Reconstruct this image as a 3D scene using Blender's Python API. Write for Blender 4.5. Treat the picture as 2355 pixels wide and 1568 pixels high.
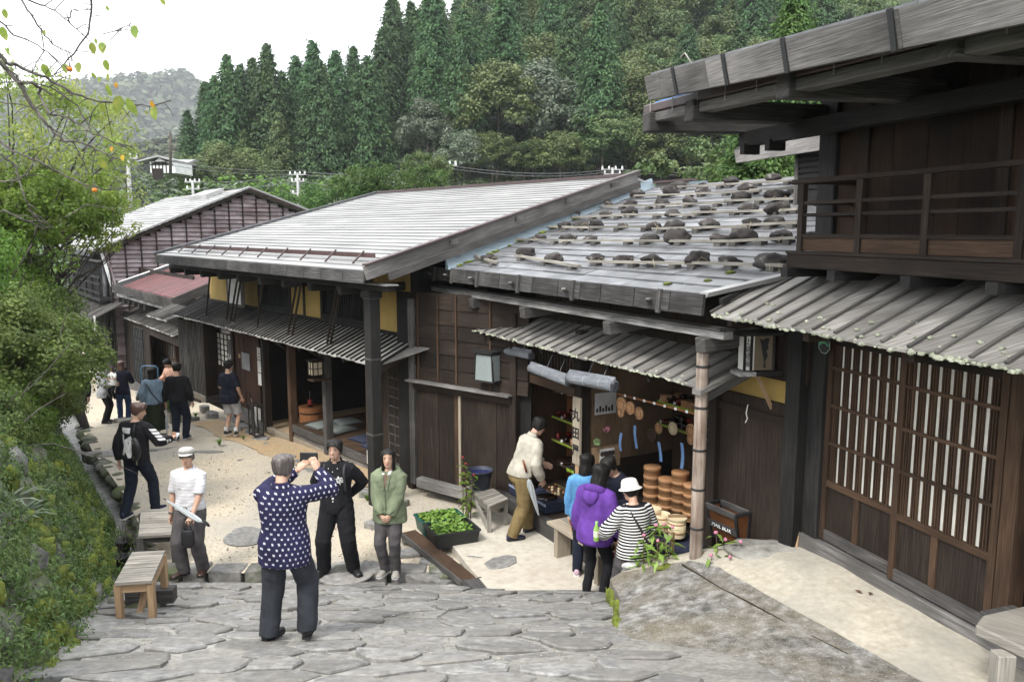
import bpy, bmesh, math, random
from math import sin, cos, radians as RAD, pi, sqrt
from mathutils import Vector as V, Matrix, noise as NZ
from mathutils.bvhtree import BVHTree
SC = bpy.context.scene
COL = SC.collection
for _o in list(bpy.data.objects): bpy.data.objects.remove(_o)
R = random.Random(7)
# ---------------------------------------------------------------- camera
CAM_H = 4.3
PITCH = math.atan(254/1835)
cam = bpy.data.cameras.new('camera'); cam.sensor_width = 36; cam.lens = 1835/2355*36
cam.clip_start = .1; cam.clip_end = 3000
camo = bpy.data.objects.new('camera', cam); COL.objects.link(camo)
camo.location = (0, 0, CAM_H); camo.rotation_euler = (pi/2-PITCH, 0, 0)
SC.camera = camo
# ---------------------------------------------------------------- overcast sky and soft sun
SUN_EL, SUN_AZ = RAD(52), RAD(-150)          # high, behind the camera and a little left
w = bpy.data.worlds.new('World'); SC.world = w; w.use_nodes = True
nt = w.node_tree; nt.nodes.clear()
sky = nt.nodes.new('ShaderNodeTexSky'); sky.sky_type = 'NISHITA'; sky.sun_disc = False
sky.sun_elevation = SUN_EL; sky.sun_rotation = SUN_AZ; sky.air_density = 1.0; sky.dust_density = 3.0
cl = nt.nodes.new('ShaderNodeTexNoise'); cl.inputs['Scale'].default_value = 2.2; cl.inputs['Detail'].default_value = 5
cr = nt.nodes.new('ShaderNodeValToRGB'); cr.color_ramp.elements[0].color = (10.2, 10.6, 11.2, 1); cr.color_ramp.elements[1].color = (12.2, 12.4, 12.6, 1)
mx = nt.nodes.new('ShaderNodeMix'); mx.data_type = 'RGBA'; mx.inputs[0].default_value = .9
bg = nt.nodes.new('ShaderNodeBackground'); bg.inputs['Strength'].default_value = .1
wo = nt.nodes.new('ShaderNodeOutputWorld')
nt.links.new(cl.outputs['Fac'], cr.inputs['Fac']); nt.links.new(sky.outputs[0], mx.inputs[6]); nt.links.new(cr.outputs[0], mx.inputs[7])
nt.links.new(mx.outputs[2], bg.inputs['Color']); nt.links.new(bg.outputs[0], wo.inputs['Surface'])
sl = bpy.data.lights.new('sun', 'SUN'); sl.energy = 1.5; sl.angle = RAD(14); sl.color = (1, .97, .92)
so = bpy.data.objects.new('sun', sl); COL.objects.link(so)
so.rotation_euler = (pi/2-SUN_EL, 0, RAD(-35))
SC.view_settings.view_transform = 'Standard'; SC.view_settings.look = 'None'
SC.view_settings.exposure = 1.46; SC.view_settings.gamma = 1; SC.view_settings.use_curve_mapping = False
SC.cycles.max_bounces = 8; SC.cycles.diffuse_bounces = 4; SC.cycles.transparent_max_bounces = 12
# ---------------------------------------------------------------- rays through the picture (for measuring real places)
_F = V((0, cos(PITCH), -sin(PITCH))); _U = V((0, sin(PITCH), cos(PITCH))); _C = V((0, 0, CAM_H))
def ray(x, y): return V(((x-1177.5)/1835, 0, 0)) - _U*((y-784)/1835) + _F
def atZ(x, y, z): d = ray(x, y); return _C + d*((z-CAM_H)/d.z)
def atY(x, y, Y): d = ray(x, y); return _C + d*(Y/d.y)
class Fr:
    """local frame of a house: a along the street, o out towards the street, z up"""
    def __init__(s, deg, O):
        t = RAD(deg); s.deg = deg; s.e = V((-sin(t), cos(t), 0)); s.n = V((-cos(t), -sin(t), 0)); s.O = V((O[0], O[1], 0))
    def loc(s, P): v = P-s.O; return V((v.dot(s.e), v.dot(s.n), P.z))
    def W(s, a, o, z): return s.O + s.e*a + s.n*o + V((0, 0, z))
    def hit(s, x, y, p0, nl):
        d = ray(x, y); nw = s.e*nl[0]+s.n*nl[1]+V((0, 0, nl[2])); return s.loc(_C + d*(nw.dot(s.W(*p0)-_C)/nw.dot(d)))
    def N(s, x, y, o): return s.hit(x, y, (0, o, 0), (0, 1, 0))
    def E(s, x, y, a): return s.hit(x, y, (a, 0, 0), (1, 0, 0))
    def Z(s, x, y, z): return s.loc(atZ(x, y, z))
    def roof(s, x, y, z0, o0, sl): return s.hit(x, y, (0, o0, z0), (0, sl, 1))
FA = Fr(18.06, (2.94, 7.19)); FB = Fr(28.5, atZ(1182, 1177, .2)); FC = Fr(40, atZ(757, 1055, -.3))
# ---------------------------------------------------------------- objects
def tag(o, label=None, cat=None, group=None, kind=None):
    if label: o['label'] = label
    if cat: o['category'] = cat
    if group: o['group'] = group
    if kind: o['kind'] = kind
    return o
def thing(name, label, cat, loc=(0, 0, 0), rz=0, group=None):
    o = bpy.data.objects.new(name, None); COL.objects.link(o); o.location = loc; o.rotation_euler = (0, 0, rz)
    o.empty_display_size = .2
    return tag(o, label, cat, group)
def link(name, me, parent=None, loc=None):
    o = bpy.data.objects.new(name, me); COL.objects.link(o)
    if parent: o.parent = parent
    if loc is not None: o.location = loc
    return o
def copy_tree(o, parent=None):
    c = o.copy(); COL.objects.link(c)
    if parent: c.parent = parent
    for ch in list(o.children): copy_tree(ch, c)
    return c
class MB:
    """collects shapes; build() links them as one mesh object"""
    def __init__(s): s.v = []; s.f = []; s.u = []; s.m = []; s.mi = 0
    def add(s, vs, fs, uvs=None):
        b = len(s.v); s.v += [tuple(p) for p in vs]
        for i, f in enumerate(fs):
            s.f.append([b+k for k in f]); s.m.append(s.mi)
            s.u.append(uvs[i] if uvs else None)
        return s
    def hexa(s, p, ax=None):
        """8 corners: bottom 0-3, top 4-7; grain runs along the longest edge"""
        p = [V(q) for q in p]
        fs = [(3, 2, 1, 0), (4, 5, 6, 7), (0, 1, 5, 4), (1, 2, 6, 5), (2, 3, 7, 6), (3, 0, 4, 7)]
        L = [(p[1]-p[0]), (p[3]-p[0]), (p[4]-p[0])]
        if ax is None: ax = max(range(3), key=lambda i: L[i].length)
        g = L[ax].normalized() if L[ax].length > 0 else V((1, 0, 0)); oth = [L[i] for i in range(3) if i != ax]
        h = [q.normalized() if q.length > 0 else V((0, 0, 1)) for q in oth]; off = .37
        uv = [[((p[k]-p[0]).dot(g), (p[k]-p[0]).dot(h[0])+off*(p[k]-p[0]).dot(h[1])+(p[k]-p[0]).dot(h[1])) for k in f] for f in fs]
        return s.add(p, fs, uv)
    def box(s, a0, a1, b0, b1, c0, c1, ax=None):
        return s.hexa([(a0, b0, c0), (a1, b0, c0), (a1, b1, c0), (a0, b1, c0), (a0, b0, c1), (a1, b0, c1), (a1, b1, c1), (a0, b1, c1)], ax)
    def beam(s, p0, p1, w, h, up=(0, 0, 1), t=1.0):
        p0, p1 = V(p0), V(p1); d = (p1-p0).normalized(); up = V(up)
        sd = d.cross(up)
        if sd.length < 1e-4: sd = d.cross(V((1, 0, 0)))
        sd.normalize(); u = sd.cross(d)
        q = []
        for P, k in ((p0, 1), (p1, t)):
            q.append([P-sd*w/2*k-u*h/2*k, P+sd*w/2*k-u*h/2*k, P+sd*w/2*k+u*h/2*k, P-sd*w/2*k+u*h/2*k])
        a, b = q
        return s.hexa([a[0], b[0], b[1], a[1], a[3], b[3], b[2], a[2]], 0)
    def tube(s, path, rad, n=6, cap=True):
        path = [V(p) for p in path]
        if not isinstance(rad, (list, tuple)): rad = [rad]*len(path)
        rings = []; prev = None
        for i, p in enumerate(path):
            d = (path[min(i+1, len(path)-1)]-path[max(i-1, 0)]).normalized()
            if prev is None:
                a = d.cross(V((0, 0, 1)));
                if a.length < .05: a = d.cross(V((0, 1, 0)))
            else: a = prev-d*prev.dot(d)
            a.normalize(); prev = a; b = d.cross(a)
            rings.append([p+(a*cos(2*pi*k/n)+b*sin(2*pi*k/n))*rad[i] for k in range(n)])
        vs = [q for r in rings for q in r]; fs = []; uv = []; L = 0
        for i in range(len(path)-1):
            l2 = L+(path[i+1]-path[i]).length
            for k in range(n):
                k2 = (k+1) % n; fs.append((i*n+k, i*n+k2, (i+1)*n+k2, (i+1)*n+k))
                c = 2*pi*max(rad[i], .004)/n; uv.append([(L, k*c), (L, (k+1)*c), (l2, (k+1)*c), (l2, k*c)])
            L = l2
        if cap:
            fs.append(tuple(range(n))[::-1]); uv.append([(0, 0)]*n)
            e = (len(path)-1)*n; fs.append(tuple(range(e, e+n))); uv.append([(0, 0)]*n)
        return s.add(vs, fs, uv)
    def lathe(s, c, prof, n=12, ax=None, cap=True):
        """prof: list of (radius, height) about the axis ax through c"""
        c = V(c); ax = V(ax or (0, 0, 1)).normalized(); a = ax.orthogonal().normalized(); b = ax.cross(a)
        vs = [c+ax*h+(a*cos(2*pi*k/n)+b*sin(2*pi*k/n))*r for r, h in prof for k in range(n)]; fs = []; uv = []
        for i in range(len(prof)-1):
            for k in range(n):
                k2 = (k+1) % n; fs.append((i*n+k, i*n+k2, (i+1)*n+k2, (i+1)*n+k))
                uv.append([(prof[i][1], k*.05), (prof[i][1], k*.05+.05), (prof[i+1][1], k*.05+.05), (prof[i+1][1], k*.05)])
        if cap:
            fs.append(tuple(range(n))[::-1]); uv.append([(0, 0)]*n)
            e = (len(prof)-1)*n; fs.append(tuple(range(e, e+n))); uv.append([(0, 0)]*n)
        return s.add(vs, fs, uv)
    def prism(s, poly, z0, z1, top=1.0):
        """polygon extruded from z0 to z1 (functions of x, y allowed)"""
        n = len(poly); cx = sum(p[0] for p in poly)/n; cy = sum(p[1] for p in poly)/n
        f0 = z0 if callable(z0) else (lambda x, y: z0); f1 = z1 if callable(z1) else (lambda x, y: z1)
        tp = [(cx+(p[0]-cx)*top, cy+(p[1]-cy)*top) for p in poly]
        vs = [(p[0], p[1], f0(*p[:2])) for p in poly]+[(p[0], p[1], f1(*p)) for p in tp]
        fs = [tuple(range(n))[::-1], tuple(range(n, 2*n))]+[(k, (k+1) % n, n+(k+1) % n, n+k) for k in range(n)]
        return s.add(vs, fs, [[(vs[k][0], vs[k][1]) for k in f] for f in fs])
    def mesh(s, name, mats, smooth=False):
        me = bpy.data.meshes.new(name); me.from_pydata(s.v, [], s.f)
        for m in (mats if isinstance(mats, (list, tuple)) else [mats]): me.materials.append(m)
        uvl = me.uv_layers.new(name='UVMap').data; k = 0; flat = []
        for f, u in zip(s.f, s.u):
            if u is None: u = [(s.v[i][0]+s.v[i][2]*.3, s.v[i][1]+s.v[i][2]) for i in f]
            for q in u: flat += q
        uvl.foreach_set('uv', flat)
        if len(me.materials) > 1: me.polygons.foreach_set('material_index', s.m)
        if smooth: me.polygons.foreach_set('use_smooth', [True]*len(me.polygons))
        me.update(); return me
    def build(s, name, mats, parent=None, smooth=False, bevel=0, loc=None):
        me = s.mesh(name, mats, smooth)
        if bevel: do_bevel(me, bevel)
        return link(name, me, parent, loc)
def do_bevel(me, w, seg=1):
    bm = bmesh.new(); bm.from_mesh(me)
    bmesh.ops.remove_doubles(bm, verts=bm.verts, dist=1e-5)
    bmesh.ops.bevel(bm, geom=list(bm.edges), offset=w, segments=seg, profile=.5, affect='EDGES', clamp_overlap=True)
    bm.to_mesh(me); bm.free()
def box(par, name, mat, a0, a1, b0, b1, c0, c1, bevel=0, ax=None): return MB().box(a0, a1, b0, b1, c0, c1, ax).build(name, mat, par, bevel=bevel)
def beam(par, name, mat, p0, p1, w, h, up=(0, 0, 1), bevel=0, t=1.0): return MB().beam(p0, p1, w, h, up, t).build(name, mat, par, bevel=bevel)
def tube(par, name, mat, path, rad, n=6, smooth=True): return MB().tube(path, rad, n).build(name, mat, par, smooth=smooth)
def copies(o, offs):
    """copies of one part moved by offs (shared mesh)"""
    out = [o]
    for d in offs:
        c = o.copy(); COL.objects.link(c); c.location = o.location+V(d); out.append(c)
    return out
def grid(xs, ys, zf): 
    vs = [(x, y, zf(x, y)) for y in ys for x in xs]; n = len(xs)
    fs = [(j*n+i, j*n+i+1, (j+1)*n+i+1, (j+1)*n+i) for j in range(len(ys)-1) for i in range(n-1)]
    return vs, fs
def lerp(a, b, t): return a+(b-a)*t
def interp(tab, x):
    if x <= tab[0][0]: return tab[0][1]
    for (x0, y0), (x1, y1) in zip(tab, tab[1:]):
        if x <= x1: return y0+(y1-y0)*(x-x0)/(x1-x0)
    return tab[-1][1]
def frange(a, b, st): return [a+i*st for i in range(int((b-a)/st+1.5))]
def blob(rx, ry, rz, seed, sub=2, amp=.22, fr=1.6, flat=None):
    """irregular rounded stone"""
    bm = bmesh.new(); bmesh.ops.create_icosphere(bm, subdivisions=sub, radius=1)
    for v in bm.verts:
        n = NZ.noise(v.co*fr+V((seed*7.3, seed*3.1, seed*1.7))); n2 = NZ.noise(v.co*fr*2.6+V((seed, 9, 3)))
        k = 1+amp*n*1.6+amp*.5*n2; v.co = V((v.co.x*rx*k, v.co.y*ry*k, v.co.z*rz*k))
        if flat is not None and v.co.z < flat: v.co.z = flat+(v.co.z-flat)*.2
    vs = [v.co.copy() for v in bm.verts]; fs = [[v.index for v in f.verts] for f in bm.faces]; bm.free()
    return vs, fs
# ---------------------------------------------------------------- materials
_mats = {}
def mat(name, cols, sc=(1, 1, 1), coord='Object', rough=.8, bump=.3, det=6, big=(.6, .35), rnd=.25, spec=.3, metal=0, isl=0, transl=0, dist=0, big_col=None, bdist=.01, ramp=(.3, .7), rgh_var=0, attr=None, tex=None):
    """noise driven material; sc = stretch of the grain, big = (scale, amount) of broad blotches in the thing's own colour"""
    m = bpy.data.materials.new(name); m.use_nodes = True; t = m.node_tree; N = t.nodes; L = t.links.new
    b = N['Principled BSDF']; b.inputs['Roughness'].default_value = rough; b.inputs['Specular IOR Level'].default_value = spec; b.inputs['Metallic'].default_value = metal
    tc = N.new('ShaderNodeTexCoord'); mp = N.new('ShaderNodeMapping'); mp.inputs['Scale'].default_value = sc
    L(tc.outputs[coord], mp.inputs['Vector'])
    oi = N.new('ShaderNodeObjectInfo'); mu = N.new('ShaderNodeMath'); mu.operation = 'MULTIPLY'; mu.inputs[1].default_value = 83.0
    L(oi.outputs['Random'], mu.inputs[0])
    nz = N.new('ShaderNodeTexNoise'); nz.noise_dimensions = '4D'; nz.inputs['Scale'].default_value = 1; nz.inputs['Detail'].default_value = det; nz.inputs['Roughness'].default_value = .62; nz.inputs['Distortion'].default_value = dist
    L(mp.outputs[0], nz.inputs['Vector']); L(mu.outputs[0], nz.inputs['W'])
    rp = N.new('ShaderNodeValToRGB'); e = rp.color_ramp.elements
    k = len(cols)
    e[0].position = ramp[0]; e[1].position = ramp[1]; e[0].color = (*cols[0], 1); e[1].color = (*cols[-1], 1)
    for i in range(1, k-1):
        q = e.new(lerp(ramp[0], ramp[1], i/(k-1))); q.color = (*cols[i], 1)
    L(nz.outputs['Fac'], rp.inputs['Fac']); col = rp.outputs[0]
    if big:
        n2 = N.new('ShaderNodeTexNoise'); n2.noise_dimensions = '4D'; n2.inputs['Scale'].default_value = big[0]; n2.inputs['Detail'].default_value = 4
        L(tc.outputs[coord], n2.inputs['Vector']); L(mu.outputs[0], n2.inputs['W'])
        r2 = N.new('ShaderNodeValToRGB'); r2.color_ramp.elements[0].position = .38; r2.color_ramp.elements[1].position = .66
        L(n2.outputs['Fac'], r2.inputs['Fac'])
        mm = N.new('ShaderNodeMix'); mm.data_type = 'RGBA'
        if big_col is None:
            mm.blend_type = 'MULTIPLY'; mm.inputs[0].default_value = big[1]; L(r2.outputs[0], mm.inputs[7])
        else:
            mm.inputs[7].default_value = (*big_col, 1); ml = N.new('ShaderNodeMath'); ml.operation = 'MULTIPLY'; ml.inputs[1].default_value = big[1]
            L(r2.outputs[0], ml.inputs[0]); L(ml.outputs[0], mm.inputs[0])
        L(col, mm.inputs[6]); col = mm.outputs[2]
    if tex: col = tex(t, tc, col)
    if rnd or isl:
        hv = N.new('ShaderNodeHueSaturation'); L(col, hv.inputs['Color'])
        src = oi.outputs['Random']
        if isl:
            g = N.new('ShaderNodeNewGeometry'); src = g.outputs['Random Per Island']
        mr = N.new('ShaderNodeMapRange'); amt = isl or rnd; mr.inputs[3].default_value = 1-amt; mr.inputs[4].default_value = 1+amt
        if isl and rnd:
            ad = N.new('ShaderNodeMath'); ad.operation = 'ADD'; ad.inputs[1].default_value = 0; L(src, ad.inputs[0]); 
            m2 = N.new('ShaderNodeMath'); m2.operation = 'MULTIPLY_ADD'; m2.inputs[1].default_value = rnd/isl; L(oi.outputs['Random'], m2.inputs[0]); L(src, m2.inputs[2])
            src = m2.outputs[0]; mr.inputs[2].default_value = 1+rnd/isl
            hm = N.new('ShaderNodeMapRange'); hm.inputs[3].default_value = .485; hm.inputs[4].default_value = .515; L(oi.outputs['Random'], hm.inputs[0]); L(hm.outputs[0], hv.inputs['Hue'])
        L(src, mr.inputs[0]); L(mr.outputs[0], hv.inputs['Value']); col = hv.outputs[0]
    L(col, b.inputs['Base Color'])
    if rgh_var:
        rr = N.new('ShaderNodeMapRange'); rr.inputs[3].default_value = rough-rgh_var; rr.inputs[4].default_value = rough+rgh_var; L(nz.outputs['Fac'], rr.inputs[0]); L(rr.outputs[0], b.inputs['Roughness'])
    if bump:
        bp = N.new('ShaderNodeBump'); bp.inputs['Strength'].default_value = bump; bp.inputs['Distance'].default_value = bdist
        L(nz.outputs['Fac'], bp.inputs['Height']); L(bp.outputs[0], b.inputs['Normal'])
    if transl:
        out = N['Material Output']; tr = N.new('ShaderNodeBsdfTranslucent'); ms = N.new('ShaderNodeMixShader'); ms.inputs[0].default_value = transl
        L(col, tr.inputs['Color']); L(b.outputs[0], ms.inputs[1]); L(tr.outputs[0], ms.inputs[2]); L(ms.outputs[0], out.inputs['Surface'])
    _mats[name] = m
    return m
def flat(name, c, rough=.6, spec=.4, metal=0, bump=0):
    if name in _mats: return _mats[name]
    return mat(name, [tuple(x*.88 for x in c), tuple(min(1, x*1.1) for x in c)], (9, 9, 9), rough=rough, spec=spec, metal=metal, bump=bump, rnd=.06, big=(2.5, .25))
def wood(name, cols, rough=.8, big=(1.1, .5), rnd=.22, bump=.5, big_col=None, fine=95, spec=.25):
    return mat(name, cols, (3.2, fine, 1), 'UV', rough, bump, 7, big, rnd, spec, big_col=big_col, bdist=.006, ramp=(.28, .72))
W_DARK = wood('dark_wood', [(.008, .006, .005), (.026, .018, .013), (.06, .041, .03)])
W_BROWN = wood('brown_wood', [(.03, .018, .011), (.075, .043, .025), (.13, .08, .05)])
W_RED = wood('red_brown_wood', [(.035, .014, .008), (.07, .028, .014), (.1, .045, .025)])
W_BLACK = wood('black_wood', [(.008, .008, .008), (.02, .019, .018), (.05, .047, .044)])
W_GREY = wood('grey_wood', [(.07, .065, .062), (.19, .18, .17), (.34, .325, .31)], big=(1.3, .55))
W_GREYD = wood('dark_grey_wood', [(.03, .028, .027), (.085, .08, .076), (.2, .19, .18)], big=(1.3, .5))
W_LGREY = wood('light_grey_board', [(.14, .135, .125), (.33, .32, .3), (.5, .49, .46)], big=(1.8, .35))
W_FASC = wood('dark_fascia_board', [(.018, .017, .016), (.055, .052, .05), (.15, .145, .14)], big=(1.6, .55))
W_PALE = wood('pale_wood', [(.2, .165, .12), (.34, .29, .22), (.46, .41, .33)], big=(1.3, .3))
W_WHITE = wood('flaking_white_wood', [(.06, .057, .054), (.22, .21, .2), (.5, .49, .47), (.62, .61, .6)], big=(1.8, .6))
W_PENT = wood('lichen_grey_board', [(.06, .056, .05), (.2, .19, .175), (.4, .385, .35)], big=(1.6, .6), big_col=(.045, .04, .036))
W_BATT = wood('weathered_batten', [(.035, .033, .03), (.1, .095, .088), (.22, .21, .195)])
W_SIDE = wood('purple_brown_siding', [(.09, .07, .07), (.25, .21, .215), (.45, .42, .43)], big=(1.2, .7), big_col=(.08, .04, .036), rnd=.32)
W_ORANGE = wood('orange_wood', [(.2, .075, .025), (.3, .12, .045), (.4, .18, .075)], big=(2, .25))
W_BENCH = wood('grey_bench_wood', [(.13, .12, .1), (.27, .25, .215), (.42, .39, .34)], big=(1.6, .4))
W_TAN = wood('tan_wood', [(.24, .15, .08), (.36, .24, .14), (.46, .33, .2)], big=(1.6, .3))
PLASTER = mat('yellow_plaster', [(.37, .25, .075), (.44, .3, .095), (.49, .345, .12)], (3, 3, 3), rough=.95, bump=.15, rnd=.05, big=(.8, .3))
ROOF_MET = mat('grey_metal_sheet', [(.23, .228, .222), (.285, .282, .276), (.335, .332, .325)], (.8, 7, 1), 'UV', rough=.6, bump=.1, rnd=.12, big=(.5, .3), spec=.5, rgh_var=.1)
ROOF_TILE = mat('slate_sheet', [(.085, .086, .09), (.15, .152, .158), (.24, .243, .25)], (2.5, 5, 1), 'UV', rough=.46, bump=.25, rnd=.22, big=(1.6, .45), spec=.5, rgh_var=.12)
ROOF_RED = mat('red_metal_sheet', [(.075, .018, .018), (.11, .027, .026), (.15, .04, .037)], (2, 2, 2), rough=.5, bump=.05, big=(1, .3), spec=.4)
BLUE_MET = mat('blue_grey_flashing', [(.14, .18, .2), (.19, .24, .27), (.24, .29, .32)], (2, 14, 1), 'UV', rough=.55, bump=.05)
BLK_MET = flat('black_iron', (.02, .02, .021), .55)
BRN_MET = flat('brown_painted_metal', (.075, .05, .05), .5)
DRKGREY = flat('dark_grey_metal', (.06, .06, .065), .5)
WHITE = flat('white_paint', (.75, .75, .73), .6)
PAPER = flat('white_paper', (.72, .71, .66), .9)
SHOJI = flat('shoji_paper', (.78, .76, .68), .9)
GLASSY = mat('dull_window_glass', [(.2, .23, .24), (.28, .31, .32)], (1, 1, 1), rough=.12, spec=.6, bump=0, big=(1, .3))
ROCK = mat('grey_rock', [(.045, .043, .042), (.12, .115, .11), (.26, .25, .235)], (5, 5, 5), rough=.9, bump=.8, bdist=.02, rnd=.25, big=(2.2, .5))
ROOFROCK = mat('lichen_rock', [(.02, .018, .017), (.042, .037, .035), (.065, .058, .054), (.3, .29, .27)], (9, 9, 9), rough=.9, bump=.7, bdist=.02, rnd=.3, big=(3, .45), ramp=(.3, .74))
MOSSY = mat('mossy_rock', [(.05, .048, .045), (.12, .115, .105), (.26, .25, .23)], (5, 5, 5), rough=.95, bump=.9, bdist=.03, rnd=.2, big=(2.6, .75), big_col=(.05, .07, .012))
MOSS = mat('moss', [(.06, .085, .012), (.13, .16, .022), (.2, .22, .045)], (14, 14, 14), rough=1, bump=1, bdist=.02, rnd=.2, big=(3, .4))
FLAG = mat('grey_flagstone', [(.1, .099, .095), (.185, .182, .175), (.3, .295, .28)], (13, 13, 13), rough=.85, bump=.7, bdist=.012, rnd=.2, big=(2.2, .55), big_col=(.2, .185, .16), spec=.25, det=10)
MORTAR = mat('grey_mortar', [(.17, .16, .14), (.29, .28, .25), (.38, .365, .33)], (22, 22, 22), rough=.95, bump=.6, rnd=0, big=(1.2, .4))
GRAVEL = mat('sandy_gravel', [(.26, .21, .145), (.46, .39, .29), (.59, .52, .41)], (38, 38, 38), rough=.97, bump=.5, rnd=0, big=(.55, .8), big_col=(.3, .285, .25), ramp=(.3, .66), det=5)
SANDY = mat('orange_sand', [(.24, .165, .09), (.38, .27, .155), (.48, .36, .225)], (30, 30, 30), rough=.97, bump=.5, rnd=0, big=(1, .45), big_col=(.42, .35, .26))
APRON = mat('pale_concrete', [(.36, .33, .27), (.46, .43, .36), (.53, .5, .43)], (11, 11, 11), rough=.92, bump=.3, rnd=0, big=(.9, .4), big_col=(.33, .26, .2))
def speckle(t, tc, col):
    for sc_, lo_, hi_, c2 in ((55, .57, .63, (.34, .335, .32)), (42, .6, .66, (.035, .033, .03)), (5, .6, .68, (.06, .058, .05))):
        n = t.nodes.new('ShaderNodeTexNoise'); n.inputs['Scale'].default_value = sc_; n.inputs['Detail'].default_value = 6; n.inputs['Roughness'].default_value = .7; t.links.new(tc.outputs['Object'], n.inputs['Vector'])
        r = t.nodes.new('ShaderNodeMapRange'); r.inputs[1].default_value = lo_; r.inputs[2].default_value = hi_; r.inputs[4].default_value = .75; t.links.new(n.outputs['Fac'], r.inputs[0])
        m = t.nodes.new('ShaderNodeMix'); m.data_type = 'RGBA'; t.links.new(r.outputs[0], m.inputs[0]); t.links.new(col, m.inputs[6]); m.inputs[7].default_value = (*c2, 1); col = m.outputs[2]
    return col
CONC = mat('stained_concrete', [(.045, .043, .038), (.11, .105, .093), (.2, .195, .18), (.36, .355, .34)], (10, 10, 10), rough=.9, bump=.9, bdist=.012, rnd=0, big=(1.7, .6), big_col=(.15, .12, .075), det=12, dist=.15, ramp=(.3, .68), tex=speckle)
SANDC = mat('sand_coloured_concrete', [(.31, .275, .21), (.4, .36, .285), (.48, .44, .36)], (16, 16, 16), rough=.95, bump=.4, rnd=0, big=(1.6, .6), big_col=(.27, .26, .235))
DRAIN = mat('wet_concrete', [(.1, .098, .09), (.22, .215, .2), (.36, .35, .33)], (8, 8, 8), rough=.6, bump=.6, rnd=0, big=(1.4, .5), spec=.5)
SOIL = mat('soil', [(.02, .016, .01), (.05, .04, .026), (.09, .075, .05)], (8, 8, 8), rough=1, bump=.8, rnd=0, big=(1, .5))
FLOORW = mat('forest_floor', [(.02, .03, .015), (.035, .05, .022), (.06, .078, .035)], (.4, .4, .4), rough=1, bump=.3, rnd=0, big=(.05, .5))
BARK = mat('bark', [(.03, .026, .022), (.075, .066, .055), (.15, .135, .115)], (12, 12, 3), rough=.95, bump=.8, rnd=.2, big=(1, .4))
BARKG = mat('grey_twig_bark', [(.04, .035, .03), (.09, .08, .07), (.2, .185, .165)], (14, 14, 14), rough=.9, bump=.4, rnd=.1, big=(3, .4))
POLEC = flat('pole_concrete', (.36, .36, .35), .8)
def leafm(name, cols, isl=.35, rnd=.2, transl=.35, rough=.5, sc=.6, spec=.3): return mat(name, cols, (sc,)*3, rough=rough, bump=0, rnd=rnd, isl=isl, transl=transl, big=None, spec=spec, det=3)
L_CEDAR = leafm('cedar_needles', [(.025, .06, .024), (.048, .1, .036), (.085, .15, .052)], rnd=.34, transl=.2, rough=.7)
L_CEDARL = leafm('bright_cypress', [(.035, .08, .02), (.065, .13, .03), (.11, .18, .045)], transl=.25, rough=.7)
L_BROAD = leafm('broad_leaves', [(.045, .08, .028), (.08, .13, .042), (.14, .18, .07)], rnd=.34, transl=.25)
L_OLIVE = leafm('olive_leaves', [(.06, .09, .03), (.1, .14, .045), (.16, .19, .075)], rnd=.34, transl=.25)
L_SILVER = leafm('silvery_leaves', [(.07, .1, .06), (.12, .155, .1), (.2, .235, .17)], rnd=.34, transl=.25)
L_SHRUB = leafm('shrub_leaves', [(.055, .085, .02), (.11, .155, .035), (.19, .23, .065)], sc=2.2, transl=.45)
L_YEL = leafm('yellow_green_leaves', [(.14, .2, .045), (.23, .29, .065), (.37, .37, .12)], sc=1.4, transl=.5)
L_GREEN = leafm('fresh_leaves', [(.06, .12, .018), (.11, .2, .03), (.19, .29, .055)], sc=1.2, transl=.5)
L_GROUND = leafm('ground_cover', [(.055, .105, .03), (.1, .165, .048), (.17, .24, .08)], sc=3, transl=.3)
L_GRASS = leafm('grass_blades', [(.05, .11, .02), (.1, .19, .035), (.16, .25, .06)], sc=3, transl=.3)
L_LETT = leafm('seedling_leaves', [(.12, .2, .035), (.2, .3, .06), (.3, .4, .1)], sc=4, transl=.3)
L_PERS = leafm('persimmon_leaves', [(.15, .2, .04), (.2, .27, .05), (.32, .33, .08)], sc=20, isl=.15, rnd=.25, transl=.5)
L_FAR = leafm('far_forest', [(.035, .055, .03), (.06, .08, .04), (.1, .105, .055)], transl=.1, rough=.9, sc=.08)
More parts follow.
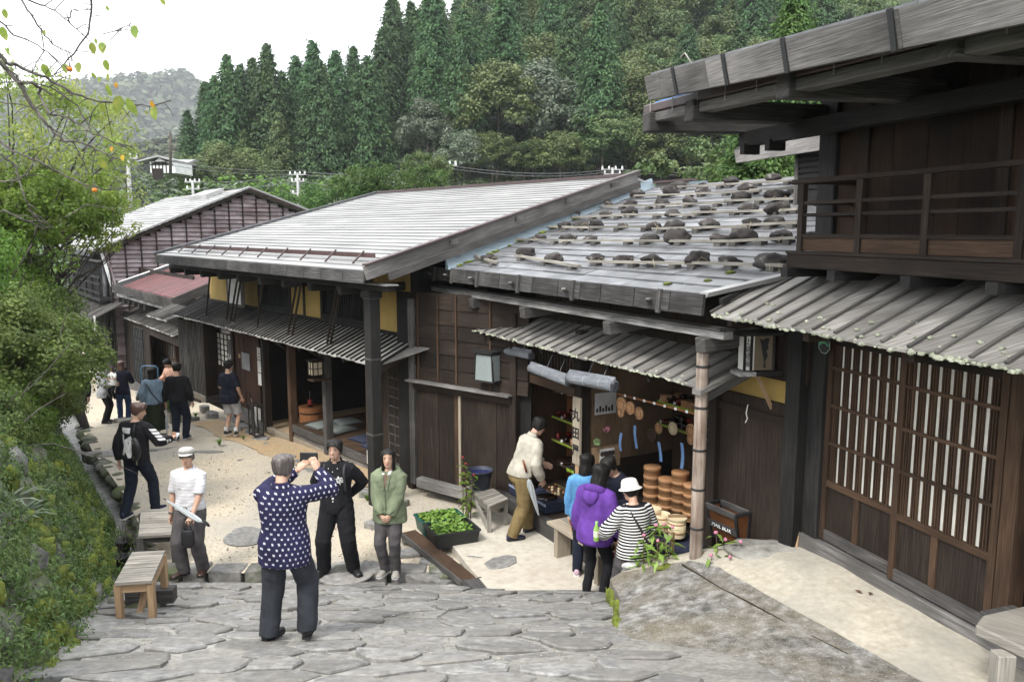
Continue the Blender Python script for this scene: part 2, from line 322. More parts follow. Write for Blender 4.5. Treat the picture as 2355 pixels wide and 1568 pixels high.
# ---------------------------------------------------------------- ground
GPROF = [(-50, 0), (10.2, 0), (12, -.04), (17, -.3), (19.5, -.55), (24, -1.05), (30, -1.6), (60, -3.2)]
def gz(x, y): return interp(GPROF, y)
def rz(x, y): return .32*(9.62-y)-.12 + .02*NZ.noise(V((x*.7, y*.7, 3)))
EDGE_L = [(3, -2.3), (5.9, -3.28), (6.5, -3.5), (8.67, -4.36), (9.7, -4.75), (11, -5.28), (13, -6.55), (14.4, -7.5), (16.35, -8.85), (20, -11.1), (30, -17), (45, -26)]
WALL_B = [(3, -2.45), (5.9, -3.42), (7, -3.95), (9.07, -4.72), (11.1, -5.66), (13, -6.95), (15.7, -8.75), (20, -11.7), (30, -17.6), (45, -27)]
def edgeL(y): return interp(EDGE_L, y)
def wallB(y): return interp(WALL_B, y)
def hz(x, y):
    """terrain with the wooded hill"""
    z = -3.6
    if y > 40:
        toe = 88+6*sin(x*.05)
        k = max(0, min(1, (y-46)/(toe-46)))
        side = max(0, min(1, (x+52)/16))           # the hill ends on the left
        z += (11.8)*k*k*(3-2*k)*side
        sl = .04+.56*max(0, min(1, (x+34)/50))
        if y > toe: z += (y-toe)*sl*side if y < toe+150 else 150*sl*side
        z += 1.2*NZ.noise(V((x*.04, y*.04, 0)))*k
        far = max(0, min(1, (y-230)/170))*(1-side)
        z += far*max(0, 58-.09*max(0, x+95)-.0004*(x+95)**2+9*NZ.noise(V((x*.012, y*.012, 5))))*.85
        far2 = max(0, min(1, (y-650)/450))*max(0, min(1, (-x-180)/260))
        z += far2*(190+40*NZ.noise(V((x*.003, y*.003, 1))))
    elif y < -20: z += 0
    return z
xs = frange(-1500, -300, 60)+frange(-280, 280, 10)+frange(300, 1500, 60)
ys = frange(-200, 20, 20)+frange(34, 260, 6)+frange(270, 760, 24)+frange(800, 1800, 80)
vs, fs = grid(xs, ys, hz)
tag(MB().add(vs, fs).build('terrain', FLOORW, smooth=True), kind='structure')
# gravel street
vs = []; rows = frange(9.62, 46, .28); nc = 40
for y in rows:
    x0 = edgeL(y)-.02; x1 = max(3.2-max(0, y-8)*.62, x0+7) if y < 16 else x0+9
    for i in range(nc+1):
        x = lerp(x0, x1, i/nc); vs.append((x, y, gz(x, y)+.02*NZ.noise(V((x*.8, y*.8, 0)))))
fs = [(j*(nc+1)+i, j*(nc+1)+i+1, (j+1)*(nc+1)+i+1, (j+1)*(nc+1)+i) for j in range(len(rows)-1) for i in range(nc)]
STREET = tag(MB().add(vs, fs).build('gravel_street', GRAVEL, smooth=True), kind='structure')
# orange sand in front of the tea house
sp = [FC.W(a, o, 0) for a, o in ((-2.6, .0), (-2.2, 1.5), (-.6, 1.75), (1.6, 1.6), (3.6, 1.5), (5.6, 1.35), (6.4, .6), (6.4, 0))]
vs = []; fs = []; n = 24; m_ = 10
for i in range(n+1):
    a = lerp(-2.6, 6.3, i/n)
    for j in range(m_+1):
        o = lerp(-.02, interp([(-2.6, .6), (0, .95), (3, 1.0), (6.3, .7)], a)+.05*sin(a*2.3)+.03*sin(a*7), j/m_); p = FC.W(a, o, 0); vs.append((p.x, p.y, gz(p.x, p.y)+.03-.012*j/m_))
fs = [(i*(m_+1)+j, i*(m_+1)+j+1, (i+1)*(m_+1)+j+1, (i+1)*(m_+1)+j) for i in range(n) for j in range(m_)]
tag(MB().add(vs, [f[::-1] for f in fs]).build('sand_path', SANDY, smooth=True), kind='structure')
# mossy stone bed in front of the ramp, and the ramp itself
vs = []; rows = frange(2.6, 9.66, .16); nc = 36
for y in rows:
    x0 = edgeL(y); x1 = 1.75
    for i in range(nc+1):
        x = lerp(x0, x1, i/nc); vs.append((x, y, rz(x, y)+.0))
fs = [(j*(nc+1)+i, j*(nc+1)+i+1, (j+1)*(nc+1)+i+1, (j+1)*(nc+1)+i) for j in range(len(rows)-1) for i in range(nc)]
RAMP = tag(MB().add(vs, fs).build('stone_ramp', MORTAR, smooth=True), kind='structure')
# concrete apron before the shop
def xy(px, py, z): p = atZ(px, py, z); return (p.x, p.y)
ap = [xy(1000, 1205, .1), xy(1075, 1300, .12), xy(1165, 1400, .12), xy(1215, 1440, .12), xy(1330, 1440, .12), xy(1420, 1425, .12), (2.0, 8.35), (2.6, 8.1), (1.9, 9.2), (.6, 11.2), xy(1175, 1180, .12), xy(1100, 1178, .1)]
APR = tag(MB().prism(ap, -.3, .125).build('concrete_apron', APRON), kind='structure')
# paving stones: irregular cells clipped one against the other
def cells(pts, metric=(1, 1), R0=1.2):
    out = []
    for i, p in enumerate(pts):
        poly = [(p[0]+R0*c, p[1]+R0*s) for c, s in ((1, 1), (-1, 1), (-1, -1), (1, -1))]
        for j, q in enumerate(pts):
            if i == j or abs(q[0]-p[0]) > 2*R0 or abs(q[1]-p[1]) > 2*R0: continue
            dx, dy = (q[0]-p[0])*metric[0]**2, (q[1]-p[1])*metric[1]**2; mx_, my_ = (p[0]+q[0])/2, (p[1]+q[1])/2
            new = []
            for k in range(len(poly)):
                A, B = poly[k], poly[(k+1) % len(poly)]
                da = (A[0]-mx_)*dx+(A[1]-my_)*dy; db = (B[0]-mx_)*dx+(B[1]-my_)*dy
                if da <= 0: new.append(A)
                if (da < 0 < db) or (db < 0 < da):
                    t = da/(da-db); new.append((A[0]+(B[0]-A[0])*t, A[1]+(B[1]-A[1])*t))
            poly = new
            if len(poly) < 3: break
        out.append(poly)
    return out
def flagstone(par, poly, zf, gap=.02, h=.03, seed=0, mat_=FLAG, name='flagstone', th=.1):
    """one slab with uneven, slightly rounded rim"""
    n = len(poly); cx = sum(p[0] for p in poly)/n; cy = sum(p[1] for p in poly)/n
    pts = []
    for k in range(n):
        A, B = poly[k], poly[(k+1) % n]; L = math.hypot(B[0]-A[0], B[1]-A[1]); m = max(1, int(L/.13))
        for i in range(m):
            t = i/m; x, y = A[0]+(B[0]-A[0])*t, A[1]+(B[1]-A[1])*t
            d = math.hypot(x-cx, y-cy)+1e-6; s = max(.3, (d-gap-.022*(NZ.noise(V((x*7, y*7, seed)))+.3))/d)
            if i == 0: s *= .93
            pts.append((cx+(x-cx)*s, cy+(y-cy)*s))
    n = len(pts)
    if n < 3: return None
    tx, ty = R.uniform(-.05, .05), R.uniform(-.06, .06); dh = R.uniform(-.016, .014)
    top = lambda x, y: zf(x, y)+h+dh+tx*(x-cx)+ty*(y-cy)+.008*NZ.noise(V((x*5, y*5, seed)))
    vs = [(x, y, zf(x, y)-th) for x, y in pts]+[(x, y, top(x, y)-.014) for x, y in pts]
    inn = [(cx+(x-cx)*.93, cy+(y-cy)*.93) for x, y in pts]; vs += [(x, y, top(x, y)) for x, y in inn]
    fs = []
    for k in range(n):
        k2 = (k+1) % n; fs += [(k, k2, n+k2, n+k), (n+k, n+k2, 2*n+k2, 2*n+k)]
    vs.append((cx, cy, top(cx, cy))); c = 3*n
    for k in range(n): fs.append((2*n+k, 2*n+(k+1) % n, c))
    return MB().add(vs, fs).build(name, mat_, par, smooth=False)
pts = []
y = 4.6; r_ = 0
while y < 9.75:
    st = .3 if y < 6.4 else .27; x = edgeL(y)+R.uniform(-.1, .25)
    while x < 1.6:
        wd = R.choice((.3, .42, .5, .62, .8))*R.uniform(.85, 1.15); pts.append((x+wd/2, y+R.uniform(-.11, .11)+.08*sin(x*2.1))); x += wd
    y += st; r_ += 1
cs = cells(pts, (1, 1.35))
TERR_EDGE = [(1.05, 8.05), (.86, 6.12), (1.2, 5.05), (1.6, 4.0)]
for i, (p, c) in enumerate(zip(pts, cs)):
    if len(c) < 3 or p[1] > 9.55: continue
    if p[0] > interp(sorted((b, a) for a, b in TERR_EDGE), p[1])+.12: continue
    if p[1] > 8.7 and p[0] > -.2: continue
    if p[1] < 4.75: continue
    flagstone(RAMP, c, rz, gap=R.uniform(.004, .016), h=R.uniform(.014, .03), seed=i)
# kerb stones along the foot of the ramp
x = -4.7; i = 0
while x < -.55:
    wd = R.uniform(.3, .56); y0 = 9.55+R.uniform(-.03, .03)
    flagstone(STREET, [(x, y0), (x+wd, y0+R.uniform(-.03, .03)), (x+wd, y0+R.uniform(.26, .42)), (x, y0+R.uniform(.26, .42))], lambda a, b: gz(a, b), gap=.012, h=.03, seed=i+500, name='kerb_stone', th=.2, mat_=FLAG if i % 3 else MOSSY); x += wd; i += 1
# flat stones let into the gravel: edging before the tea house and by the plank drain
def loose(px, py, z, w, d, ang, par=STREET, m=FLAG, h=.03, name='paving_stone'):
    c = atZ(px, py, z); n = R.randint(6, 8); po = []
    for k in range(n):
        t = 2*pi*k/n+R.uniform(-.2, .2); x, y = w/2*cos(t)*R.uniform(.85, 1.15), d/2*sin(t)*R.uniform(.85, 1.15)
        po.append((c.x+x*cos(ang)-y*sin(ang), c.y+x*sin(ang)+y*cos(ang)))
    flagstone(par, po, lambda x, y: z if callable(z) is False else z(x, y), gap=0, h=h, seed=px*.37+py, mat_=m, name=name, th=.14)
for i, (px, py) in enumerate(((545, 962), (563, 980), (583, 995), (600, 1010), (622, 1024), (640, 1040), (662, 1052), (683, 1066), (706, 1076), (728, 1086), (752, 1100), (775, 1118), (700, 1052), (540, 985), (488, 950), (470, 935))):
    p = atZ(px, py, -.3); loose(px, py, gz(p.x, p.y)+.0, R.uniform(.5, .75), R.uniform(.3, .42), RAD(130), h=.035)
for px, py, w_, d_ in ((575, 1060, .6, .3), (330, 985, 1.0, .35), (470, 1040, .9, .2), (430, 960, .8, .25), (560, 1225, .5, .45), (350, 1000, .7, .3), (300, 960, .9, .4), (345, 940, 1.1, .5), (250, 1045, 1.1, .5), (300, 1035, 1.3, .3), (410, 1030, 1.2, .22)):
    p = atZ(px, py, -.3); loose(px, py, gz(p.x, p.y), w_, d_, RAD(R.uniform(-20, 40)), h=.014)
for px, py, w_, d_, z_ in ((1085, 1258, .5, .42, .08), (870, 1205, .4, .3, .02), (862, 1130, .6, .3, 0), (955, 1242, .45, .35, .02), (905, 1155, .5, .3, .02), (1000, 1290, .5, .35, 0), (1040, 1318, .55, .3, -.02), (940, 1275, .5, .32, 0), (1180, 1350, .6, .5, .08), (1150, 1300, .55, .4, .09), (1105, 1280, .5, .36, .09), (1210, 1395, .6, .42, .06), (1250, 1420, .7, .4, .04), (995, 1330, .7, .32, -.03), (1300, 1425, .7, .3, .06), (1370, 1420, .6, .26, .08)):
    loose(px, py, z_, w_, d_, RAD(R.uniform(-10, 60)), h=.045, m=MOSSY if R.random() < .35 else FLAG)
# manhole lid at the woman's and man's feet
c = atZ(795, 1318, .005); MB().lathe((c.x, c.y, .0), [(.36, 0), (.36, .02), (.33, .028), (.001, .03)], 28).build('manhole_lid', FLAG, STREET)
c = atZ(570, 1235, 0); MB().lathe((c.x, c.y, .0), [(.33, 0), (.33, .012), (.3, .018), (.001, .018)], 28).build('manhole_lid', FLAG, STREET)
# stepped drain to the left
vs = []; rows = frange(4.5, 24, .25)
def dz(y): return (rz(-4, y)-.05 if y < 8 else (lerp(rz(-4, 8)-.05, -.3, (y-8)/2.6) if y < 10.6 else gz(0, y)-.3))
for y in rows:
    x0, x1 = wallB(y)-.25, edgeL(y)
    vs += [(x0, y, dz(y)+.04), (lerp(x0, x1, .5), y, dz(y)-.03+.02*NZ.noise(V((1, y*2, 0)))), (x1+.0, y, dz(y)), (x1+.06, y, (gz(0, y)-.01 if y > 9.6 else rz(-4, y)-.03))]
fs = [(j*4+i, j*4+i+1, (j+1)*4+i+1, (j+1)*4+i) for j in range(len(rows)-1) for i in range(3)]
DR = tag(MB().add(vs, fs).build('drain_channel', DRAIN), kind='structure')
for i in range(34):
    y = 9.9+i*.31+R.uniform(-.06, .06); x = edgeL(y)+R.uniform(.0, .1); s = R.uniform(.12, .22)
    v_, f_ = blob(s*.9, s, s*.6, i, 2, .16); o = MB().add([(p.x+x, p.y+y, p.z+gz(x, y)-.08) for p in v_], f_).build('edge_stone', MOSSY, STREET, smooth=True)
# raised concrete terrace in front of the near house
TG = [(-3.6, [(0, 1.3), (.5, 1.31), (.95, 1.42), (2.4, 1.75)]), (-1.5, [(0, 1.3), (.5, 1.29), (.98, 1.25), (2.3, 1.26)]), (-.95, [(0, 1.3), (.5, 1.285), (1.05, 1.21), (2.33, 1.08)]), (-.4, [(0, 1.3), (.5, 1.28), (1.08, 1.16), (2.33, .98)]), (.0, [(0, 1.29), (.45, 1.27), (1.08, 1.1), (2.12, .92)]), (.4, [(-.1, 1.27), (.42, 1.22), (1.03, 1.04), (1.92, .82)]), (.8, [(.55, 1.12), (.75, 1.08), (1.0, .98), (1.72, .73)]), (1.38, [(1.25, .78), (1.35, .74), (1.45, .7), (1.55, .65)])]
def terr_sheet(c0, c1, name, m, lift=0, sub=8):
    vs = []; nr = (len(TG)-1)*sub+1; k = 10
    def at(r, c):
        i = min(int(r), len(TG)-2); t = r-i; j = min(int(c), 2); u = c-j
        A = lambda q: V((TG[q][0], lerp(TG[q][1][j][0], TG[q][1][j+1][0], u), lerp(TG[q][1][j][1], TG[q][1][j+1][1], u)))
        return A(i).lerp(A(i+1), t)
    for i in range(nr):
        for j in range(k+1):
            l = at(i/sub, lerp(c0, c1, j/k)); p = FA.W(l.x, l.y, l.z+lift); p.z += .012*NZ.noise(p*3) ; vs.append(p)
    # skirt
    nv = k+1
    fs = [(i*nv+j, i*nv+j+1, (i+1)*nv+j+1, (i+1)*nv+j) for i in range(nr-1) for j in range(k)]
    b = len(vs); edge = [i*nv+k for i in range(nr)]+[(nr-1)*nv+j for j in range(k-1, -1, -1)]
    for e in edge: vs.append((vs[e][0], vs[e][1], -.4))
    for q in range(len(edge)-1): fs.append((edge[q], b+q, b+q+1, edge[q+1]))
    return MB().add(vs, fs).build(name, m, None, smooth=False)
TER = tag(terr_sheet(0, 3, 'terrace', CONC), kind='structure')
o = terr_sheet(0, 1.72, 'sand_strip', SANDC, .006); tag(o, kind='structure')
cr_ = [FA.W(a, o, z-.022+.004*sin(a*9)) for a, o, z in ((.8, 1.0, .98), (.4, 1.03, 1.04), (0, 1.08, 1.1), (-.4, 1.08, 1.16), (-.95, 1.05, 1.21), (-1.5, .98, 1.25))]
for p_, q_ in zip(cr_, cr_[1:]): beam(TER, 'slab_edge', CONC, p_, q_+(q_-p_)*.02, .05, .05); beam(TER, 'slab_joint', SOIL, p_+FA.n*.032, q_+FA.n*.032+(q_-p_)*.02, .012, .05)
# rock at the head of the terrace, moss along its edge
def rock(par, name, c, r, seed, m=ROCK, sub=3, amp=.2, rot=0):
    v_, f_ = blob(*r, seed, sub, amp); co, si = cos(rot), sin(rot)
    return MB().add([(c[0]+p.x*co-p.y*si, c[1]+p.x*si+p.y*co, c[2]+p.z) for p in v_], f_).build(name, m, par, smooth=True)
ROCKT = mat('pale_rock', [(.14, .135, .12), (.3, .29, .26), (.45, .43, .38)], (6, 6, 6), rough=.95, bump=.9, bdist=.03, rnd=0, big=(2.4, .4))
q = FA.W(.3, .3, 1.16); rock(TER, 'boulder', q, (.48, .3, .11), 3, ROCKT, rot=RAD(140), amp=.14)
q = FA.W(.5, .7, 1.03); rock(TER, 'boulder', q, (.26, .2, .07), 8, ROCKT, rot=RAD(120), amp=.14)
for k in range(26):
    t = k/26; a = lerp(1.38, -.35, t); i = FA.W(a, interp([(-.4, 2.34), (0, 2.13), (.4, 1.93), (.8, 1.73), (1.38, 1.56)], a), interp([(-.4, .95), (0, .86), (.4, .74), (.8, .63), (1.38, .5)], a)-.04+R.uniform(-.08, .04))
    rock(TER, 'moss_patch', i, (R.uniform(.02, .05), R.uniform(.06, .1), R.uniform(.05, .12)), k, MOSS, 2, .3, RAD(10))
q = FA.W(.95, 1.12, .9); rock(TER, 'moss_patch', q, (.13, .06, .03), 77, MOSS, 2, .3, RAD(20))
# loose pebbles and grit
def grit(name, label, m, n, f, s0, s1):
    b = MB(); k = 0
    while k < n:
        q = f()
        if q is None: continue
        s = R.uniform(s0, s1); h = s*R.uniform(.35, .7); a = R.uniform(0, 6); c, d = cos(a)*s, sin(a)*s; e_ = R.uniform(.5, 1); P = V(q); k += 1
        b.add([P+V((c, d, 0)), P+V((-d*e_, c*e_, 0)), P+V((-c, -d, 0)), P+V((d*e_, -c*e_, 0)), P+V((c*.2, d*.2, h)), P+V((0, 0, -h))], [(0, 1, 4), (1, 2, 4), (2, 3, 4), (3, 0, 4)])
    tag(b.build(name, m, None), label, name, kind='stuff')
PEB = mat('pebble', [(.1, .085, .065), (.25, .21, .16), (.42, .38, .31)], (3, 3, 3), rough=.95, bump=0, rnd=0, isl=.5, big=None)
def fg():
    y = 9.8+13*R.random()**1.7; x = R.uniform(edgeL(y)+.1, 2.2-.75*(y-9)); return (x, y, gz(x, y)+.004) if NZ.noise(V((x*.9, y*.9, 3))) > -.25 else None
grit('pebbles', 'small pebbles scattered on the gravel street', PEB, 2600, fg, .006, .02)
def fr_():
    y = R.uniform(5, 9.5); x = R.uniform(edgeL(y), .8); return (x, y, rz(x, y)+.016) if NZ.noise(V((x*1.5, y*1.5, 8))) > .0 else None
grit('grit', 'grit lying on the stone ramp', PEB, 900, fr_, .004, .012)
DL = flat('dry_leaf', (.13, .06, .028), .9)
grit('leaf_litter', 'small brown leaf scraps on the street', DL, 70, fg, .015, .035)
# ---------------------------------------------------------------- helpers for houses
def rotz(fr): return RAD(90+fr.deg)
def planks(par, name, m, a0, a1, o0, o1, z0, z1, wd, gap=.006, jit=.006, axis='a'):
    """vertical boards side by side, each its own part"""
    n = max(1, round((a1-a0)/wd)); e = [a0+(a1-a0)*i/n for i in range(n+1)]
    for i in range(1, n): e[i] += R.uniform(-.2, .2)*(a1-a0)/n
    for i in range(n):
        j = R.uniform(-jit, jit); box(par, name, m, e[i]+gap/2, e[i+1]-gap/2, o0+j, o1+j, z0, z1, ax=2)
def clap(par, name, m, a0, a1, o, z0, z1, h, th=.015, seg=None):
    """horizontal lapped siding"""
    n = round((z1-z0)/h); 
    for i in range(n):
        z = z0+(z1-z0)*i/n; zt = z0+(z1-z0)*(i+1)/n+.02
        c = [a0, a1] if not seg else [a0]+[a0+(a1-a0)*(k+R.uniform(-.25, .25))/seg for k in range(1, seg)]+[a1]
        for q in range(len(c)-1):
            b, d = c[q]+.002, c[q+1]-.002; j = R.uniform(0, .004)
            MB().hexa([(b, o-.03, z), (d, o-.03, z), (d, o+th+j, z), (b, o+th+j, z), (b, o-.03, zt), (d, o-.03, zt), (d, o-.004, zt), (b, o-.004, zt)], 0).build(name, m, par)
def lattice(par, m, a0, a1, o, z0, z1, n, w=.018, d=.03, rails=(), name='lattice_bar', pairs=None):
    st = [a0+(a1-a0)*(i+.5)/n for i in range(n)] if pairs is None else pairs
    p = box(par, name, m, st[0]-w/2, st[0]+w/2, o, o+d, z0, z1)
    copies(p, [(s-st[0], 0, 0) for s in st[1:]])
    for z in rails: box(par, 'lattice_rail', m, a0, a1, o-.012, o+.018, z-.014, z+.014)
def pent(par, a0, a1, ob, zb, oe, ze, bm, bw=.2, btw=.035, bth=.04, bmat=None, name='pent_board', under=True, sk=0, rag=.02):
    """board roof: each board and each batten a part; runs from (ob, zb) down to the eave (oe, ze)"""
    n = round((a1-a0)/bw); st = (a1-a0)/n
    for i in range(n):
        a = a0+i*st; j = R.uniform(-rag, rag); k = R.uniform(-.004, .004); d = (zb-ze)/(oe-ob)
        oo = oe+j; zz = ze-d*j
        MB().hexa([(a, oo, zz+k), (a+st-.004, oo, zz+k), (a+st-.004+sk, ob, zb+k), (a+sk, ob, zb+k), (a, oo, zz+.018+k), (a+st-.004, oo, zz+.018+k), (a+st-.004+sk, ob, zb+.018+k), (a+sk, ob, zb+.018+k)], 1).build(name, bm, par)
    for i in range(n+1):
        a = a0+i*st; j = R.uniform(-rag, rag*.5)
        beam(par, 'roof_batten', bmat or W_BATT, (a, oe+j, ze+.03-(zb-ze)/(oe-ob)*j), (a+sk, ob, zb+.03), btw, bth)
# ================================================================ the near two-storey house
HA = thing('wooden_house', 'dark two-storey wooden house nearest on the right, with balcony and latticed sliding doors', 'house', FA.W(0, 0, 1.3), rotz(FA))
def la(z): return z-1.3
def bA(name, m, a0, a1, o0, o1, z0, z1, **k): return box(HA, name, m, a0, a1, o0, o1, la(z0), la(z1), **k)
bA('sill', W_GREY, -4.2, .3, -.05, .09, 1.2, 1.4, bevel=.008)
bA('corner_post', W_BLACK, .07, .3, -.12, .05, 1.4, 5.9, bevel=.01)
bA('post', W_BROWN, -1.95, -1.83, -.1, .06, 1.42, 3.62, bevel=.01)
bA('post', W_DARK, -2.32, -2.2, -.1, .03, 1.42, 3.62)
bA('lintel', W_DARK, -4.2, .07, -.1, .03, 3.33, 3.5)
bA('nameboard', W_TAN, .33, .47, -.02, .0, 2.72, 3.2)
planks(HA, 'wall_board', W_DARK, -4.2, .07, -.1, -.04, la(3.5), la(4.0), .3)
# sliding doors
def door(a0, a1, o, zb, zr, zt):
    d = MB().box(a0, a1, o-.035, o-.02, la(zr), la(zt)).build('sliding_door', SHOJI, HA)
    for s in (a0+.03, a1-.03): box(d, 'door_stile', W_BROWN, s-.03, s+.03, o-.04, o+.012, la(zb), la(zt))
    box(d, 'door_rail', W_BROWN, a0+.06, a1-.06, o-.04, o+.01, la(zr-.06), la(zr))
    box(d, 'door_rail', W_GREYD, a0+.06, a1-.06, o-.04, o+.01, la(zb), la(zb+.1))
    box(d, 'door_rail', W_DARK, a0+.06, a1-.06, o-.04, o+.01, la(zt-.06), la(zt))
    mid = (a0+a1)/2+.05
    for u, v in ((a0+.06, mid-.03), (mid+.03, a1-.06)): box(d, 'door_panel', W_DARK, u, v, o-.03, o-.012, la(zb+.1), la(zr-.06), ax=2)
    box(d, 'door_mullion', W_BROWN, mid-.03, mid+.03, o-.038, o+.004, la(zb+.1), la(zr-.06))
    st = []; x = a0+.09
    while x < a1-.09:
        st += [x, x+.024, x+.048]; x += .108
    p = box(d, 'lattice_bar', W_BROWN, st[0]-.0055, st[0]+.0055, o-.018, o+.006, la(zr), la(zt-.06))
    copies(p, [(s-st[0], 0, 0) for s in st[1:]])
    for k in range(1, 4):
        z = lerp(zr, zt-.06, k/3.6); box(d, 'lattice_rail', W_BROWN, a0+.06, a1-.06, o-.016, o+.01, la(z-.014), la(z+.014))
door(-.93, .06, .0, 1.42, 2.0, 3.33); door(-1.83, -.85, .05, 1.42, 2.0, 3.33)
planks(HA, 'wall_board', W_DARK, -4.2, -2.32, -.1, -.05, la(1.42), la(3.33), .3)
bA('sill', W_GREYD, -2.35, -1.95, .0, .3, 1.6, 1.68)
# house number plates
bA('plate', WHITE, -1.74, -1.68, .055, .06, 3.36, 3.4); bA('plate', flat('blue_plate', (.1, .14, .4)), -1.82, -1.77, .055, .06, 3.36, 3.4)
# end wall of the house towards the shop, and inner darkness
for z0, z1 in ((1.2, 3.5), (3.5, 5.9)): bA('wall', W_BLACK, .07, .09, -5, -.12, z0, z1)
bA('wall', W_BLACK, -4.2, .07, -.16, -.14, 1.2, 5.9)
# lower roof
HAp = pent(HA, -4.2, .5, .02, la(3.97), 1.0, la(3.52), W_PENT, .235, .028, .018, rag=.025)
lich = mat('lichen_crust', [(.12, .13, .08), (.34, .36, .27), (.55, .56, .46)], (40, 40, 40), rough=1, bump=1, rnd=.2, big=(3, .3))
m_ = MB()
for i in range(240):
    a = R.uniform(-4.2, .48); s = R.uniform(.008, .022); v_, f_ = blob(s*1.6, s, s*.8, i, 1, .3); oo = 1.0+R.uniform(-.02, .02) if i < 170 else 1-R.random()**2*.3
    m_.add([(p.x+a, p.y+oo, p.z+la(3.525)+(1-oo)*.46+(.02 if oo < .98 else 0)) for p in v_], f_)
tag(m_.build('lichen', lich, HA), kind='stuff')
box(HA, 'eave_board', W_BROWN, -4.2, .3, .78, .8, la(3.5), la(3.57))
for a in (.3, -.75, -1.8, -2.85): beam(HA, 'pent_bracket', W_DARK, (a, 0, la(3.5)), (a, .92, la(3.48)), .07, .08)
# balcony
bA('balcony_floor', W_DARK, -4.2, -.02, .0, .5, 4.0, 4.03)
bA('balcony_beam', W_DARK, -4.2, -.0, .5, .57, 3.98, 4.1, bevel=.006); bA('balcony_ledge', W_DARK, -4.2, .0, .47, .58, 4.1, 4.125)
bA('balcony_board', W_BROWN, -4.2, -.1, .515, .53, 4.13, 4.24); bA('balcony_rail', W_DARK, -4.2, -.1, .505, .545, 4.24, 4.27)
for z in (4.43, 4.53): bA('balcony_rail', W_DARK, -4.2, -.1, .515, .54, z-.013, z+.013)
bA('handrail', W_DARK, -4.2, -.0, .5, .55, 4.69, 4.73, bevel=.006)
for a in (-.13, -.82, -1.47, -2.2, -2.95, -3.7): bA('baluster', W_DARK, a-.03, a+.03, .5, .548, 4.12, 4.69)
for z in (4.43, 4.53, 4.25): bA('balcony_rail', W_DARK, -.13, -.1, .0, .5, z-.013, z+.013)
bA('handrail', W_DARK, -.15, -.1, -.0, .5, 4.69, 4.73)
for a in (-.04, -.63, -1.4, -2.1, -2.9): bA('beam_end', W_BLACK, a-.05, a+.04, .05, .62, 3.9, 3.98)
# upper wall of wide boards
planks(HA, 'wall_board', wood('upper_wall_wood', [(.013, .007, .004), (.032, .017, .009), (.065, .034, .018)], big=(.9, .7)), -4.2, .07, -.08, .0, la(4.03), la(5.75), .34, gap=.004, jit=.004)
for a in (-.25, -1.6, -2.9): bA('wall_post', W_DARK, a-.05, a+.05, .0, .025, 4.03, 5.7)
# main eaves: arms, gutter beam, gutter with blue net, fascia and roof
for a in (1.08, .3, -.97, -2.37, -3.6): MB().hexa([(a-.09, 0, la(5.25)), (a+.05, 0, la(5.25)), (a+.05, 1.42, la(5.22)), (a-.09, 1.42, la(5.22)), (a-.09, 0, la(5.42)), (a+.05, 0, la(5.42)), (a+.05, 1.42, la(5.4)), (a-.09, 1.42, la(5.4))], 1).build('eave_arm', W_GREYD, HA, bevel=.012)
bA('arm_tie', W_BLACK, -4.2, 1.1, .25, .37, 5.12, 5.26); bA('arm_tie', W_BLACK, .55, .62, .22, .4, 5.04, 5.14); bA('arm_tie', W_BLACK, .95, 1.02, .22, .4, 5.04, 5.14)
beam(HA, 'eave_beam', W_GREY, (1.2, 1.28, la(5.36)), (-4.2, 1.28, la(5.235)), .15, .085, bevel=.008)
beam(HA, 'gutter', BRN_MET, (1.22, 1.31, la(5.45)), (-4.2, 1.31, la(5.325)), .11, .08, bevel=.01)
p = bA('gutter_clip', flat('wire', (.4, .38, .36), .5), 1.05, 1.056, 1.372, 1.378, 5.36, 5.5); copies(p, [(-.42*k, 0, -.42*.023*k) for k in range(1, 13)])
net = flat('blue_net', (.1, .24, .55), .6); m_ = MB()
for k in range(3):
    pth = [(a, 1.3+.025*NZ.noise(V((a*5, k, 0))), la(5.475+.023*a)+.016*NZ.noise(V((a*6, k*3, 2)))) for a in frange(-4.2, 1.1, .05)]; m_.tube(pth, .011, 5)
m_.build('gutter_net', net, HA)
sl = .2
def rA(o, a=0): return la(5.605+(1.62-o)*sl+.055*a)
for i, (a, b) in enumerate(((.63, .38), (.375, -.36), (-.365, -1.32), (-1.325, -2.3), (-2.305, -3.3), (-3.305, -4.2))):
    f = lambda o, a, dz_: (a, o, rA(1.62, a)+dz_)
    MB().hexa([f(1.58, b, -.2), f(1.58, a, -.2), f(1.615, a, -.2), f(1.615, b, -.2), f(1.63, b, 0), f(1.63, a, 0), f(1.665, a, 0), f(1.665, b, 0)], 0).build('fascia_board', W_GREY, HA)
for a in (.12, -.62, -1.32, -2.25, -3.2): beam(HA, 'iron_strap', BLK_MET, (a, 1.62, rA(1.62, a)-.21), (a, 1.672, rA(1.62, a)+.01), .04, .014, up=(0, 1, 0))
for i in range(8):
    b = .63-i*.6; q_ = lambda o, a, h: (a, o, rA(o, a)+h)
    MB().hexa([q_(1.6, b-.595, 0), q_(1.6, b, 0), q_(-5, b, 0), q_(-5, b-.595, 0), q_(1.6, b-.595, .03), q_(1.6, b, .03), q_(-5, b, .03), q_(-5, b-.595, .03)], 1).build('roof_sheet', ROOF_TILE, HA)
for o in (.0, .5, 1.0, 1.5): beam(HA, 'roof_purlin', W_BLACK, (-4.2, o, rA(o, -4.2)-.07), (.6, o, rA(o, .6)-.07), .08, .1)
for a in frange(-4, .4, .5): beam(HA, 'rafter', W_BLACK, (a, 1.56, rA(1.56, a)-.05), (a, -1, rA(-1, a)-.05), .06, .08)
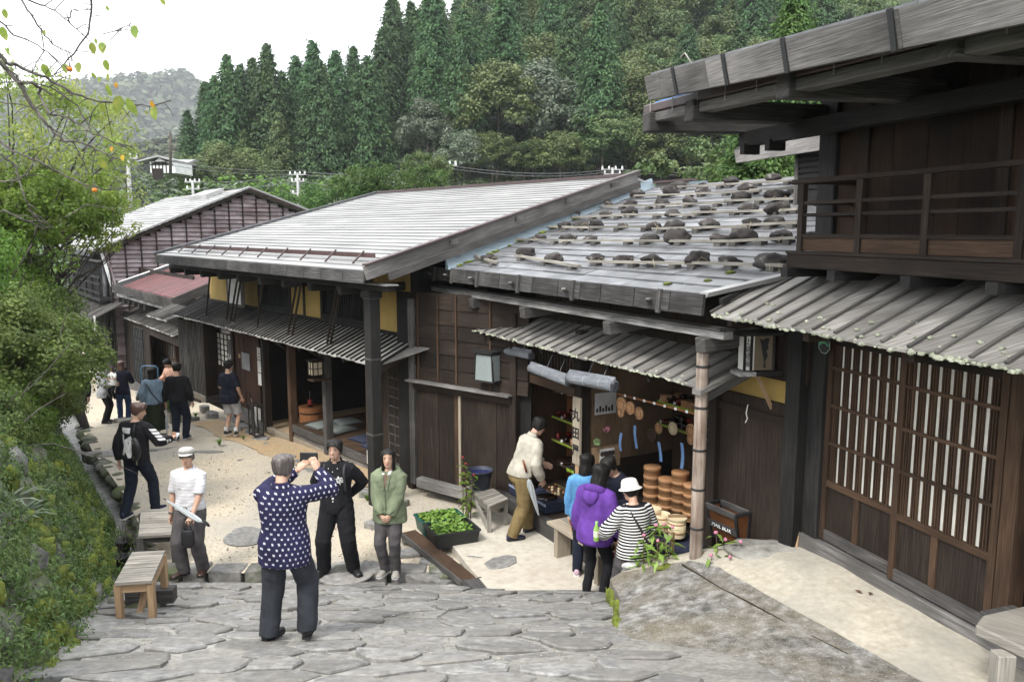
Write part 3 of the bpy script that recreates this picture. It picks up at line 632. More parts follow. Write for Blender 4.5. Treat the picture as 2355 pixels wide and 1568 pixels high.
tube(HA, 'wire_end', flat('wire2', (.3, .28, .25)), [(-.14, 1.64, la(5.6)), (-.1, 1.66, la(5.66)), (-.06, 1.66, la(5.7)), (-.02, 1.68, la(5.67))], .006, 5)
# ---------------------------------------------------------------- small annex roof behind it
q0 = FA.W(.62, -1.8, 0)
HN = thing('annex_roof', 'small grey-edged side roof on a dark louvred wall, behind the balcony of the near house', 'annex', FA.W(0, 0, 1.3), rotz(FA))
def N1(x, y, o): p = FA.N(x, y, o); return V((p.x, p.y, p.z-1.3))
t0, t1, t2, t3 = N1(1695, 345, -1.6), N1(1900, 300, -1.6), N1(1700, 375, -1.6), N1(1900, 345, -1.6)
MB().hexa([t3, t2, t2+V((0, .05, 0)), t3+V((0, .05, 0)), t1, t0, t0+V((0, .05, 0)), t1+V((0, .05, 0))], 0).build('verge_board', W_GREY, HN)
pk = N1(1845, 293, -2.6)
MB().add([t0+V((0, .06, .01)), t1+V((-.5, .06, .06)), t1+V((-.5, -2.2, .5)), pk], [(0, 1, 2, 3), (3, 2, 1, 0)]).build('roof_sheet', BRN_MET, HN)
wl = N1(1838, 350, -1.75); box(HN, 'wall', W_BLACK, -1, wl.x, -3, -1.75, la(3.2), wl.z+.02)
p = box(HN, 'louvre_slat', W_BLACK, -.6, wl.x, -1.75, -1.73, wl.z-.06, wl.z-.02); copies(p, [(0, 0, -.07*k) for k in range(1, 7)])
tube(HN, 'corner_post', W_GREYD, [(wl.x, -1.73, la(3.2)), (wl.x, -1.73, wl.z)], .03, 6)
# ================================================================ the shop with the stone-weighted roof
ZB = .2
HB = thing('shop', 'low wooden shop with stones on its shingle roof and open front full of woodware', 'shop', FB.W(0, 0, ZB), rotz(FB))
def lb(z): return z-ZB
def bB(name, m, a0, a1, o0, o1, z0, z1, **k): return box(HB, name, m, a0, a1, o0, o1, lb(z0), lb(z1), **k)
SB = .3; OB0 = .22; ZB0 = 3.68
def zr_B(o): return lb(ZB0+(OB0-o)*SB)
# where the roof meets the verge of the neighbour
def aC(o):
    lo = 6.0
    for k in range(40):
        p = FC.loc(FB.W(lo, o, 0))
        lo -= (p.x+4.1)*.9
        if abs(p.x+4.1) < 1e-4: break
    return lo
rows = frange(.22, -4.4, -.21) if False else [OB0-.215*i for i in range(23)]
RIDGE_O = rows[-1]
nt_ = 0
for i in range(len(rows)-1):
    o0, o1 = rows[i], rows[i+1]-.03; aR = interp([(-4.6, -5.4), (-1.2, -4.95), (-.55, -4.75), (.0, -4.25), (.3, -4.2)], o0)
    aL = aC((o0+o1)/2)-.05; n = 9; cuts = [aR+(aL-aR)*(k+(R.uniform(-.3, .3) if 0 < k < n else 0))/n for k in range(n+1)]
    for k in range(n):
        a, b = cuts[k]+.003, cuts[k+1]-.003; th = .014; j = R.uniform(-.003, .003); lf = .016+j
        MB().hexa([(a, o0+j*3, zr_B(o0)+lf), (b, o0+j*2, zr_B(o0)+lf), (b, o1, zr_B(o1)), (a, o1, zr_B(o1)), (a, o0+j*3, zr_B(o0)+lf+th), (b, o0+j*2, zr_B(o0)+lf+th), (b, o1, zr_B(o1)+th), (a, o1, zr_B(o1)+th)], 0).build('roof_tile', ROOF_TILE, HB)
# back slope, ridge and gable closing
MB().hexa([(-5.4, RIDGE_O, zr_B(RIDGE_O)-.05), (3.2, RIDGE_O, zr_B(RIDGE_O)-.05), (3.2, RIDGE_O-5, zr_B(RIDGE_O)-1.6), (-5.4, RIDGE_O-5, zr_B(RIDGE_O)-1.6), (-5.4, RIDGE_O, zr_B(RIDGE_O)), (3.2, RIDGE_O, zr_B(RIDGE_O)), (3.2, RIDGE_O-5, zr_B(RIDGE_O)-1.55), (-5.4, RIDGE_O-5, zr_B(RIDGE_O)-1.55)], 0).build('back_slope', ROOF_TILE, HB)
aL = aC(RIDGE_O)
bB('ridge_board', W_GREY, 1.6, aL-.1, RIDGE_O-.1, RIDGE_O-.02, ZB0+1.38, ZB0+1.52); bB('ridge_cap', BRN_MET, 1.55, aL-.05, RIDGE_O-.16, RIDGE_O+.02, ZB0+1.52, ZB0+1.56)
bB('ridge_plate', BLUE_MET, 1.2, 1.6, RIDGE_O-.1, RIDGE_O, ZB0+1.3, ZB0+1.5); bB('ridge_cap', ROOF_MET, -5.4, 1.5, RIDGE_O-.12, RIDGE_O+.03, ZB0+1.4, ZB0+1.45)
# weight boards and stones
Zx = lambda x: 923.8+.4065*x; Zy = lambda y: 369.5+.4065*y
def onroof(x, y): p = FB.roof(Zx(x), Zy(y), ZB0+.03, OB0, SB); return V((p.x, p.y, lb(p.z)))
for x0, y0, x1, y1, wd in ((345, 530, 540, 600, .05), (645, 555, 1005, 620, .06), (1055, 592, 1610, 606, .06), (1600, 602, 2165, 622, .06), (565, 458, 900, 470, .05), (895, 470, 1330, 474, .055), (1325, 474, 1860, 480, .055), (1850, 480, 2230, 462, .05), (775, 388, 1060, 396, .05), (1050, 394, 1420, 393, .05), (1420, 405, 1960, 395, .05), (1930, 388, 2240, 374, .05),
    (920, 338, 1260, 326, .05), (1255, 322, 1660, 326, .05), (1640, 312, 2160, 304, .05), (2100, 306, 2240, 296, .05), (1080, 272, 1440, 272, .05), (1430, 268, 1830, 256, .05), (1830, 246, 2235, 236, .05), (1290, 214, 1670, 206, .045), (1660, 204, 2030, 190, .045), (1970, 186, 2240, 176, .045), (1560, 164, 1830, 154, .045), (1820, 152, 2230, 130, .045)):
    p, q = onroof(x0, y0), onroof(x1, y1); p.z += .05; q.z += .05
    beam(HB, 'weight_board', W_BENCH, p, q, wd, .032)
    for t in (.1, .5, .9):
        c = p.lerp(q, t); bl = MB().box(c.x-.05, c.x+.05, c.y-.05, c.y+.05, c.z-.075, c.z-.018).build('weight_block', W_BATT, HB)
STN = [[(380, 525, 110), (495, 565, 95), (700, 545, 125), (858, 575, 110), (1098, 568, 130), (1257, 575, 130), (1418, 581, 120), (1675, 588, 150), (1852, 593, 145), (2087, 602, 190)],
 [(613, 446, 105), (780, 448, 75), (940, 453, 110), (1065, 458, 90), (1400, 458, 110), (1565, 461, 140), (1805, 465, 130), (1940, 458, 140), (2148, 450, 145), (2320, 440, 100)],
 [(825, 382, 110), (922, 386, 85), (1018, 381, 85), (1102, 382, 95), (1247, 382, 80), (1422, 387, 95), (1543, 390, 110), (1738, 387, 125), (1985, 375, 115), (2103, 367, 120)],
 [(968, 328, 90), (1152, 321, 80), (1287, 311, 105), (1527, 318, 100), (1733, 298, 105), (1960, 293, 120), (2128, 300, 160)],
 [(1143, 261, 105), (1300, 258, 75), (1470, 251, 95), (1628, 251, 85), (1918, 231, 120), (2127, 221, 150)],
 [(1333, 208, 85), (1515, 201, 100), (1703, 193, 95), (1958, 175, 95)],
 [(1567, 158, 100), (1705, 148, 60), (1862, 135, 90), (2100, 111, 85)]]
ORD = ['first', 'second', 'third', 'fourth', 'fifth', 'sixth', 'seventh', 'eighth', 'ninth', 'tenth']
ROWN = ['lowest row', 'second row from the eave', 'third row from the eave', 'fourth row from the eave', 'fifth row from the eave', 'second row from the ridge', 'topmost row by the ridge']
k = 0
for r, row in enumerate(STN):
    for c, (x, y, wd) in enumerate(row):
        p = onroof(x, y); P = FB.W(p.x, p.y, p.z+ZB); dist = (P-_C).length
        W = wd*.4065*dist/1835*.47; W *= R.uniform(.88, 1.06); hh = W*R.uniform(.44, .68); dd = W*R.uniform(.6, .85)
        v_, f_ = blob(W*1.02, dd, hh, k+20, 3, .25, 1.35)
        o = MB().add(v_, f_).build('roof_stone', ROOFROCK, None, smooth=True); o.location = P+V((0, 0, hh*.72)); o.rotation_euler = (R.uniform(-.1, .1), R.uniform(-.12, .12), R.uniform(-.25, .25))
        sz = 'large' if wd >= 125 else ('small' if wd <= 85 else 'mid-sized')
        tag(o, '%s dark roof stone, %s from the left in the %s' % (sz, ORD[c], ROWN[r]), 'stone', 'stones weighting the shop roof'); k += 1
# moss and dry stalks along the left edge of the roof
for i in range(34):
    o = R.uniform(-2.8, .15); a = aC(o)-R.uniform(.02, .16); v_, f_ = blob(R.uniform(.03, .1), R.uniform(.03, .1), .02, i, 1, .3)
    MB().add([(q.x+a, q.y+o, q.z+zr_B(o)+.035) for q in v_], f_).build('moss_patch', MOSS, HB, smooth=True)
for x, y in ((1505, 695), (1735, 678), (1860, 632)):
    p = onroof(x, y); v_, f_ = blob(.06, .05, .018, x, 1, .3); MB().add([q+p for q in v_], f_).build('moss_patch', MOSS, HB, smooth=True)
stalk = flat('dry_stalk', (.4, .34, .22), .9)
for i in range(60):
    rr = R.choice(STN[:5]); x, y, wd = R.choice(rr); p = onroof(x+R.uniform(-60, 80), y+R.uniform(-5, 15)); d = V((R.uniform(-.3, .3), R.uniform(-.1, .25), 0)); d.z = -SB*d.y
    tube(HB, 'dry_stalk', stalk, [p+V((0, 0, .03)), p+d*.5+V((0, 0, .06+R.uniform(0, .05))), p+d+V((0, 0, .03))], .003, 3)
# flashing towards the neighbour
pts = [FB.W(aC(o), o, 0) for o in (.3, -4.5)]
l0, l1 = aC(.3), aC(-4.5)
MB().hexa([(l0-.12, .3, zr_B(.3)+.03), (l0+.0, .3, zr_B(.3)+.03), (l1+.0, -4.5, zr_B(-4.5)+.03), (l1-.12, -4.5, zr_B(-4.5)+.03), (l0-.02, .3, zr_B(.3)+.2), (l0+.02, .3, zr_B(.3)+.2), (l1+.02, -4.5, zr_B(-4.5)+.2), (l1-.02, -4.5, zr_B(-4.5)+.2)], 1).build('flashing', BLUE_MET, HB)
MB().hexa([(-4.2, .24, zr_B(.24)+.0), (-4.1, .24, zr_B(.24)), (-4.85, -.85, zr_B(-.85)), (-4.95, -.85, zr_B(-.85)), (-4.24, .24, zr_B(.24)+.05), (-4.12, .24, zr_B(.24)+.05), (-4.87, -.85, zr_B(-.85)+.05), (-4.99, -.85, zr_B(-.85)+.05)], 1).build('flashing', ROOF_MET, HB)
# fascia of overlapping boards with pegs
aL0, aR0 = 2.62, -4.2; nb = 13
cuts = [lerp(aL0, aR0, (k+(R.uniform(-.2, .2) if 0 < k < nb else 0))/nb) for k in range(nb+1)]
for k in range(nb):
    a, b = cuts[k+1], cuts[k]; zt = ZB0+.025; 
    MB().hexa([(a+.004, .255, lb(zt-.2)), (b-.004, .255, lb(zt-.2)), (b-.004, .285, lb(zt-.2)), (a+.004, .29, lb(zt-.2)), (a+.004, .235, lb(zt)), (b-.004, .235, lb(zt)), (b-.004, .262, lb(zt)), (a+.004, .268, lb(zt))], 0).build('fascia_board', W_FASC, HB)
for a in (2.32, 1.62, .72, -.52, -1.85, -3.45): beam(HB, 'fascia_peg', W_GREY, (a+.05, .28, lb(ZB0-.1)), (a-.06, .38, lb(ZB0-.06)), .05, .022); beam(HB, 'fascia_strap', W_GREYD, (a-.12, .3, lb(ZB0-.2)), (a-.12, .275, lb(ZB0+.04)), .05, .03)
# eave beam on arms
bB('eave_beam', W_WHITE, -4.35, 3.15, .02, .15, 3.285, 3.36, bevel=.006)
bB('eave_plank', W_GREYD, -4.35, 3.15, .0, .19, 3.365, 3.385)
bB('eave_purlin', W_BLACK, -4.7, 3.1, -.5, -.38, 3.5, 3.66)
for a in (3.0, 2.1, .98, -.6, -2.55, -4.1): MB().hexa([(a-.07, -.6, lb(3.2)), (a+.07, -.6, lb(3.2)), (a+.07, .2, lb(3.13)), (a-.07, .2, lb(3.13)), (a-.07, -.6, lb(3.34)), (a+.07, -.6, lb(3.34)), (a+.07, .22, lb(3.28)), (a-.07, .22, lb(3.28))], 1).build('eave_arm', W_GREYD, HB, bevel=.012)
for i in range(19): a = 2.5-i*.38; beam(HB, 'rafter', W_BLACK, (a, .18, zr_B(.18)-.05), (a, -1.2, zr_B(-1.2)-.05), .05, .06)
# upper front wall between the two roofs
planks(HB, 'wall_board', W_DARK, -4.75, .35, -.6, -.55, lb(2.85), lb(3.66), .32)
# lower board roof
pent(HB, -4.02, 2.45, -.55, lb(3.02), .13, lb(2.77), W_PENT, .215, .028, .018, rag=.02)
m_ = MB()
for i in range(260):
    a = R.uniform(-4.0, 2.42); s = R.uniform(.008, .02); v_, f_ = blob(s*1.6, s, s*.8, i, 1, .3); oo = .13+R.uniform(-.02, .02) if i < 200 else .13-R.random()**2*.2
    m_.add([(q.x+a, q.y+oo, q.z+lb(2.78)+(.13-oo)*.37) for q in v_], f_)
tag(m_.build('lichen', lich, HB), kind='stuff')
MB().hexa([(-4.1, .18, lb(2.71)), (-3.98, .18, lb(2.71)), (-4.02, -.72, lb(3.03)), (-4.14, -.72, lb(3.03)), (-4.1, .18, lb(2.76)), (-3.98, .18, lb(2.76)), (-4.02, -.72, lb(3.08)), (-4.14, -.72, lb(3.08))], 1).build('verge_board', W_PENT, HB)
beam(HB, 'verge_beam', W_GREYD, (-4.03, .1, lb(2.67)), (-4.06, -.75, lb(2.97)), .06, .1)
for i in range(9): a = 2.2-i*.76; beam(HB, 'pent_bracket', W_DARK, (a, -.55, lb(2.93)), (a, .05, lb(2.7)), .05, .06)
# shop front: sill, posts, lintel
bB('sill', W_GREYD, -3.2, .62, -.12, .0, .1, .36, bevel=.008); bB('floor', W_DARK, -3.6, .62, -3.2, -.12, .3, .35)
bB('post', W_DARK, .55, .68, -.4, -.27, .1, 3.0, bevel=.008); bB('post', W_DARK, -1.28, -1.13, -.45, -.3, .36, 3.0, bevel=.008); bB('post', W_DARK, -3.62, -3.5, -.6, -.48, .1, 3.0)
MB().hexa([(-1.13, -.36, lb(2.1)), (.55, -.36, lb(2.1)), (.55, -.3, lb(2.1)), (-1.13, -.3, lb(2.1)), (-1.13, -.36, lb(2.22)), (.55, -.36, lb(2.22)), (.55, -.3, lb(2.22)), (-1.13, -.3, lb(2.22))], 0).build('lintel', W_BROWN, HB)
lattice(HB, W_DARK, -1.1, .55, -.36, lb(2.22), lb(2.85), 20, .025, .03, name='transom_bar')
# inside of the shop
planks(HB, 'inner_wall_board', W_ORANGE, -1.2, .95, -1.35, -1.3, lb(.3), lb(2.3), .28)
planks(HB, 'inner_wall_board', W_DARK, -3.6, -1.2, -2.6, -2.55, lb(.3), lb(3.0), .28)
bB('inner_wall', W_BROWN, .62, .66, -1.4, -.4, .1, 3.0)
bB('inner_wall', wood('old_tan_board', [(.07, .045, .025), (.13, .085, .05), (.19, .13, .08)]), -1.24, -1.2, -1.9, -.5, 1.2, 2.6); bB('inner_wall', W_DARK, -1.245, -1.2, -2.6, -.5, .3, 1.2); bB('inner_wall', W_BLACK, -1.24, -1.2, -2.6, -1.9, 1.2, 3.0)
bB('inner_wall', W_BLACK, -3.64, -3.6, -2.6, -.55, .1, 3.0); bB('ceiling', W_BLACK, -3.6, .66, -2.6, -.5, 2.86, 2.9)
# wall of wide dark boards right of the shop, running to the near house
planks(HB, 'wall_board', W_DARK, -4.55, -3.52, -.6, -.55, lb(.2), lb(2.62), .34)
bB('wall_rail', W_DARK, -4.6, -3.5, -.55, -.52, 2.42, 2.5); bB('wall_panel', PLASTER, -4.6, -3.6, -.63, -.6, 2.62, 3.0)
bB('post', W_BLACK, -4.72, -4.55, -.62, -.48, .2, 3.4)
bB('door_frame_post', W_GREYD, -3.56, -3.5, -.545, -.49, .2, 2.5)
# gate wall to the left, set at another angle
GO = atZ(1178, 1180, .04); FG = Fr(51.8, (GO.x, GO.y))
GW = thing('gate_wall', 'weathered dark board gate with a plank hood, between the shop and the tea house', 'gate', FG.W(0, 0, .1), rotz(FG))
def gx(x, y): p = FG.N(x, y, 0); return p.x, p.z-.1
L_, zl = gx(957, 875); zt, zg = gx(965, 865)[1], 0
box(GW, 'hood_board', W_GREY, -.05, L_+.1, .0, .17, zl-.0, zl+.03, bevel=.005); box(GW, 'gate_lintel', W_DARK, -.02, L_+.02, .0, .06, zl-.12, zl-.01)
box(GW, 'sill', W_GREY, .55, L_-.1, .0, .14, 0, .16, bevel=.008)
e = [gx(x, 1000)[0] for x in (1180, 1143, 1100, 1060, 1046, 1010, 972, 957)]
for k, m in enumerate((W_DARK, W_DARK, W_DARK, W_BROWN, W_GREYD, W_DARK, W_DARK)): box(GW, 'gate_board', W_DARK if m is not W_BROWN else W_BROWN, e[k]+.003, e[k+1]-.003, -.03+.006*(k % 3), .0+.008*(k % 2), .02, zl-.1, ax=2)
box(GW, 'cover_strip', W_PALE, e[3]-.02, e[3]+.025, .008, .03, .05, zl-.12)
box(GW, 'handle_slot', BLK_MET, gx(994, 1000)[0]-.012, gx(994, 1000)[0]+.012, .0, .012, gx(994, 1030)[1], gx(994, 985)[1])
clap(GW, 'siding_board', W_DARK, -.3, L_+.05, .0, zl+.03, 3.2, .24, seg=3)
for x in (1052, 1010, 1130, 965): a = gx(x, 850)[0]; box(GW, 'siding_strip', W_BROWN, a-.015, a+.015, .018, .035, zl+.03, 3.2)
box(GW, 'post', W_DARK, -.1, .02, -.1, .05, 0, 3.0, bevel=.008); box(GW, 'post', W_GREYD, L_, L_+.12, -.08, .06, 0, 3.1, bevel=.008)
box(GW, 'back', W_BLACK, -.3, L_+.5, -.1, -.07, 0, 3.2)
# ================================================================ the tea house with the large metal roof
ZC = -.3
HC = thing('tea_house', 'long tea house with yellow plaster upper wall, barred windows and wide grey metal roof', 'house', FC.W(0, 0, ZC), rotz(FC))
def lc(z): return z-ZC
def bC(name, m, a0, a1, o0, o1, z0, z1, **k): return box(HC, name, m, a0, a1, o0, o1, lc(z0), lc(z1), **k)
def ca(x, y, o=0): return FC.N(x, y, o).x
def cz(x, y, o=0): return FC.N(x, y, o).z
SCR = .277
def zr_C(o): return lc(3.8+(1.0-o)*SCR)
# roof of long standing metal strips
O0, O1 = 1.36, -4.5; ns = 30
rr = FC.Z(832, 466, 5.3); aRidgeL = 6.6
def aLv(o): return lerp(6.05, 5.35, (O0-o)/(O0-O1))
for i in range(ns):
    o0 = lerp(O0, O1, i/ns); o1 = lerp(O0, O1, (i+1)/ns)-.01; j = R.uniform(-.004, .004)
    MB().hexa([(-4.08, o0, zr_C(o0)+.004), (aLv(o0), o0, zr_C(o0)+.004), (aLv(o1), o1, zr_C(o1)-.004), (-4.08, o1, zr_C(o1)-.004), (-4.08, o0+.006, zr_C(o0)+.024+j), (aLv(o0), o0+.006, zr_C(o0)+.024-j), (aLv(o1), o1, zr_C(o1)+.004), (-4.08, o1, zr_C(o1)+.004)], 0).build('roof_strip', ROOF_MET, HC)
MB().hexa([(-4.08, O1, zr_C(O1)-.05), (5.35, O1, zr_C(O1)-.05), (5.35, O1-6, zr_C(O1)-1.7), (-4.08, O1-6, zr_C(O1)-1.7), (-4.08, O1, zr_C(O1)), (5.35, O1, zr_C(O1)), (5.35, O1-6, zr_C(O1)-1.65), (-4.08, O1-6, zr_C(O1)-1.65)], 0).build('back_slope', ROOF_MET, HC)
bC('ridge_cap', BRN_MET, -4.12, 5.4, O1-.1, O1+.1, zr_C(O1)+ZC+.0, zr_C(O1)+ZC+.06)
beam(HC, 'verge_cap', DRKGREY, (aLv(O0)+.05, O0+.02, zr_C(O0)+.01), (aLv(O1)+.05, O1, zr_C(O1)+.01), .14, .13)
beam(HC, 'verge_board', W_GREY, (-4.12, O0+.05, zr_C(O0)-.02), (-4.12, O1, zr_C(O1)-.02), .05, .22, bevel=.006)
beam(HC, 'verge_cap', BRN_MET, (-4.13, O0+.06, zr_C(O0)+.105), (-4.13, O1-.05, zr_C(O1)+.105), .13, .025)
beam(HC, 'verge_board', W_GREYD, (-4.2, O0-.3, zr_C(O0-.3)-.16), (-4.2, O1, zr_C(O1)-.16), .04, .12)
for o in (-.1, -1.45, -2.6, -3.75): beam(HC, 'verge_peg', W_GREYD, (-4.1, o, zr_C(o)+.0), (-4.36, o-.02, zr_C(o)+.03), .03, .07)
# snow guard
bC('snow_guard', flat('maroon_rail', (.075, .042, .04), .5), -3.6, 5.3, .92, .95, zr_C(.93)+ZC+.06, zr_C(.93)+ZC+.13)
for k in range(10): a = 5.1-k*.93; beam(HC, 'guard_bracket', BRN_MET, (a, 1.14, zr_C(1.1)+.02), (a, .93, zr_C(.93)+.16), .025, .025)
# fascia of grey boards, gutter beam and arms
nb = 15; cuts = [lerp(5.95, -4.1, (k+(R.uniform(-.15, .15) if 0 < k < nb else 0))/nb) for k in range(nb+1)]
for k in range(nb):
    a, b = cuts[k+1], cuts[k]
    MB().hexa([(a+.006, 1.4, lc(3.53)), (b-.006, 1.4, lc(3.53)), (b-.006, 1.43, lc(3.53)), (a+.006, 1.43, lc(3.53)), (a+.006, 1.38, zr_C(O0)+.005), (b-.006, 1.38, zr_C(O0)+.005), (b-.006, 1.41, zr_C(O0)+.005), (a+.006, 1.41, zr_C(O0)+.005)], 0).build('fascia_board', W_FASC, HC)
bC('eave_beam', W_BLACK, -4.25, 5.95, .97, 1.11, 3.4, 3.48, bevel=.006); bC('eave_plank', W_WHITE, -4.3, 5.95, .95, 1.16, 3.485, 3.505)
for k in range(9):
    a = 5.55-k*1.06
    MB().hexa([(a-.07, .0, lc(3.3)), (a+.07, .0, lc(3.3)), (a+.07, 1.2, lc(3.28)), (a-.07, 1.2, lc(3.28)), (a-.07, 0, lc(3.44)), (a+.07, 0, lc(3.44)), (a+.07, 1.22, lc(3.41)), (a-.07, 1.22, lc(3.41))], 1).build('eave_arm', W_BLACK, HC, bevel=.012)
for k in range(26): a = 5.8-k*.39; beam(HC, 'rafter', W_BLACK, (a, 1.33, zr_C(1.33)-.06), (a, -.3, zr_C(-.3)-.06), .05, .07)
# upper wall
w1a, w1b, w2a, w2b = ca(598, 690), ca(668, 690), ca(742, 700), ca(845, 710)
zs = 2.5
def wallseg(a0, a1, nm='plaster_panel', m=PLASTER): bC(nm, m, min(a0, a1), max(a0, a1), -.08, 0, zs+.06, 3.9)
aW0, aW1 = 6.4, -3.2
wallseg(aW0, w1a); wallseg(w1b, w2a); wallseg(w2b, aW1)
bC('wall_sill', W_BLACK, aW1, aW0, -.06, .06, zs-.02, zs+.06)
for a0, a1 in ((w1a, w1b), (w2a, w2b)):
    b = bC('window', W_BLACK, a1, a0, -.14, -.12, zs+.06, 3.9)
    for s in (a0, a1): box(b, 'window_frame', W_BLACK, s-.05, s+.05, -.08, .03, lc(zs+.06), lc(3.9))
    box(b, 'window_frame', W_BLACK, a1, a0, -.06, .035, lc(zs+.06), lc(zs+.15)); n = 15 if a0 is w1a else 17
    p = box(b, 'window_bar', W_BLACK, a1+.08, a1+.115, -.05, -.015, lc(zs+.15), lc(3.9)); copies(p, [(k*(a0-a1-.2)/n, 0, 0) for k in range(1, n+1)])
for x in (562, 700, 950): a = ca(x, 700); bC('wall_post', W_BLACK if x == 950 else W_DARK, a-.05, a+.05, -.07, .012, zs, 3.7)
# end wall towards the gate
MB().add([(aW1, -.08, 0), (aW1, -4.5, 0), (aW1, -4.5, zr_C(-4.5)-.08), (aW1, -.08, zr_C(-.08)-.08)], [(0, 1, 2, 3), (3, 2, 1, 0)]).build('end_wall', W_BLACK, HC)
MB().add([(6.4, 0, lc(2.4)), (6.4, -4.5, lc(2.4)), (6.4, -4.5, zr_C(-4.5)-.05), (6.4, 0, zr_C(0)-.05)], [(0, 1, 2, 3), (3, 2, 1, 0)]).build('end_wall', PLASTER, HC)
# lower board roof with battens
pent(HC, -3.45, 6.75, .03, lc(2.5), .86, lc(2.14), W_LGREY, .17, .05, .03, bmat=W_BLACK, rag=.012)  # black batten colour draws the gaps and batten shadow between the boards
beam(HC, 'verge_board', W_DARK, (-3.47, .9, lc(2.06)), (-3.47, -.55, lc(2.66)), .03, .13)
MB().hexa([(-3.95, .0, lc(2.46)), (-3.42, .86, lc(2.13)), (-3.42, .02, lc(2.49)), (-3.9, -.5, lc(2.66)), (-3.95, .0, lc(2.48)), (-3.42, .86, lc(2.15)), (-3.42, .02, lc(2.51)), (-3.9, -.5, lc(2.68))]).build('pent_corner', W_PENT, HC)
pent(HC, 6.75, 8.6, .25, lc(2.25), 1.0, lc(1.98), W_LGREY, .17, .03, .026, bmat=W_BATT, rag=.012)
for k in range(12): a = 6.4-k*.86; beam(HC, 'pent_bracket', W_DARK, (a, 0, lc(2.4)), (a, .8, lc(2.08)), .05, .07)
# slanting stays between the two roofs (pixel columns of their two ends on the eave beam and on the lower roof)
for x0, y0, x1, y1 in ((484, 630, 474, 722), (530, 615, 522, 745), (548, 625, 530, 745), (556, 625, 538, 750), (605, 640, 592, 755), (684, 645, 662, 778), (694, 645, 672, 780), (786, 660, 760, 800), (777, 655, 752, 790)):
    p = FC.N(x0, y0, .95); q = FC.N(x1, y1, .62); beam(HC, 'stay_pole', W_DARK, (p.x, p.y, lc(3.42)), (q.x, q.y, lc(2.27)), .035, .035)
# hanging signboard at the left of the upper wall
sgn = thing('signboard', 'tall white framed signboard hanging below the tea house eaves', 'sign', FC.W(0, 0, ZC), rotz(FC))
a0, a1 = ca(524, 660, .35), ca(556, 660, .35); box(sgn, 'board', WHITE, a1, a0, .33, .36, lc(2.62), lc(3.25)); 
for a in (a0, a1): box(sgn, 'frame', W_GREY, a-.02, a+.02, .31, .38, lc(2.55), lc(3.32))
box(sgn, 'frame', W_GREYD, a1, a0, .31, .38, lc(2.56), lc(2.62))
# ---- ground floor
p1, p2, pR = ca(670, 900), ca(752, 950), ca(865, 960)
aD0, aD1 = ca(545, 900), ca(612, 900)
for a, m in ((p1, W_BROWN), (p2, W_GREYD), (aD1, W_DARK), (aD0+.04, W_DARK), (-3.12, W_DARK)): bC('post', m, a-.07, a+.07, -.1, .06, -.3, 2.2, bevel=.008)
bC('lintel', W_BLACK, -3.2, 6.9, -.1, .04, 1.86, 2.05)
bC('sill', W_PALE, p1, aD1, -.08, .05, -.32, -.2, bevel=.006); bC('sill', W_GREY, aD1, 5.2, -.06, .04, -.32, -.16)
MB().beam((p1+.1, .0, lc(1.75)), (p1-.25, .5, lc(2.05)), .06, .07).build('brace', W_DARK, HC); MB().beam((p2+.1, .0, lc(1.75)), (p2-.25, .5, lc(2.05)), .06, .07).build('brace', W_DARK, HC)
# wooden door, paper notices, window of paper panes with a written board
dr = bC('door', W_RED, aD1+.32, aD0, -.03, .01, -.16, 1.86)
for a in (aD1+.3, aD0-.3, aD0-.62): box(dr, 'door_board_joint', W_DARK, a-.01, a+.01, .01, .016, lc(-.1), lc(1.8))
box(dr, 'door_kick', W_GREY, aD1+.32, aD0, .01, .022, lc(-.16), lc(.02))
bC('notice', PAPER, ca(598, 940, .03)-.02, ca(577, 940, .03), .025, .03, cz(590, 962, .03), cz(590, 936, .03)); bC('notice', flat('grey_notice', (.3, .3, .3), .9), ca(574, 830, .03), ca(556, 830, .03), .025, .03, cz(565, 850, .03), cz(565, 812, .03))
MB().lathe((ca(550, 818, .05), .03, lc(cz(550, 818, .05))), [(.06, 0), (.06, .02), (.001, .022)], 16, (0, 1, 0)).build('round_plaque', W_TAN, HC)
a0, a1 = ca(500, 830), ca(541, 830)
wz0, wz1 = .85, 1.7
wn = bC('window', SHOJI, a1, a0, -.04, -.025, wz0, wz1)
p = box(wn, 'muntin', W_DARK, a1, a1+.02, -.02, 0, lc(wz0), lc(wz1)); copies(p, [((a0-a1)*k/5, 0, 0) for k in range(1, 6)])
p = box(wn, 'muntin', W_DARK, a1, a0, -.018, .002, lc(wz0), lc(wz0)+.02); copies(p, [(0, 0, (wz1-wz0)*k/6) for k in range(1, 7)])
planks(HC, 'wall_board', W_DARK, a1, a0, -.05, 0, lc(-.3), lc(wz0), .25); planks(HC, 'wall_board', W_DARK, aD0+.1, a1, -.05, 0, lc(-.3), lc(1.86), .2); planks(HC, 'wall_board', W_DARK, a0, 6.9, -.05, 0, lc(-.3), lc(2.0), .25)
bd = bC('written_board', W_GREYD, aD0+.12, aD0+.36, .03, .05, .1, 1.62)
def text(par, name, body, size, m, loc, rot, ext=.003, vertical=False, bold=0):
    c = bpy.data.curves.new(name, 'FONT'); c.body = '\n'.join(body) if vertical else body; c.size = size; c.offset = bold; c.extrude = ext; c.align_x = 'CENTER'; c.align_y = 'CENTER'; c.space_line = .95
    o = bpy.data.objects.new(name, c); COL.objects.link(o); dg = bpy.context.evaluated_depsgraph_get()
    me = bpy.data.meshes.new_from_object(o.evaluated_get(dg)); bpy.data.objects.remove(o); me.materials.clear(); me.materials.append(m)
    o = link(name, me, par, loc); o.rotation_euler = rot; return o
INK = flat('black_ink', (.012, .012, .012), .8); CHALK = flat('white_lettering', (.7, .7, .68), .9)
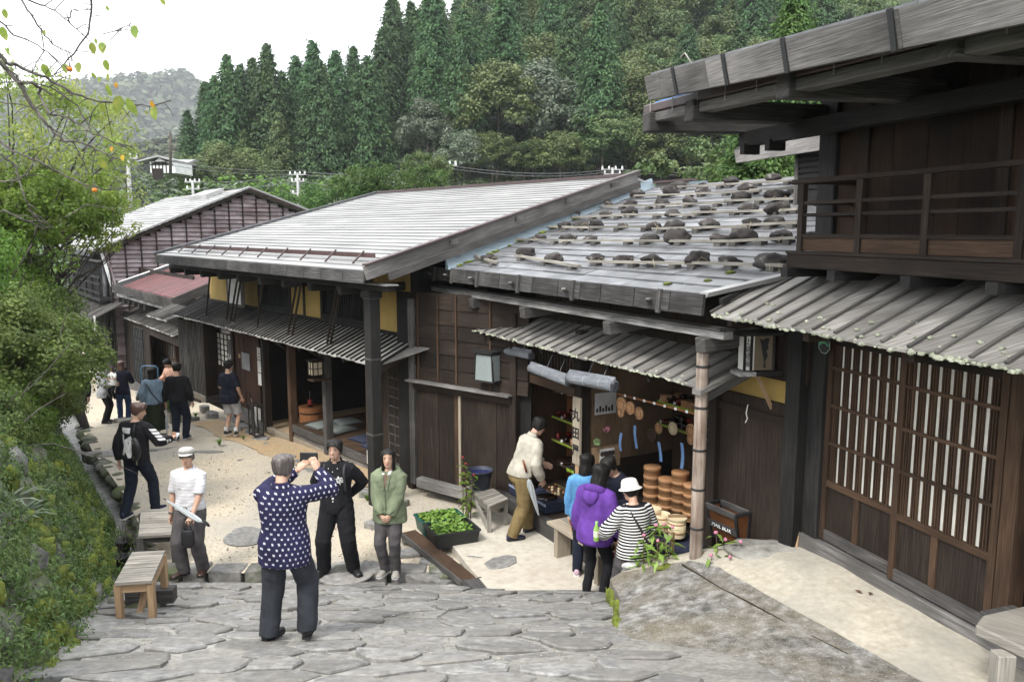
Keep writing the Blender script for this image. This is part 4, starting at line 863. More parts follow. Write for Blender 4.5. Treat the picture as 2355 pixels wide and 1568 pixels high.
text(bd, 'lettering', 'いわや', .2, CHALK, (aD0+.24, .054, lc(1.0)), (pi/2, 0, pi), vertical=True)
# projecting lattice bay at the left end
b0, b1 = ca(473, 830, .3), ca(417, 830, .3)
bay = bC('lattice_bay', W_BLACK, b0, b1, -.1, .28, .02, 2.05)
n = 17; p = box(bay, 'lattice_bar', W_BATT, b0, b0+.045, .29, .325, lc(.05), lc(2.0)); copies(p, [((b1-b0)*k/n, 0, 0) for k in range(1, n+1)])
box(bay, 'bay_base', W_PALE, b0-.05, b1+.05, .2, .36, lc(-.1), lc(.05), bevel=.005); box(bay, 'bay_base', W_GREYD, b0-.08, b0-.0, -.1, .36, lc(-.1), lc(.06))
planks(bay, 'side_board', W_DARK, b0-.0, b0+.001, -.1, .28, lc(.05), lc(2.0), .3)
bC('bay_post', W_DARK, b0-.06, b0+.02, .25, .35, -.1, 2.05)
# room: floor, platform, back wall, ceiling
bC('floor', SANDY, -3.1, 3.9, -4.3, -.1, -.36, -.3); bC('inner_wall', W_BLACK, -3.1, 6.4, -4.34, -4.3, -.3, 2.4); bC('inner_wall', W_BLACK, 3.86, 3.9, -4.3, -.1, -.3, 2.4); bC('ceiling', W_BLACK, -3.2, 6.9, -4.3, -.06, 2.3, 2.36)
PZ = .12
plf = bC('platform', W_BROWN, -3.05, p1-.07, -4.3, .02, PZ-.05, PZ)
n = 18
for k in range(n): a = lerp(-3.05, p1-.07, k/n); box(plf, 'floor_board', W_BROWN, a+.003, a+(p1+2.98)/n-.003, -3.2, .02, lc(PZ), lc(PZ+.012), ax=1)
for u, v in ((p2+.07, p1-.07), (-3.0, p2-.07)):
    box(plf, 'platform_beam', W_GREYD, u, v, -.02, .05, lc(PZ-.16), lc(PZ-.0), bevel=.006)
    box(plf, 'kick_board', W_GREY, u, v, -.04, .0, lc(-.16), lc(PZ-.16)); box(plf, 'kick_rail', W_PALE, u, v, -.03, .03, lc(-.3), lc(-.16))
    m = (u+v)/2; box(plf, 'kick_strip', W_BLACK, u+.15, m-.1, .0, .006, lc(-.06), lc(-.045)); box(plf, 'kick_strip', W_BLACK, m+.1, v-.15, .0, .006, lc(-.06), lc(-.045))
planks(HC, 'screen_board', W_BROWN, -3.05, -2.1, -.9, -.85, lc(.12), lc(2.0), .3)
# reed screen at the right of the opening, grid wall and boards beside it
REED = mat('woven_reed', [(.2, .09, .025), (.34, .16, .05), (.46, .25, .09)], (3, 90, 1), 'UV', rough=.8, bump=.5, rnd=0, big=(1, .3))
a0, a1 = ca(862, 940, .06), ca(842, 940, .06)
bl = thing('reed_blind', 'hanging orange-brown reed blind beside the black downspout of the tea house', 'blind', FC.W(0, 0, ZC), rotz(FC))
box(bl, 'reed_sheet', REED, a0-.1, a1, .04, .05, lc(.45), lc(2.0)); box(bl, 'bottom_bar', W_TAN, a0-.1, a1, .03, .06, lc(.36), lc(.45)); box(bl, 'edge_strip', W_ORANGE, a1-.02, a1+.01, .035, .055, lc(.4), lc(2.0))
sg2 = MB().box(a0-.06, a1-.02, .06, .08, .0, .26).build('hanging_card', PAPER); sg2.matrix_world = HC.matrix_world if False else Matrix.Identity(4); sg2.location = FC.W(0, 0, .0); sg2.rotation_euler = (0, 0, rotz(FC)); tag(sg2, 'small white card hanging at the foot of the reed blind', 'card')
g0, g1 = ca(938, 950), ca(896, 950)
box(HC, 'grid_wall', W_DARK, g0, g1, -.04, -.0, lc(-.3), lc(1.9)); p = box(HC, 'wall_lath', W_GREYD, g0, g0+.02, .0, .014, lc(-.2), lc(1.9)); copies(p, [((g1-g0)*k/3, 0, 0) for k in range(1, 4)]); p = box(HC, 'wall_lath', W_GREYD, g0, g1, .0, .01, lc(-.15), lc(-.13)); copies(p, [(0, 0, .17*k) for k in range(1, 12)])
planks(HC, 'wall_board', W_DARK, -3.12, g0-.02, -.05, .02, lc(-.3), lc(1.9), .2); planks(HC, 'wall_board', W_DARK, g1, pR+.35, -.05, .0, lc(-.3), lc(1.9), .2)
# black wooden downspout under the beam's end
ds = thing('downspout', 'tall black painted wooden downspout with metal bands at the corner of the tea house', 'downspout', FC.W(-3.62, 1.02, -.2), rotz(FC))
sp = FC.N(872, 660, 1.02); 
def dq(z): return z+.2
MB().hexa([(-.1, -.09, 0), (.1, -.09, 0), (.1, .09, 0), (-.1, .09, 0), (-.1, -.09, dq(3.33)), (.1, -.09, dq(3.33)), (.1, .09, dq(3.33)), (-.1, .09, dq(3.33))], 2).build('spout_body', W_BLACK, ds, bevel=.008)
box(ds, 'spout_head', W_BLACK, -.13, .13, -.12, .12, dq(3.27), dq(3.39), bevel=.01)
for z in (3.25, 2.3, 1.1): box(ds, 'metal_band', W_GREYD, -.108, .108, -.098, .098, dq(z), dq(z)+.03)
# ================================================================ the far small house with the red roof, and the big gabled house
ZD = -1.15
pD = atZ(415, 905, ZD); FD = Fr(37.5, (pD.x, pD.y))
HD = thing('red_roof_house', 'small dark house with a red metal lean-to roof and latticed doors, beyond the tea house', 'house', FD.W(0, 0, ZD), rotz(FD))
def ld(z): return z-ZD
def da(x, y, o=0): return FD.N(x, y, o).x
def dzz(x, y, o=0): return FD.N(x, y, o).z
def bD(name, m, a0, a1, o0, o1, z0, z1, **k): return box(HD, name, m, min(a0, a1), max(a0, a1), o0, o1, ld(z0), ld(z1), **k)
aDL = da(285, 850)
planks(HD, 'wall_board', W_DARK, -2, aDL, -.1, -.05, ld(ZD-.3), ld(2.9), .3)
for x0, x1 in ((360, 406), (333, 355)):
    a0, a1 = da(x0, 830), da(x1, 830); z0 = ZD+(.55 if x0 == 360 else 1.2); z1 = ZD+2.05
    d_ = bD('lattice_door', GLASSY, a0, a1, -.04, -.02, z0, z1); n = 12 if x0 == 360 else 6
    p = box(d_, 'lattice_bar', W_BROWN, a1, a1+.03, -.02, .01, ld(z0), ld(z1)); copies(p, [((a0-a1-.03)*k/n, 0, 0) for k in range(1, n+1)])
    for q in (0, .35, .7, 1): z = ld(lerp(z0, z1-.05, q)); box(d_, 'lattice_rail', W_BROWN, a1, a0, -.02, .02, z, z+.05)
    box(d_, 'door_board', W_RED, a1, a0, -.03, .0, ld(ZD), ld(z0))
for x in (410, 357, 329, 312): a = da(x, 850); bD('post', W_BROWN if x != 312 else W_GREYD, a-.08, a+.08, -.08, .08, ZD-.2, ZD+2.3)
z2 = dzz(410, 770, .5)
pent(HD, da(412, 760, .6), da(275, 735, .6), .0, ld(z2+.32), .75, ld(z2), W_LGREY, .2, .04, .03, bmat=W_BATT)
bD('eave_board', W_DARK, da(412, 760, .6), da(288, 750, .6), .6, .64, z2-.3, z2-.02)
# red roof
e0, e1 = FD.N(262, 655, 1.0), FD.N(378, 680, 1.0); zE = (e0.z+e1.z)/2
SD = .36
def rD(o): return ld(zE+(1.0-o)*SD)
aq0, aq1 = e1.x-1.2, e0.x
ao = MB().add([(aq0, 1.0, rD(1)-.03), (aq1, 1.0, rD(1)-.03), (aq1, -4.6, rD(-4.6)-.03), (aq0, -4.6, rD(-4.6)-.03)], [(0, 1, 2, 3), (3, 2, 1, 0)]).build('roof_deck', DRKGREY, HD)
nn = 26; st = (aq1-aq0)/nn
p = MB().hexa([(aq0+.01, 1.03, rD(1.03)), (aq0+st-.04, 1.03, rD(1.03)), (aq0+st-.04, -4.5, rD(-4.5)), (aq0+.01, -4.5, rD(-4.5)), (aq0+.05, 1.03, rD(1.03)+.05), (aq0+st-.09, 1.03, rD(1.03)+.05), (aq0+st-.09, -4.5, rD(-4.5)+.05), (aq0+.05, -4.5, rD(-4.5)+.05)], 1).build('roof_rib', ROOF_RED, HD)
copies(p, [(st*k, 0, 0) for k in range(1, nn-5)])
nb = 7
for k in range(nb): a, b = lerp(aq0, aq1, k/nb), lerp(aq0, aq1, (k+1)/nb); MB().hexa([(a, 1.0, ld(zE)-.26), (b-.01, 1.0, ld(zE)-.26), (b-.01, 1.04, ld(zE)-.26), (a, 1.04, ld(zE)-.26), (a, 1.08, ld(zE)+.02), (b-.01, 1.08, ld(zE)+.02), (b-.01, 1.12, ld(zE)+.02), (a, 1.12, ld(zE)+.02)], 0).build('fascia_board', W_GREYD, HD)
bD('eave_beam', W_WHITE, aq0-1.5, aq1+.15, .75, .9, zE-.44, zE-.36)
for k in range(6): a = aq1-.5-k*.75; bD('eave_arm', W_BLACK, a-.09, a+.09, 0, .98, zE-.62, zE-.46)
tube(HD, 'white_cable', WHITE, [(aq1-.5, .95, rD(.95)+.07), (aq1-.9, 0, rD(0)+.09), (aq1-1.2, -1.6, rD(-1.6)+.1), (aq1-1.35, -2.4, rD(-2.4)+.14), (aq1-1.5, -2.7, rD(-2.7)+.35)], .03, 5)
# verge of the red roof on the near side
v0, v1 = FD.N(372, 700, 1.05), FD.E(470, 622, aq0-.05)
beam(HD, 'verge_board', W_GREYD, (aq0-.05, 1.1, ld(zE)-.1), (aq0-.05, -2.9, rD(-2.9)+.0), .06, .26); beam(HD, 'verge_beam', W_BLACK, (aq0-.3, .95, ld(zE)-.28), (aq0-.3, -2.9, rD(-2.9)-.24), .08, .2)
# downspout with brackets in front of the houses
dsp = thing('downpipe', 'dark downpipe standing between the red roofed house and the gabled house', 'downpipe', (0, 0, 0))
pa, pb = atZ(253, 872, -1.5), None; Yp = pa.y; tp = atY(241, 600, Yp)
tube(dsp, 'pipe', DRKGREY, [pa, (lerp(pa.x, tp.x, .5), Yp, lerp(pa.z, tp.z, .5)), tp], [.085, .1, .11], 10)
for k in (.2, .42, .68): q = pa.lerp(tp, k); MB().lathe((q.x, q.y, q.z), [(.12, 0), (.12, .06)], 10).build('pipe_band', BRN_MET, dsp)
b_ = atY(253, 790, Yp); MB().lathe((b_.x, b_.y, b_.z-1.2), [(.13, 0), (.16, 1.6)], 10).build('pipe_casing', DRKGREY, dsp)
# gabled house
ZE = -1.4
pE = atZ(247, 880, ZE); FE = Fr(37, (pE.x, pE.y)); 
HE = thing('gabled_house', 'large far house with a purple-brown board gable under a pale metal roof', 'house', FE.W(0, 0, ZE), rotz(FE))
def le(z): return z-ZE
def ei(x, y, a=0): return FE.E(x, y, a)
kf, pk, rt = ei(232, 572), ei(568, 436), ei(712, 492)
lo = ei(262, 665)
SL1 = (pk.z-kf.z)/(kf.y-pk.y); SL2 = (pk.z-rt.z)/(pk.y-rt.y)
def zg_(o): return pk.z-(o-pk.y)*SL1 if o > pk.y else pk.z-(pk.y-o)*SL2
# siding boards of the gable, cut by the roof line
hb = .165; z = lo.z-3.0
ofr = lo.y
while z < pk.z-.25:
    oL = ofr+ (kf.y-ofr)*max(0, min(1, (z-lo.z)/(kf.z-lo.z))) if z > lo.z else ofr
    # roof limits at this height
    oa = min(oL, pk.y+(pk.z-.12-z-hb)/SL1); ob = max(pk.y-(pk.z-.12-z-hb)/SL2, pk.y-6.5)
    c = sorted([oa]+[ob]+[x for x in [lerp(ob, oa, R.uniform(.2, .4)), lerp(ob, oa, R.uniform(.6, .8))]])
    for q in range(len(c)-1): 
        b, d = c[q]+.004, c[q+1]-.004
        MB().hexa([(-.09, b, le(z)+.02), (-.09, d, le(z)+.02), (.03, d, le(z)+.02), (.03, b, le(z)+.02), (-.005, b, le(z+hb+.02)), (-.005, d, le(z+hb+.02)), (.03, d, le(z+hb+.02)), (.03, b, le(z+hb+.02))], 0).build('siding_board', W_SIDE, HE)
    z += hb
k = 0; o = kf.y-.25
while o > pk.y-6:
    zt = zg_(o)-.1; box(HE, 'siding_strip', W_DARK, -.12, -.03, o-.02, o+.02, le(lo.z-3), le(zt)); o -= .56
MB().add([(.1, ofr-.3, le(-1.4)), (.1, kf.y-.2, le(kf.z-.1)), (.1, pk.y, le(pk.z-.1)), (.1, pk.y-6.5, le(zg_(pk.y-6.5)-.1)), (.1, pk.y-6.5, le(-1.4))], [(0, 1, 2, 3, 4), (4, 3, 2, 1, 0)]).build('gable_wall', W_DARK, HE)
beam(HE, 'corner_board', WHITE, (-.06, kf.y+.02, le(kf.z-.05)), (-.06, lo.y+.02, le(lo.z-.1)), .05, .1); beam(HE, 'corner_board', W_SIDE, (-.05, kf.y-.13, le(kf.z-.1)), (-.05, lo.y-.1, le(lo.z-.1)), .16, .06)
# roof: strips on the street side, verge band over the gable
of = kf.y+.25; ns = 22; LEN = 13
for i in range(ns):
    o0, o1 = lerp(of, pk.y, i/ns), lerp(of, pk.y, (i+1)/ns)
    MB().hexa([(-.35, o0, le(zg_(o0))+.0), (LEN, o0, le(zg_(o0))+.0), (LEN, o1, le(zg_(o1))), (-.35, o1, le(zg_(o1))), (-.35, o0, le(zg_(o0))+.06), (LEN, o0, le(zg_(o0))+.06), (LEN, o1, le(zg_(o1))+.015), (-.35, o1, le(zg_(o1))+.015)], 0).build('roof_strip', ROOF_MET, HE)
MB().hexa([(-.35, pk.y-7, le(zg_(pk.y-7))), (LEN, pk.y-7, le(zg_(pk.y-7))), (LEN, pk.y, le(pk.z)), (-.35, pk.y, le(pk.z)), (-.35, pk.y-7, le(zg_(pk.y-7))+.08), (LEN, pk.y-7, le(zg_(pk.y-7))+.08), (LEN, pk.y, le(pk.z)+.06), (-.35, pk.y, le(pk.z)+.06)], 0).build('back_slope', ROOF_MET, HE)
beam(HE, 'verge_cap', ROOF_MET, (-.3, of+.05, le(zg_(of))+.07), (-.3, pk.y, le(pk.z)+.09), .32, .06); beam(HE, 'verge_cap', ROOF_MET, (-.3, pk.y, le(pk.z)+.09), (-.3, pk.y-6.6, le(zg_(pk.y-6.6))+.1), .14, .06)
beam(HE, 'verge_board', W_DARK, (-.35, of, le(zg_(of))-.05), (-.35, pk.y, le(pk.z)-.03), .05, .13); beam(HE, 'verge_board', W_DARK, (-.35, pk.y, le(pk.z)-.03), (-.35, pk.y-6.6, le(zg_(pk.y-6.6))-.02), .05, .13)
sk = MB().hexa([(2.5, pk.y+.9, le(zg_(pk.y+.9))+.02), (5.2, pk.y+.9, le(zg_(pk.y+.9))+.02), (5.2, pk.y+.15, le(pk.z)), (2.5, pk.y+.15, le(pk.z)), (2.5, pk.y+.9, le(zg_(pk.y+.9))+.25), (5.2, pk.y+.9, le(zg_(pk.y+.9))+.25), (5.2, pk.y+.15, le(pk.z)+.16), (2.5, pk.y+.15, le(pk.z)+.16)], 0).build('roof_hatch', ROOF_MET, HE)
# street front of the gabled house
box(HE, 'gutter', DRKGREY, .2, LEN, of-.05, of+.12, le(kf.z)-.28, le(kf.z)-.1); box(HE, 'eave_beam', W_GREY, .2, LEN, of-.3, of-.15, le(kf.z)-.5, le(kf.z)-.42)
planks(HE, 'wall_board', W_BLACK, 0, 11, lo.y-.25, lo.y-.2, 0, le(kf.z)-.1, .32)
zb = ei(247, 690).z
for z_ in (zb+.2, zb+.55, zb+.8): box(HE, 'balcony_rail', W_BLACK, .1, 8, lo.y+.4, lo.y+.46, le(z_), le(z_)+.07)
for k in range(6): box(HE, 'baluster', W_BLACK, .3+k*1.4, .38+k*1.4, lo.y+.4, lo.y+.46, le(zb), le(zb)+.85)
box(HE, 'balcony_floor', W_BLACK, 0, 9, lo.y-.2, lo.y+.5, le(zb)-.05, le(zb)+.05)
pent(HE, -1.2, 9, lo.y-.1, le(zb-.05), lo.y+1.3, le(zb-.75), W_LGREY, .24, .05, .035, bmat=W_BATT)
for x0, x1 in ((290, 313),):
    a0 = FE.N(x0, 800, lo.y-.2).x
ld_ = MB().box(-3.2, -1.7, lo.y-.24, lo.y-.22, .25, 2.3).build('lattice_door', GLASSY, HE)
p = box(ld_, 'lattice_bar', W_BLACK, -3.2, -3.14, lo.y-.23, lo.y-.19, .25, 2.3); copies(p, [(.245*k, 0, 0) for k in range(1, 7)])
p = box(ld_, 'lattice_rail', W_BLACK, -3.2, -1.7, lo.y-.23, lo.y-.2, .3, .34); copies(p, [(0, 0, .27*k) for k in range(1, 8)])
planks(HE, 'wall_board', W_DARK, -4, 0, lo.y-.3, lo.y-.25, 0, le(zb-.7), .35); box(HE, 'sill', W_GREY, -4, 6, lo.y-.25, lo.y-.1, -.1, .25)
box(HE, 'sign_plate', PAPER, -1.3, -1.2, lo.y+.9, lo.y+.95, le(zb-1.2), le(zb-.45))
# ================================================================ vegetation helpers
import numpy as np
RG = np.random.RandomState(5)
def unit(a): return a/np.maximum(np.linalg.norm(a, axis=1, keepdims=True), 1e-9)
def leafmesh(name, P, N, L, Wd, mt, jit=.6, droop=0, T=None, fold=.12):
    """one mesh of leaf-shaped quads: P points, N outward directions, L lengths, Wd widths"""
    n = len(P); N = unit(np.asarray(N, float)+RG.normal(0, jit, (n, 3)))
    t = RG.normal(0, 1, (n, 3)) if T is None else np.asarray(T, float)+RG.normal(0, .3, (n, 3))
    t[:, 2] -= droop
    t = unit(t-N*(t*N).sum(1, keepdims=True)); b = np.cross(N, t)
    L = np.broadcast_to(L, (n,))[:, None]*RG.uniform(.7, 1.25, (n, 1)); Wd = np.broadcast_to(Wd, (n,))[:, None]*RG.uniform(.75, 1.2, (n, 1))
    q = np.stack([P-t*L*.5, P+b*Wd*.5+N*L*fold-t*L*.05, P+t*L*.5, P-b*Wd*.5+N*L*fold-t*L*.05], 1).reshape(-1, 3)
    me = bpy.data.meshes.new(name); me.vertices.add(4*n); me.loops.add(4*n); me.polygons.add(n)
    me.vertices.foreach_set('co', q.astype('f').ravel()); me.loops.foreach_set('vertex_index', np.arange(4*n, dtype='i'))
    me.polygons.foreach_set('loop_start', np.arange(0, 4*n, 4, dtype='i')); me.polygons.foreach_set('loop_total', np.full(n, 4, 'i'))
    me.materials.append(mt); me.update(); return me
def sph(n): return unit(RG.normal(0, 1, (n, 3)))
def clumps(cs, rs, per, shell=.55, flat=.8):
    """leaf points spread through many small clumps -> P, N"""
    P = []; N = []
    for c, r in zip(cs, rs):
        d = sph(per); rad = r*(shell+(1-shell)*RG.rand(per, 1)**.5); d2 = d*np.array([1, 1, flat]); P.append(np.asarray(c)+d2*rad); N.append(d+np.array([0, 0, .5]))
    return np.concatenate(P), np.concatenate(N)
def limb(mb, p, q, r0, r1, seed, n=5, wig=.08, seg=5):
    p, q = V(p), V(q); L = (q-p).length; pts = []
    for i in range(seg+1):
        t = i/seg; w_ = wig*L*sin(pi*t); pts.append(p.lerp(q, t)+V((NZ.noise(V((seed, t*2, 0))), NZ.noise(V((seed, t*2, 7))), .5*NZ.noise(V((seed, t*2, 3)))))*w_*2)
    mb.tube(pts, [lerp(r0, r1, i/seg) for i in range(seg+1)], n); return pts
# ---------------------------------------------------------------- stone retaining wall on the left
WLT = thing('retaining_wall', 'mossy dry-stone retaining wall overgrown with plants, left of the drain', 'wall', (-4.7, 9, -.3))
def wallP(y, t): return V((wallB(y)-.12-t*1.15-.12*t*t, y, dz(y)-.1+t*(2.1 if y < 14 else 2.1)))
ys = frange(3.2, 30, .4); vs = []; T_ = [-.1, .2, .4, .6, .8, 1.0, 1.25, 2.5]
for y in ys:
    for t in T_:
        p = wallP(y, min(t, 1)); p.x -= max(0, t-1)*3.0+.14; p.z += max(0, t-1)*1.1; vs.append(p-V((-4.7, 9, -.3)))
n = len(T_); fs = [(j*n+i, (j+1)*n+i, (j+1)*n+i+1, j*n+i+1) for j in range(len(ys)-1) for i in range(n-1)]
MB().add(vs, fs).build('earth_core', SOIL, WLT, smooth=True)
k = 0
for y in frange(3.6, 19, .5):
    t = .02
    while t < 1.02:
        s = R.uniform(.17, .3); p = wallP(y+R.uniform(-.2, .2), t); p.x -= .1; v_, f_ = blob(s*R.uniform(.5, .75), s*R.uniform(.9, 1.6), s*R.uniform(.7, 1.15), k, 2, .3, 1.5)
        MB().add([q+p-V((-4.7, 9, -.3)) for q in v_], f_).build('stone', MOSSY if R.random() < .6 else ROCK, WLT, smooth=True); k += 1; t += s*1.5/2.1
def wallpts(n, y0, y1, t0, t1, off=.1):
    P = []
    for i in range(n):
        y = R.uniform(y0, y1); t = R.uniform(t0, t1); p = wallP(y, t); P.append((p.x+off+R.uniform(-.05, .06), y, p.z+R.uniform(0, .08)))
    return np.array(P)
# creeping ground cover in tufts, grass and moss on the wall
def patchy(P, f, thr): return np.array([p for p in P if NZ.noise(V((p[1]*f, p[2]*f*1.3, 4.2)))+.25*NZ.noise(V((p[1]*5, p[2]*5, 1))) > thr])
c = patchy(wallpts(6200, 3.6, 20, -.0, 1.05, .13), .95, -.34); P, N = clumps(c, RG.uniform(.06, .15, len(c)), 14, .3); N[:, 0] += .8
tag(link('ground_cover', leafmesh('ground_cover', P, N, .05, .017, L_GROUND, .7)), 'creeping ground cover over the mossy wall', 'ground cover', kind='stuff')
c = patchy(wallpts(900, 4, 20, .0, 1.0, .13), 1.3, .1); P, N = clumps(c, RG.uniform(.05, .1, len(c)), 12, .3); N[:, 0] += .8
tag(link('ivy', leafmesh('ivy', P, N, .045, .035, L_SHRUB, .6)), 'small leaved creeper on the wall', 'creeper', kind='stuff')
mm = MB(); k = 0
for p in patchy(wallpts(420, 4.2, 16, -.05, .5, .1), 1.1, .02):
    v_, f_ = blob(R.uniform(.03, .06), R.uniform(.06, .15), R.uniform(.05, .13), k, 2, .35, 1.8); k += 1; mm.add([q+V(p) for q in v_], f_)
for p in patchy(wallpts(260, 8, 15, .3, 1.0, .1), 1.0, .1):
    v_, f_ = blob(R.uniform(.03, .05), R.uniform(.06, .12), R.uniform(.06, .14), k, 2, .35, 1.8); k += 1; mm.add([q+V(p) for q in v_], f_)
tag(mm.build('moss', MOSS, smooth=True), 'yellow-green moss on the wall foot', 'moss', kind='stuff')
# blades: sword-leaved tufts
def tuft(name, c, n, L, w_, mt, spread=.6, label=None, cat='plant', grp=None, up=.9):
    m = MB()
    for i in range(n):
        a = R.uniform(0, 2*pi); d = V((cos(a), sin(a), 0)); l = L*R.uniform(.6, 1.15); s = V((-sin(a), cos(a), 0))*w_/2; sp_ = spread*R.uniform(.4, 1.2)
        p = [V((0, 0, 0))+d*.02, d*l*sp_*.35+V((0, 0, l*up*.6)), d*l*sp_*.8+V((0, 0, l*up*.8)), d*l*sp_*1.2+V((0, 0, l*up*.62))]
        vs = [p[0]-s*.7, p[0]+s*.7, p[1]-s, p[1]+s, p[2]-s*.7, p[2]+s*.7, p[3]]; m.add(vs, [(0, 1, 3, 2), (2, 3, 5, 4), (4, 5, 6)])
    o = m.build(name, mt, None, loc=c); 
    return tag(o, label, cat, grp)
for i, (px, py, n, L) in enumerate(((85, 1440, 26, .42), (40, 1500, 20, .35), (25, 1290, 22, .4))):
    d = ray(px, py); Y = 6.6 if i < 2 else 7.4; p = _C+d*(Y/d.y); tuft('grass_tuft', (p.x, p.y, p.z-.12), n, L, .016, L_GRASS, 1.0, ('arching bright green grass tuft at the foot of the mossy wall', 'low grass tuft at the lower left corner of the wall', 'long-leaved tuft on the wall face beside pale boulders')[i], 'grass tuft')
for i, (px, py) in enumerate(((15, 1140), (40, 1175), (10, 1225))):
    d = ray(px, py); p = _C+d*(7.6/d.y); tuft('rhododendron', (p.x, p.y, p.z-.1), 16, .3, .05, L_SILVER, 1.2, ('large-leaved grey green plant highest on the left wall face', 'large-leaved grey green plant in the middle of the left wall face', 'large-leaved grey green plant lowest on the left wall face')[i], 'plant', up=.5)
# ---------------------------------------------------------------- shrubs on top of the wall
def shrub_mesh(name, seed, mt, r=1.0, n=110, per=150, L=.06, Wd=.03):
    RG.seed(seed); d = sph(n); d[:, 2] = np.abs(d[:, 2])*1.15-.3; k = np.array([1+.25*NZ.noise(V(x)*2.2+V((seed, 0, 0))) for x in d])[:, None]
    cs = d*r*k*RG.uniform(.72, 1.0, (n, 1)); P, N = clumps(cs, RG.uniform(.14, .3, n)*r, per, .3); N += unit(P)*.8; return leafmesh(name, P, N, L, Wd, mt, .6)
SHM = [shrub_mesh('shrub_foliage', 11, L_SHRUB), shrub_mesh('shrub_foliage', 12, L_SHRUB, n=100), shrub_mesh('shrub_foliage', 13, L_GREEN, n=90)]
twig_m = MB()
for i in range(16):
    a = R.uniform(0, 2*pi); limb(twig_m, (0, 0, -1.0), (cos(a)*.9, sin(a)*.9, R.uniform(-.2, .9)), .03, .006, i, 4)
STEMS = twig_m.mesh('stems', BARK, True)
SHR = [(-9.9, 15.2, 3.1, 1.1, 2, 'leafy shrub filling in under the fresh green tree'), (-10.9, 16.2, 3.5, 1.2, 0, 'olive shrub behind the fresh green tree'), (-7.0, 10.4, 1.7, .85, 2, 'bright shrub low on the wall crest beside the benches'), (-7.6, 11.9, 1.75, .8, 0, 'low shrub on the wall crest, left of the man with the phone'), (-8.3, 13.4, 1.3, .8, 1, 'low shrub hanging over the drain bend'), (-9.0, 13.6, 2.6, 1.2, 0, 'tall shrub in the middle of the bank'), (-7.6, 9.6, 2.9, 1.1, 2, 'tall bright shrub at the left edge'), (-9.3, 15.2, 1.5, .9, 2, 'bright shrub by the bend of the street'), (-6.55, 9.3, 1.95, .8, 0, 'rounded leafy shrub on the wall, nearest to the left edge'), (-7.15, 11.2, 2.45, 1.15, 1, 'tall dense shrub on the wall above the man with the phone'), (-8.15, 12.9, 2.0, .95, 0, 'broad shrub overhanging the drain, behind the tall one'), (-9.1, 14.6, 1.7, .92, 2, 'fresh green shrub beside the far end of the wall'), (-8.6, 12.3, 3.3, 1.2, 2, 'upright green shrub highest on the bank'), (-8.2, 10.4, 3.0, 1.2, 1, 'dense shrub at the back of the bank at the left edge'), (-9.9, 15.6, 2.6, 1.3, 0, 'dark shrub under the trees of the bank'), (-6.0, 7.6, 1.9, .75, 1, 'low shrub at the very left above the wall face'), (-10.3, 16.8, 1.2, .95, 1, 'small shrub at the bend of the street wall')]
for x, y, z, r, k, lb_ in SHR:
    t = thing('shrub', lb_, 'shrub', (x, y, z), R.uniform(0, 6), 'shrubs along the wall top'); f = link('foliage', SHM[k], t); s_ = link('stems', STEMS, t); t.scale = (r, r, r*R.uniform(.95, 1.15))
# bare twigs poking out
for k, pts in enumerate((((0, 1030), (120, 1020), (230, 1050), (330, 1095)), ((60, 900), (110, 850), (160, 790)), ((20, 1000), (90, 940), (150, 905)), ((150, 500), (200, 470), (262, 482), (250, 640)))):
    pp = [atY(x, y, 9.0+.3*i) for i, (x, y) in enumerate(pts)]; tag(tube(None, 'bare_twig', BARKG, pp, [.008, .007, .005, .003][:len(pp)], 4), ('long bare twig reaching out over the wall', 'bare twig rising through the shrubs', 'bare twig low in the shrubs', 'grey bare twig before the gabled roof')[k], 'twig')
# ---------------------------------------------------------------- leafy trees on the left bank
def leafy_tree(name, label, base, centre, rad, n, per, L, Wd, mt, seed, cat='tree', hang=0, trunk_r=.14, sub=.34, grp=None):
    RG.seed(seed); t = thing(name, label, cat, base, 0, grp); b = V(base)
    d = sph(n)*RG.uniform(.35, 1.0, (n, 1))**.5; cs = d*np.array(rad)*np.array([[1+.3*NZ.noise(V(x)*2+V((seed, 3, 0)))] for x in d])+np.array(V(centre)-b)
    P, N = clumps(cs, RG.uniform(.5, 1.0, n)*sub*min(rad), per, .25, .7)
    link('crown', leafmesh('crown', P, N, L, Wd, mt, .7, hang), t)
    m = MB(); top = V(centre)-b; limb(m, (0, 0, -.5), top*.62, trunk_r, trunk_r*.6, seed, 8, .05)
    for i in range(0, n, max(1, n//15)): limb(m, top*R.uniform(.4, .75), V(cs[i]), trunk_r*.26, .008, seed+i, 5, .09)
    m.build('trunk', BARK, t, True); return t
leafy_tree('leafy_tree', 'yellow-green leafy tree filling the upper left of the bank', (-10.4, 16.6, 1.2), (-10.0, 16.6, 5.9), (2.4, 1.5, 1.8), 210, 70, .1, .045, L_YEL, 21, hang=1.2)
leafy_tree('leafy_tree', 'fresh green leafy tree below the yellow one, hiding the gabled house', (-10.0, 15.4, 1.0), (-9.25, 15.4, 4.7), (1.65, 1.3, .8), 120, 80, .1, .05, L_GREEN, 22, sub=.4)
leafy_tree('leafy_tree', 'sparse yellowing tree with leaves hanging before the gabled roof', (-10.6, 17.2, .8), (-9.0, 16.6, 4.3), (1.15, .9, .5), 44, 34, .1, .045, L_YEL, 23, hang=1.0, sub=.5, trunk_r=.09)
leafy_tree('leafy_tree', 'dark green leafy tree at the left edge behind the shrubs', (-11, 14.5, 1.5), (-10.2, 14.6, 3.7), (1.7, 1.3, 1.2), 90, 80, .1, .05, L_GREEN, 24, sub=.42)
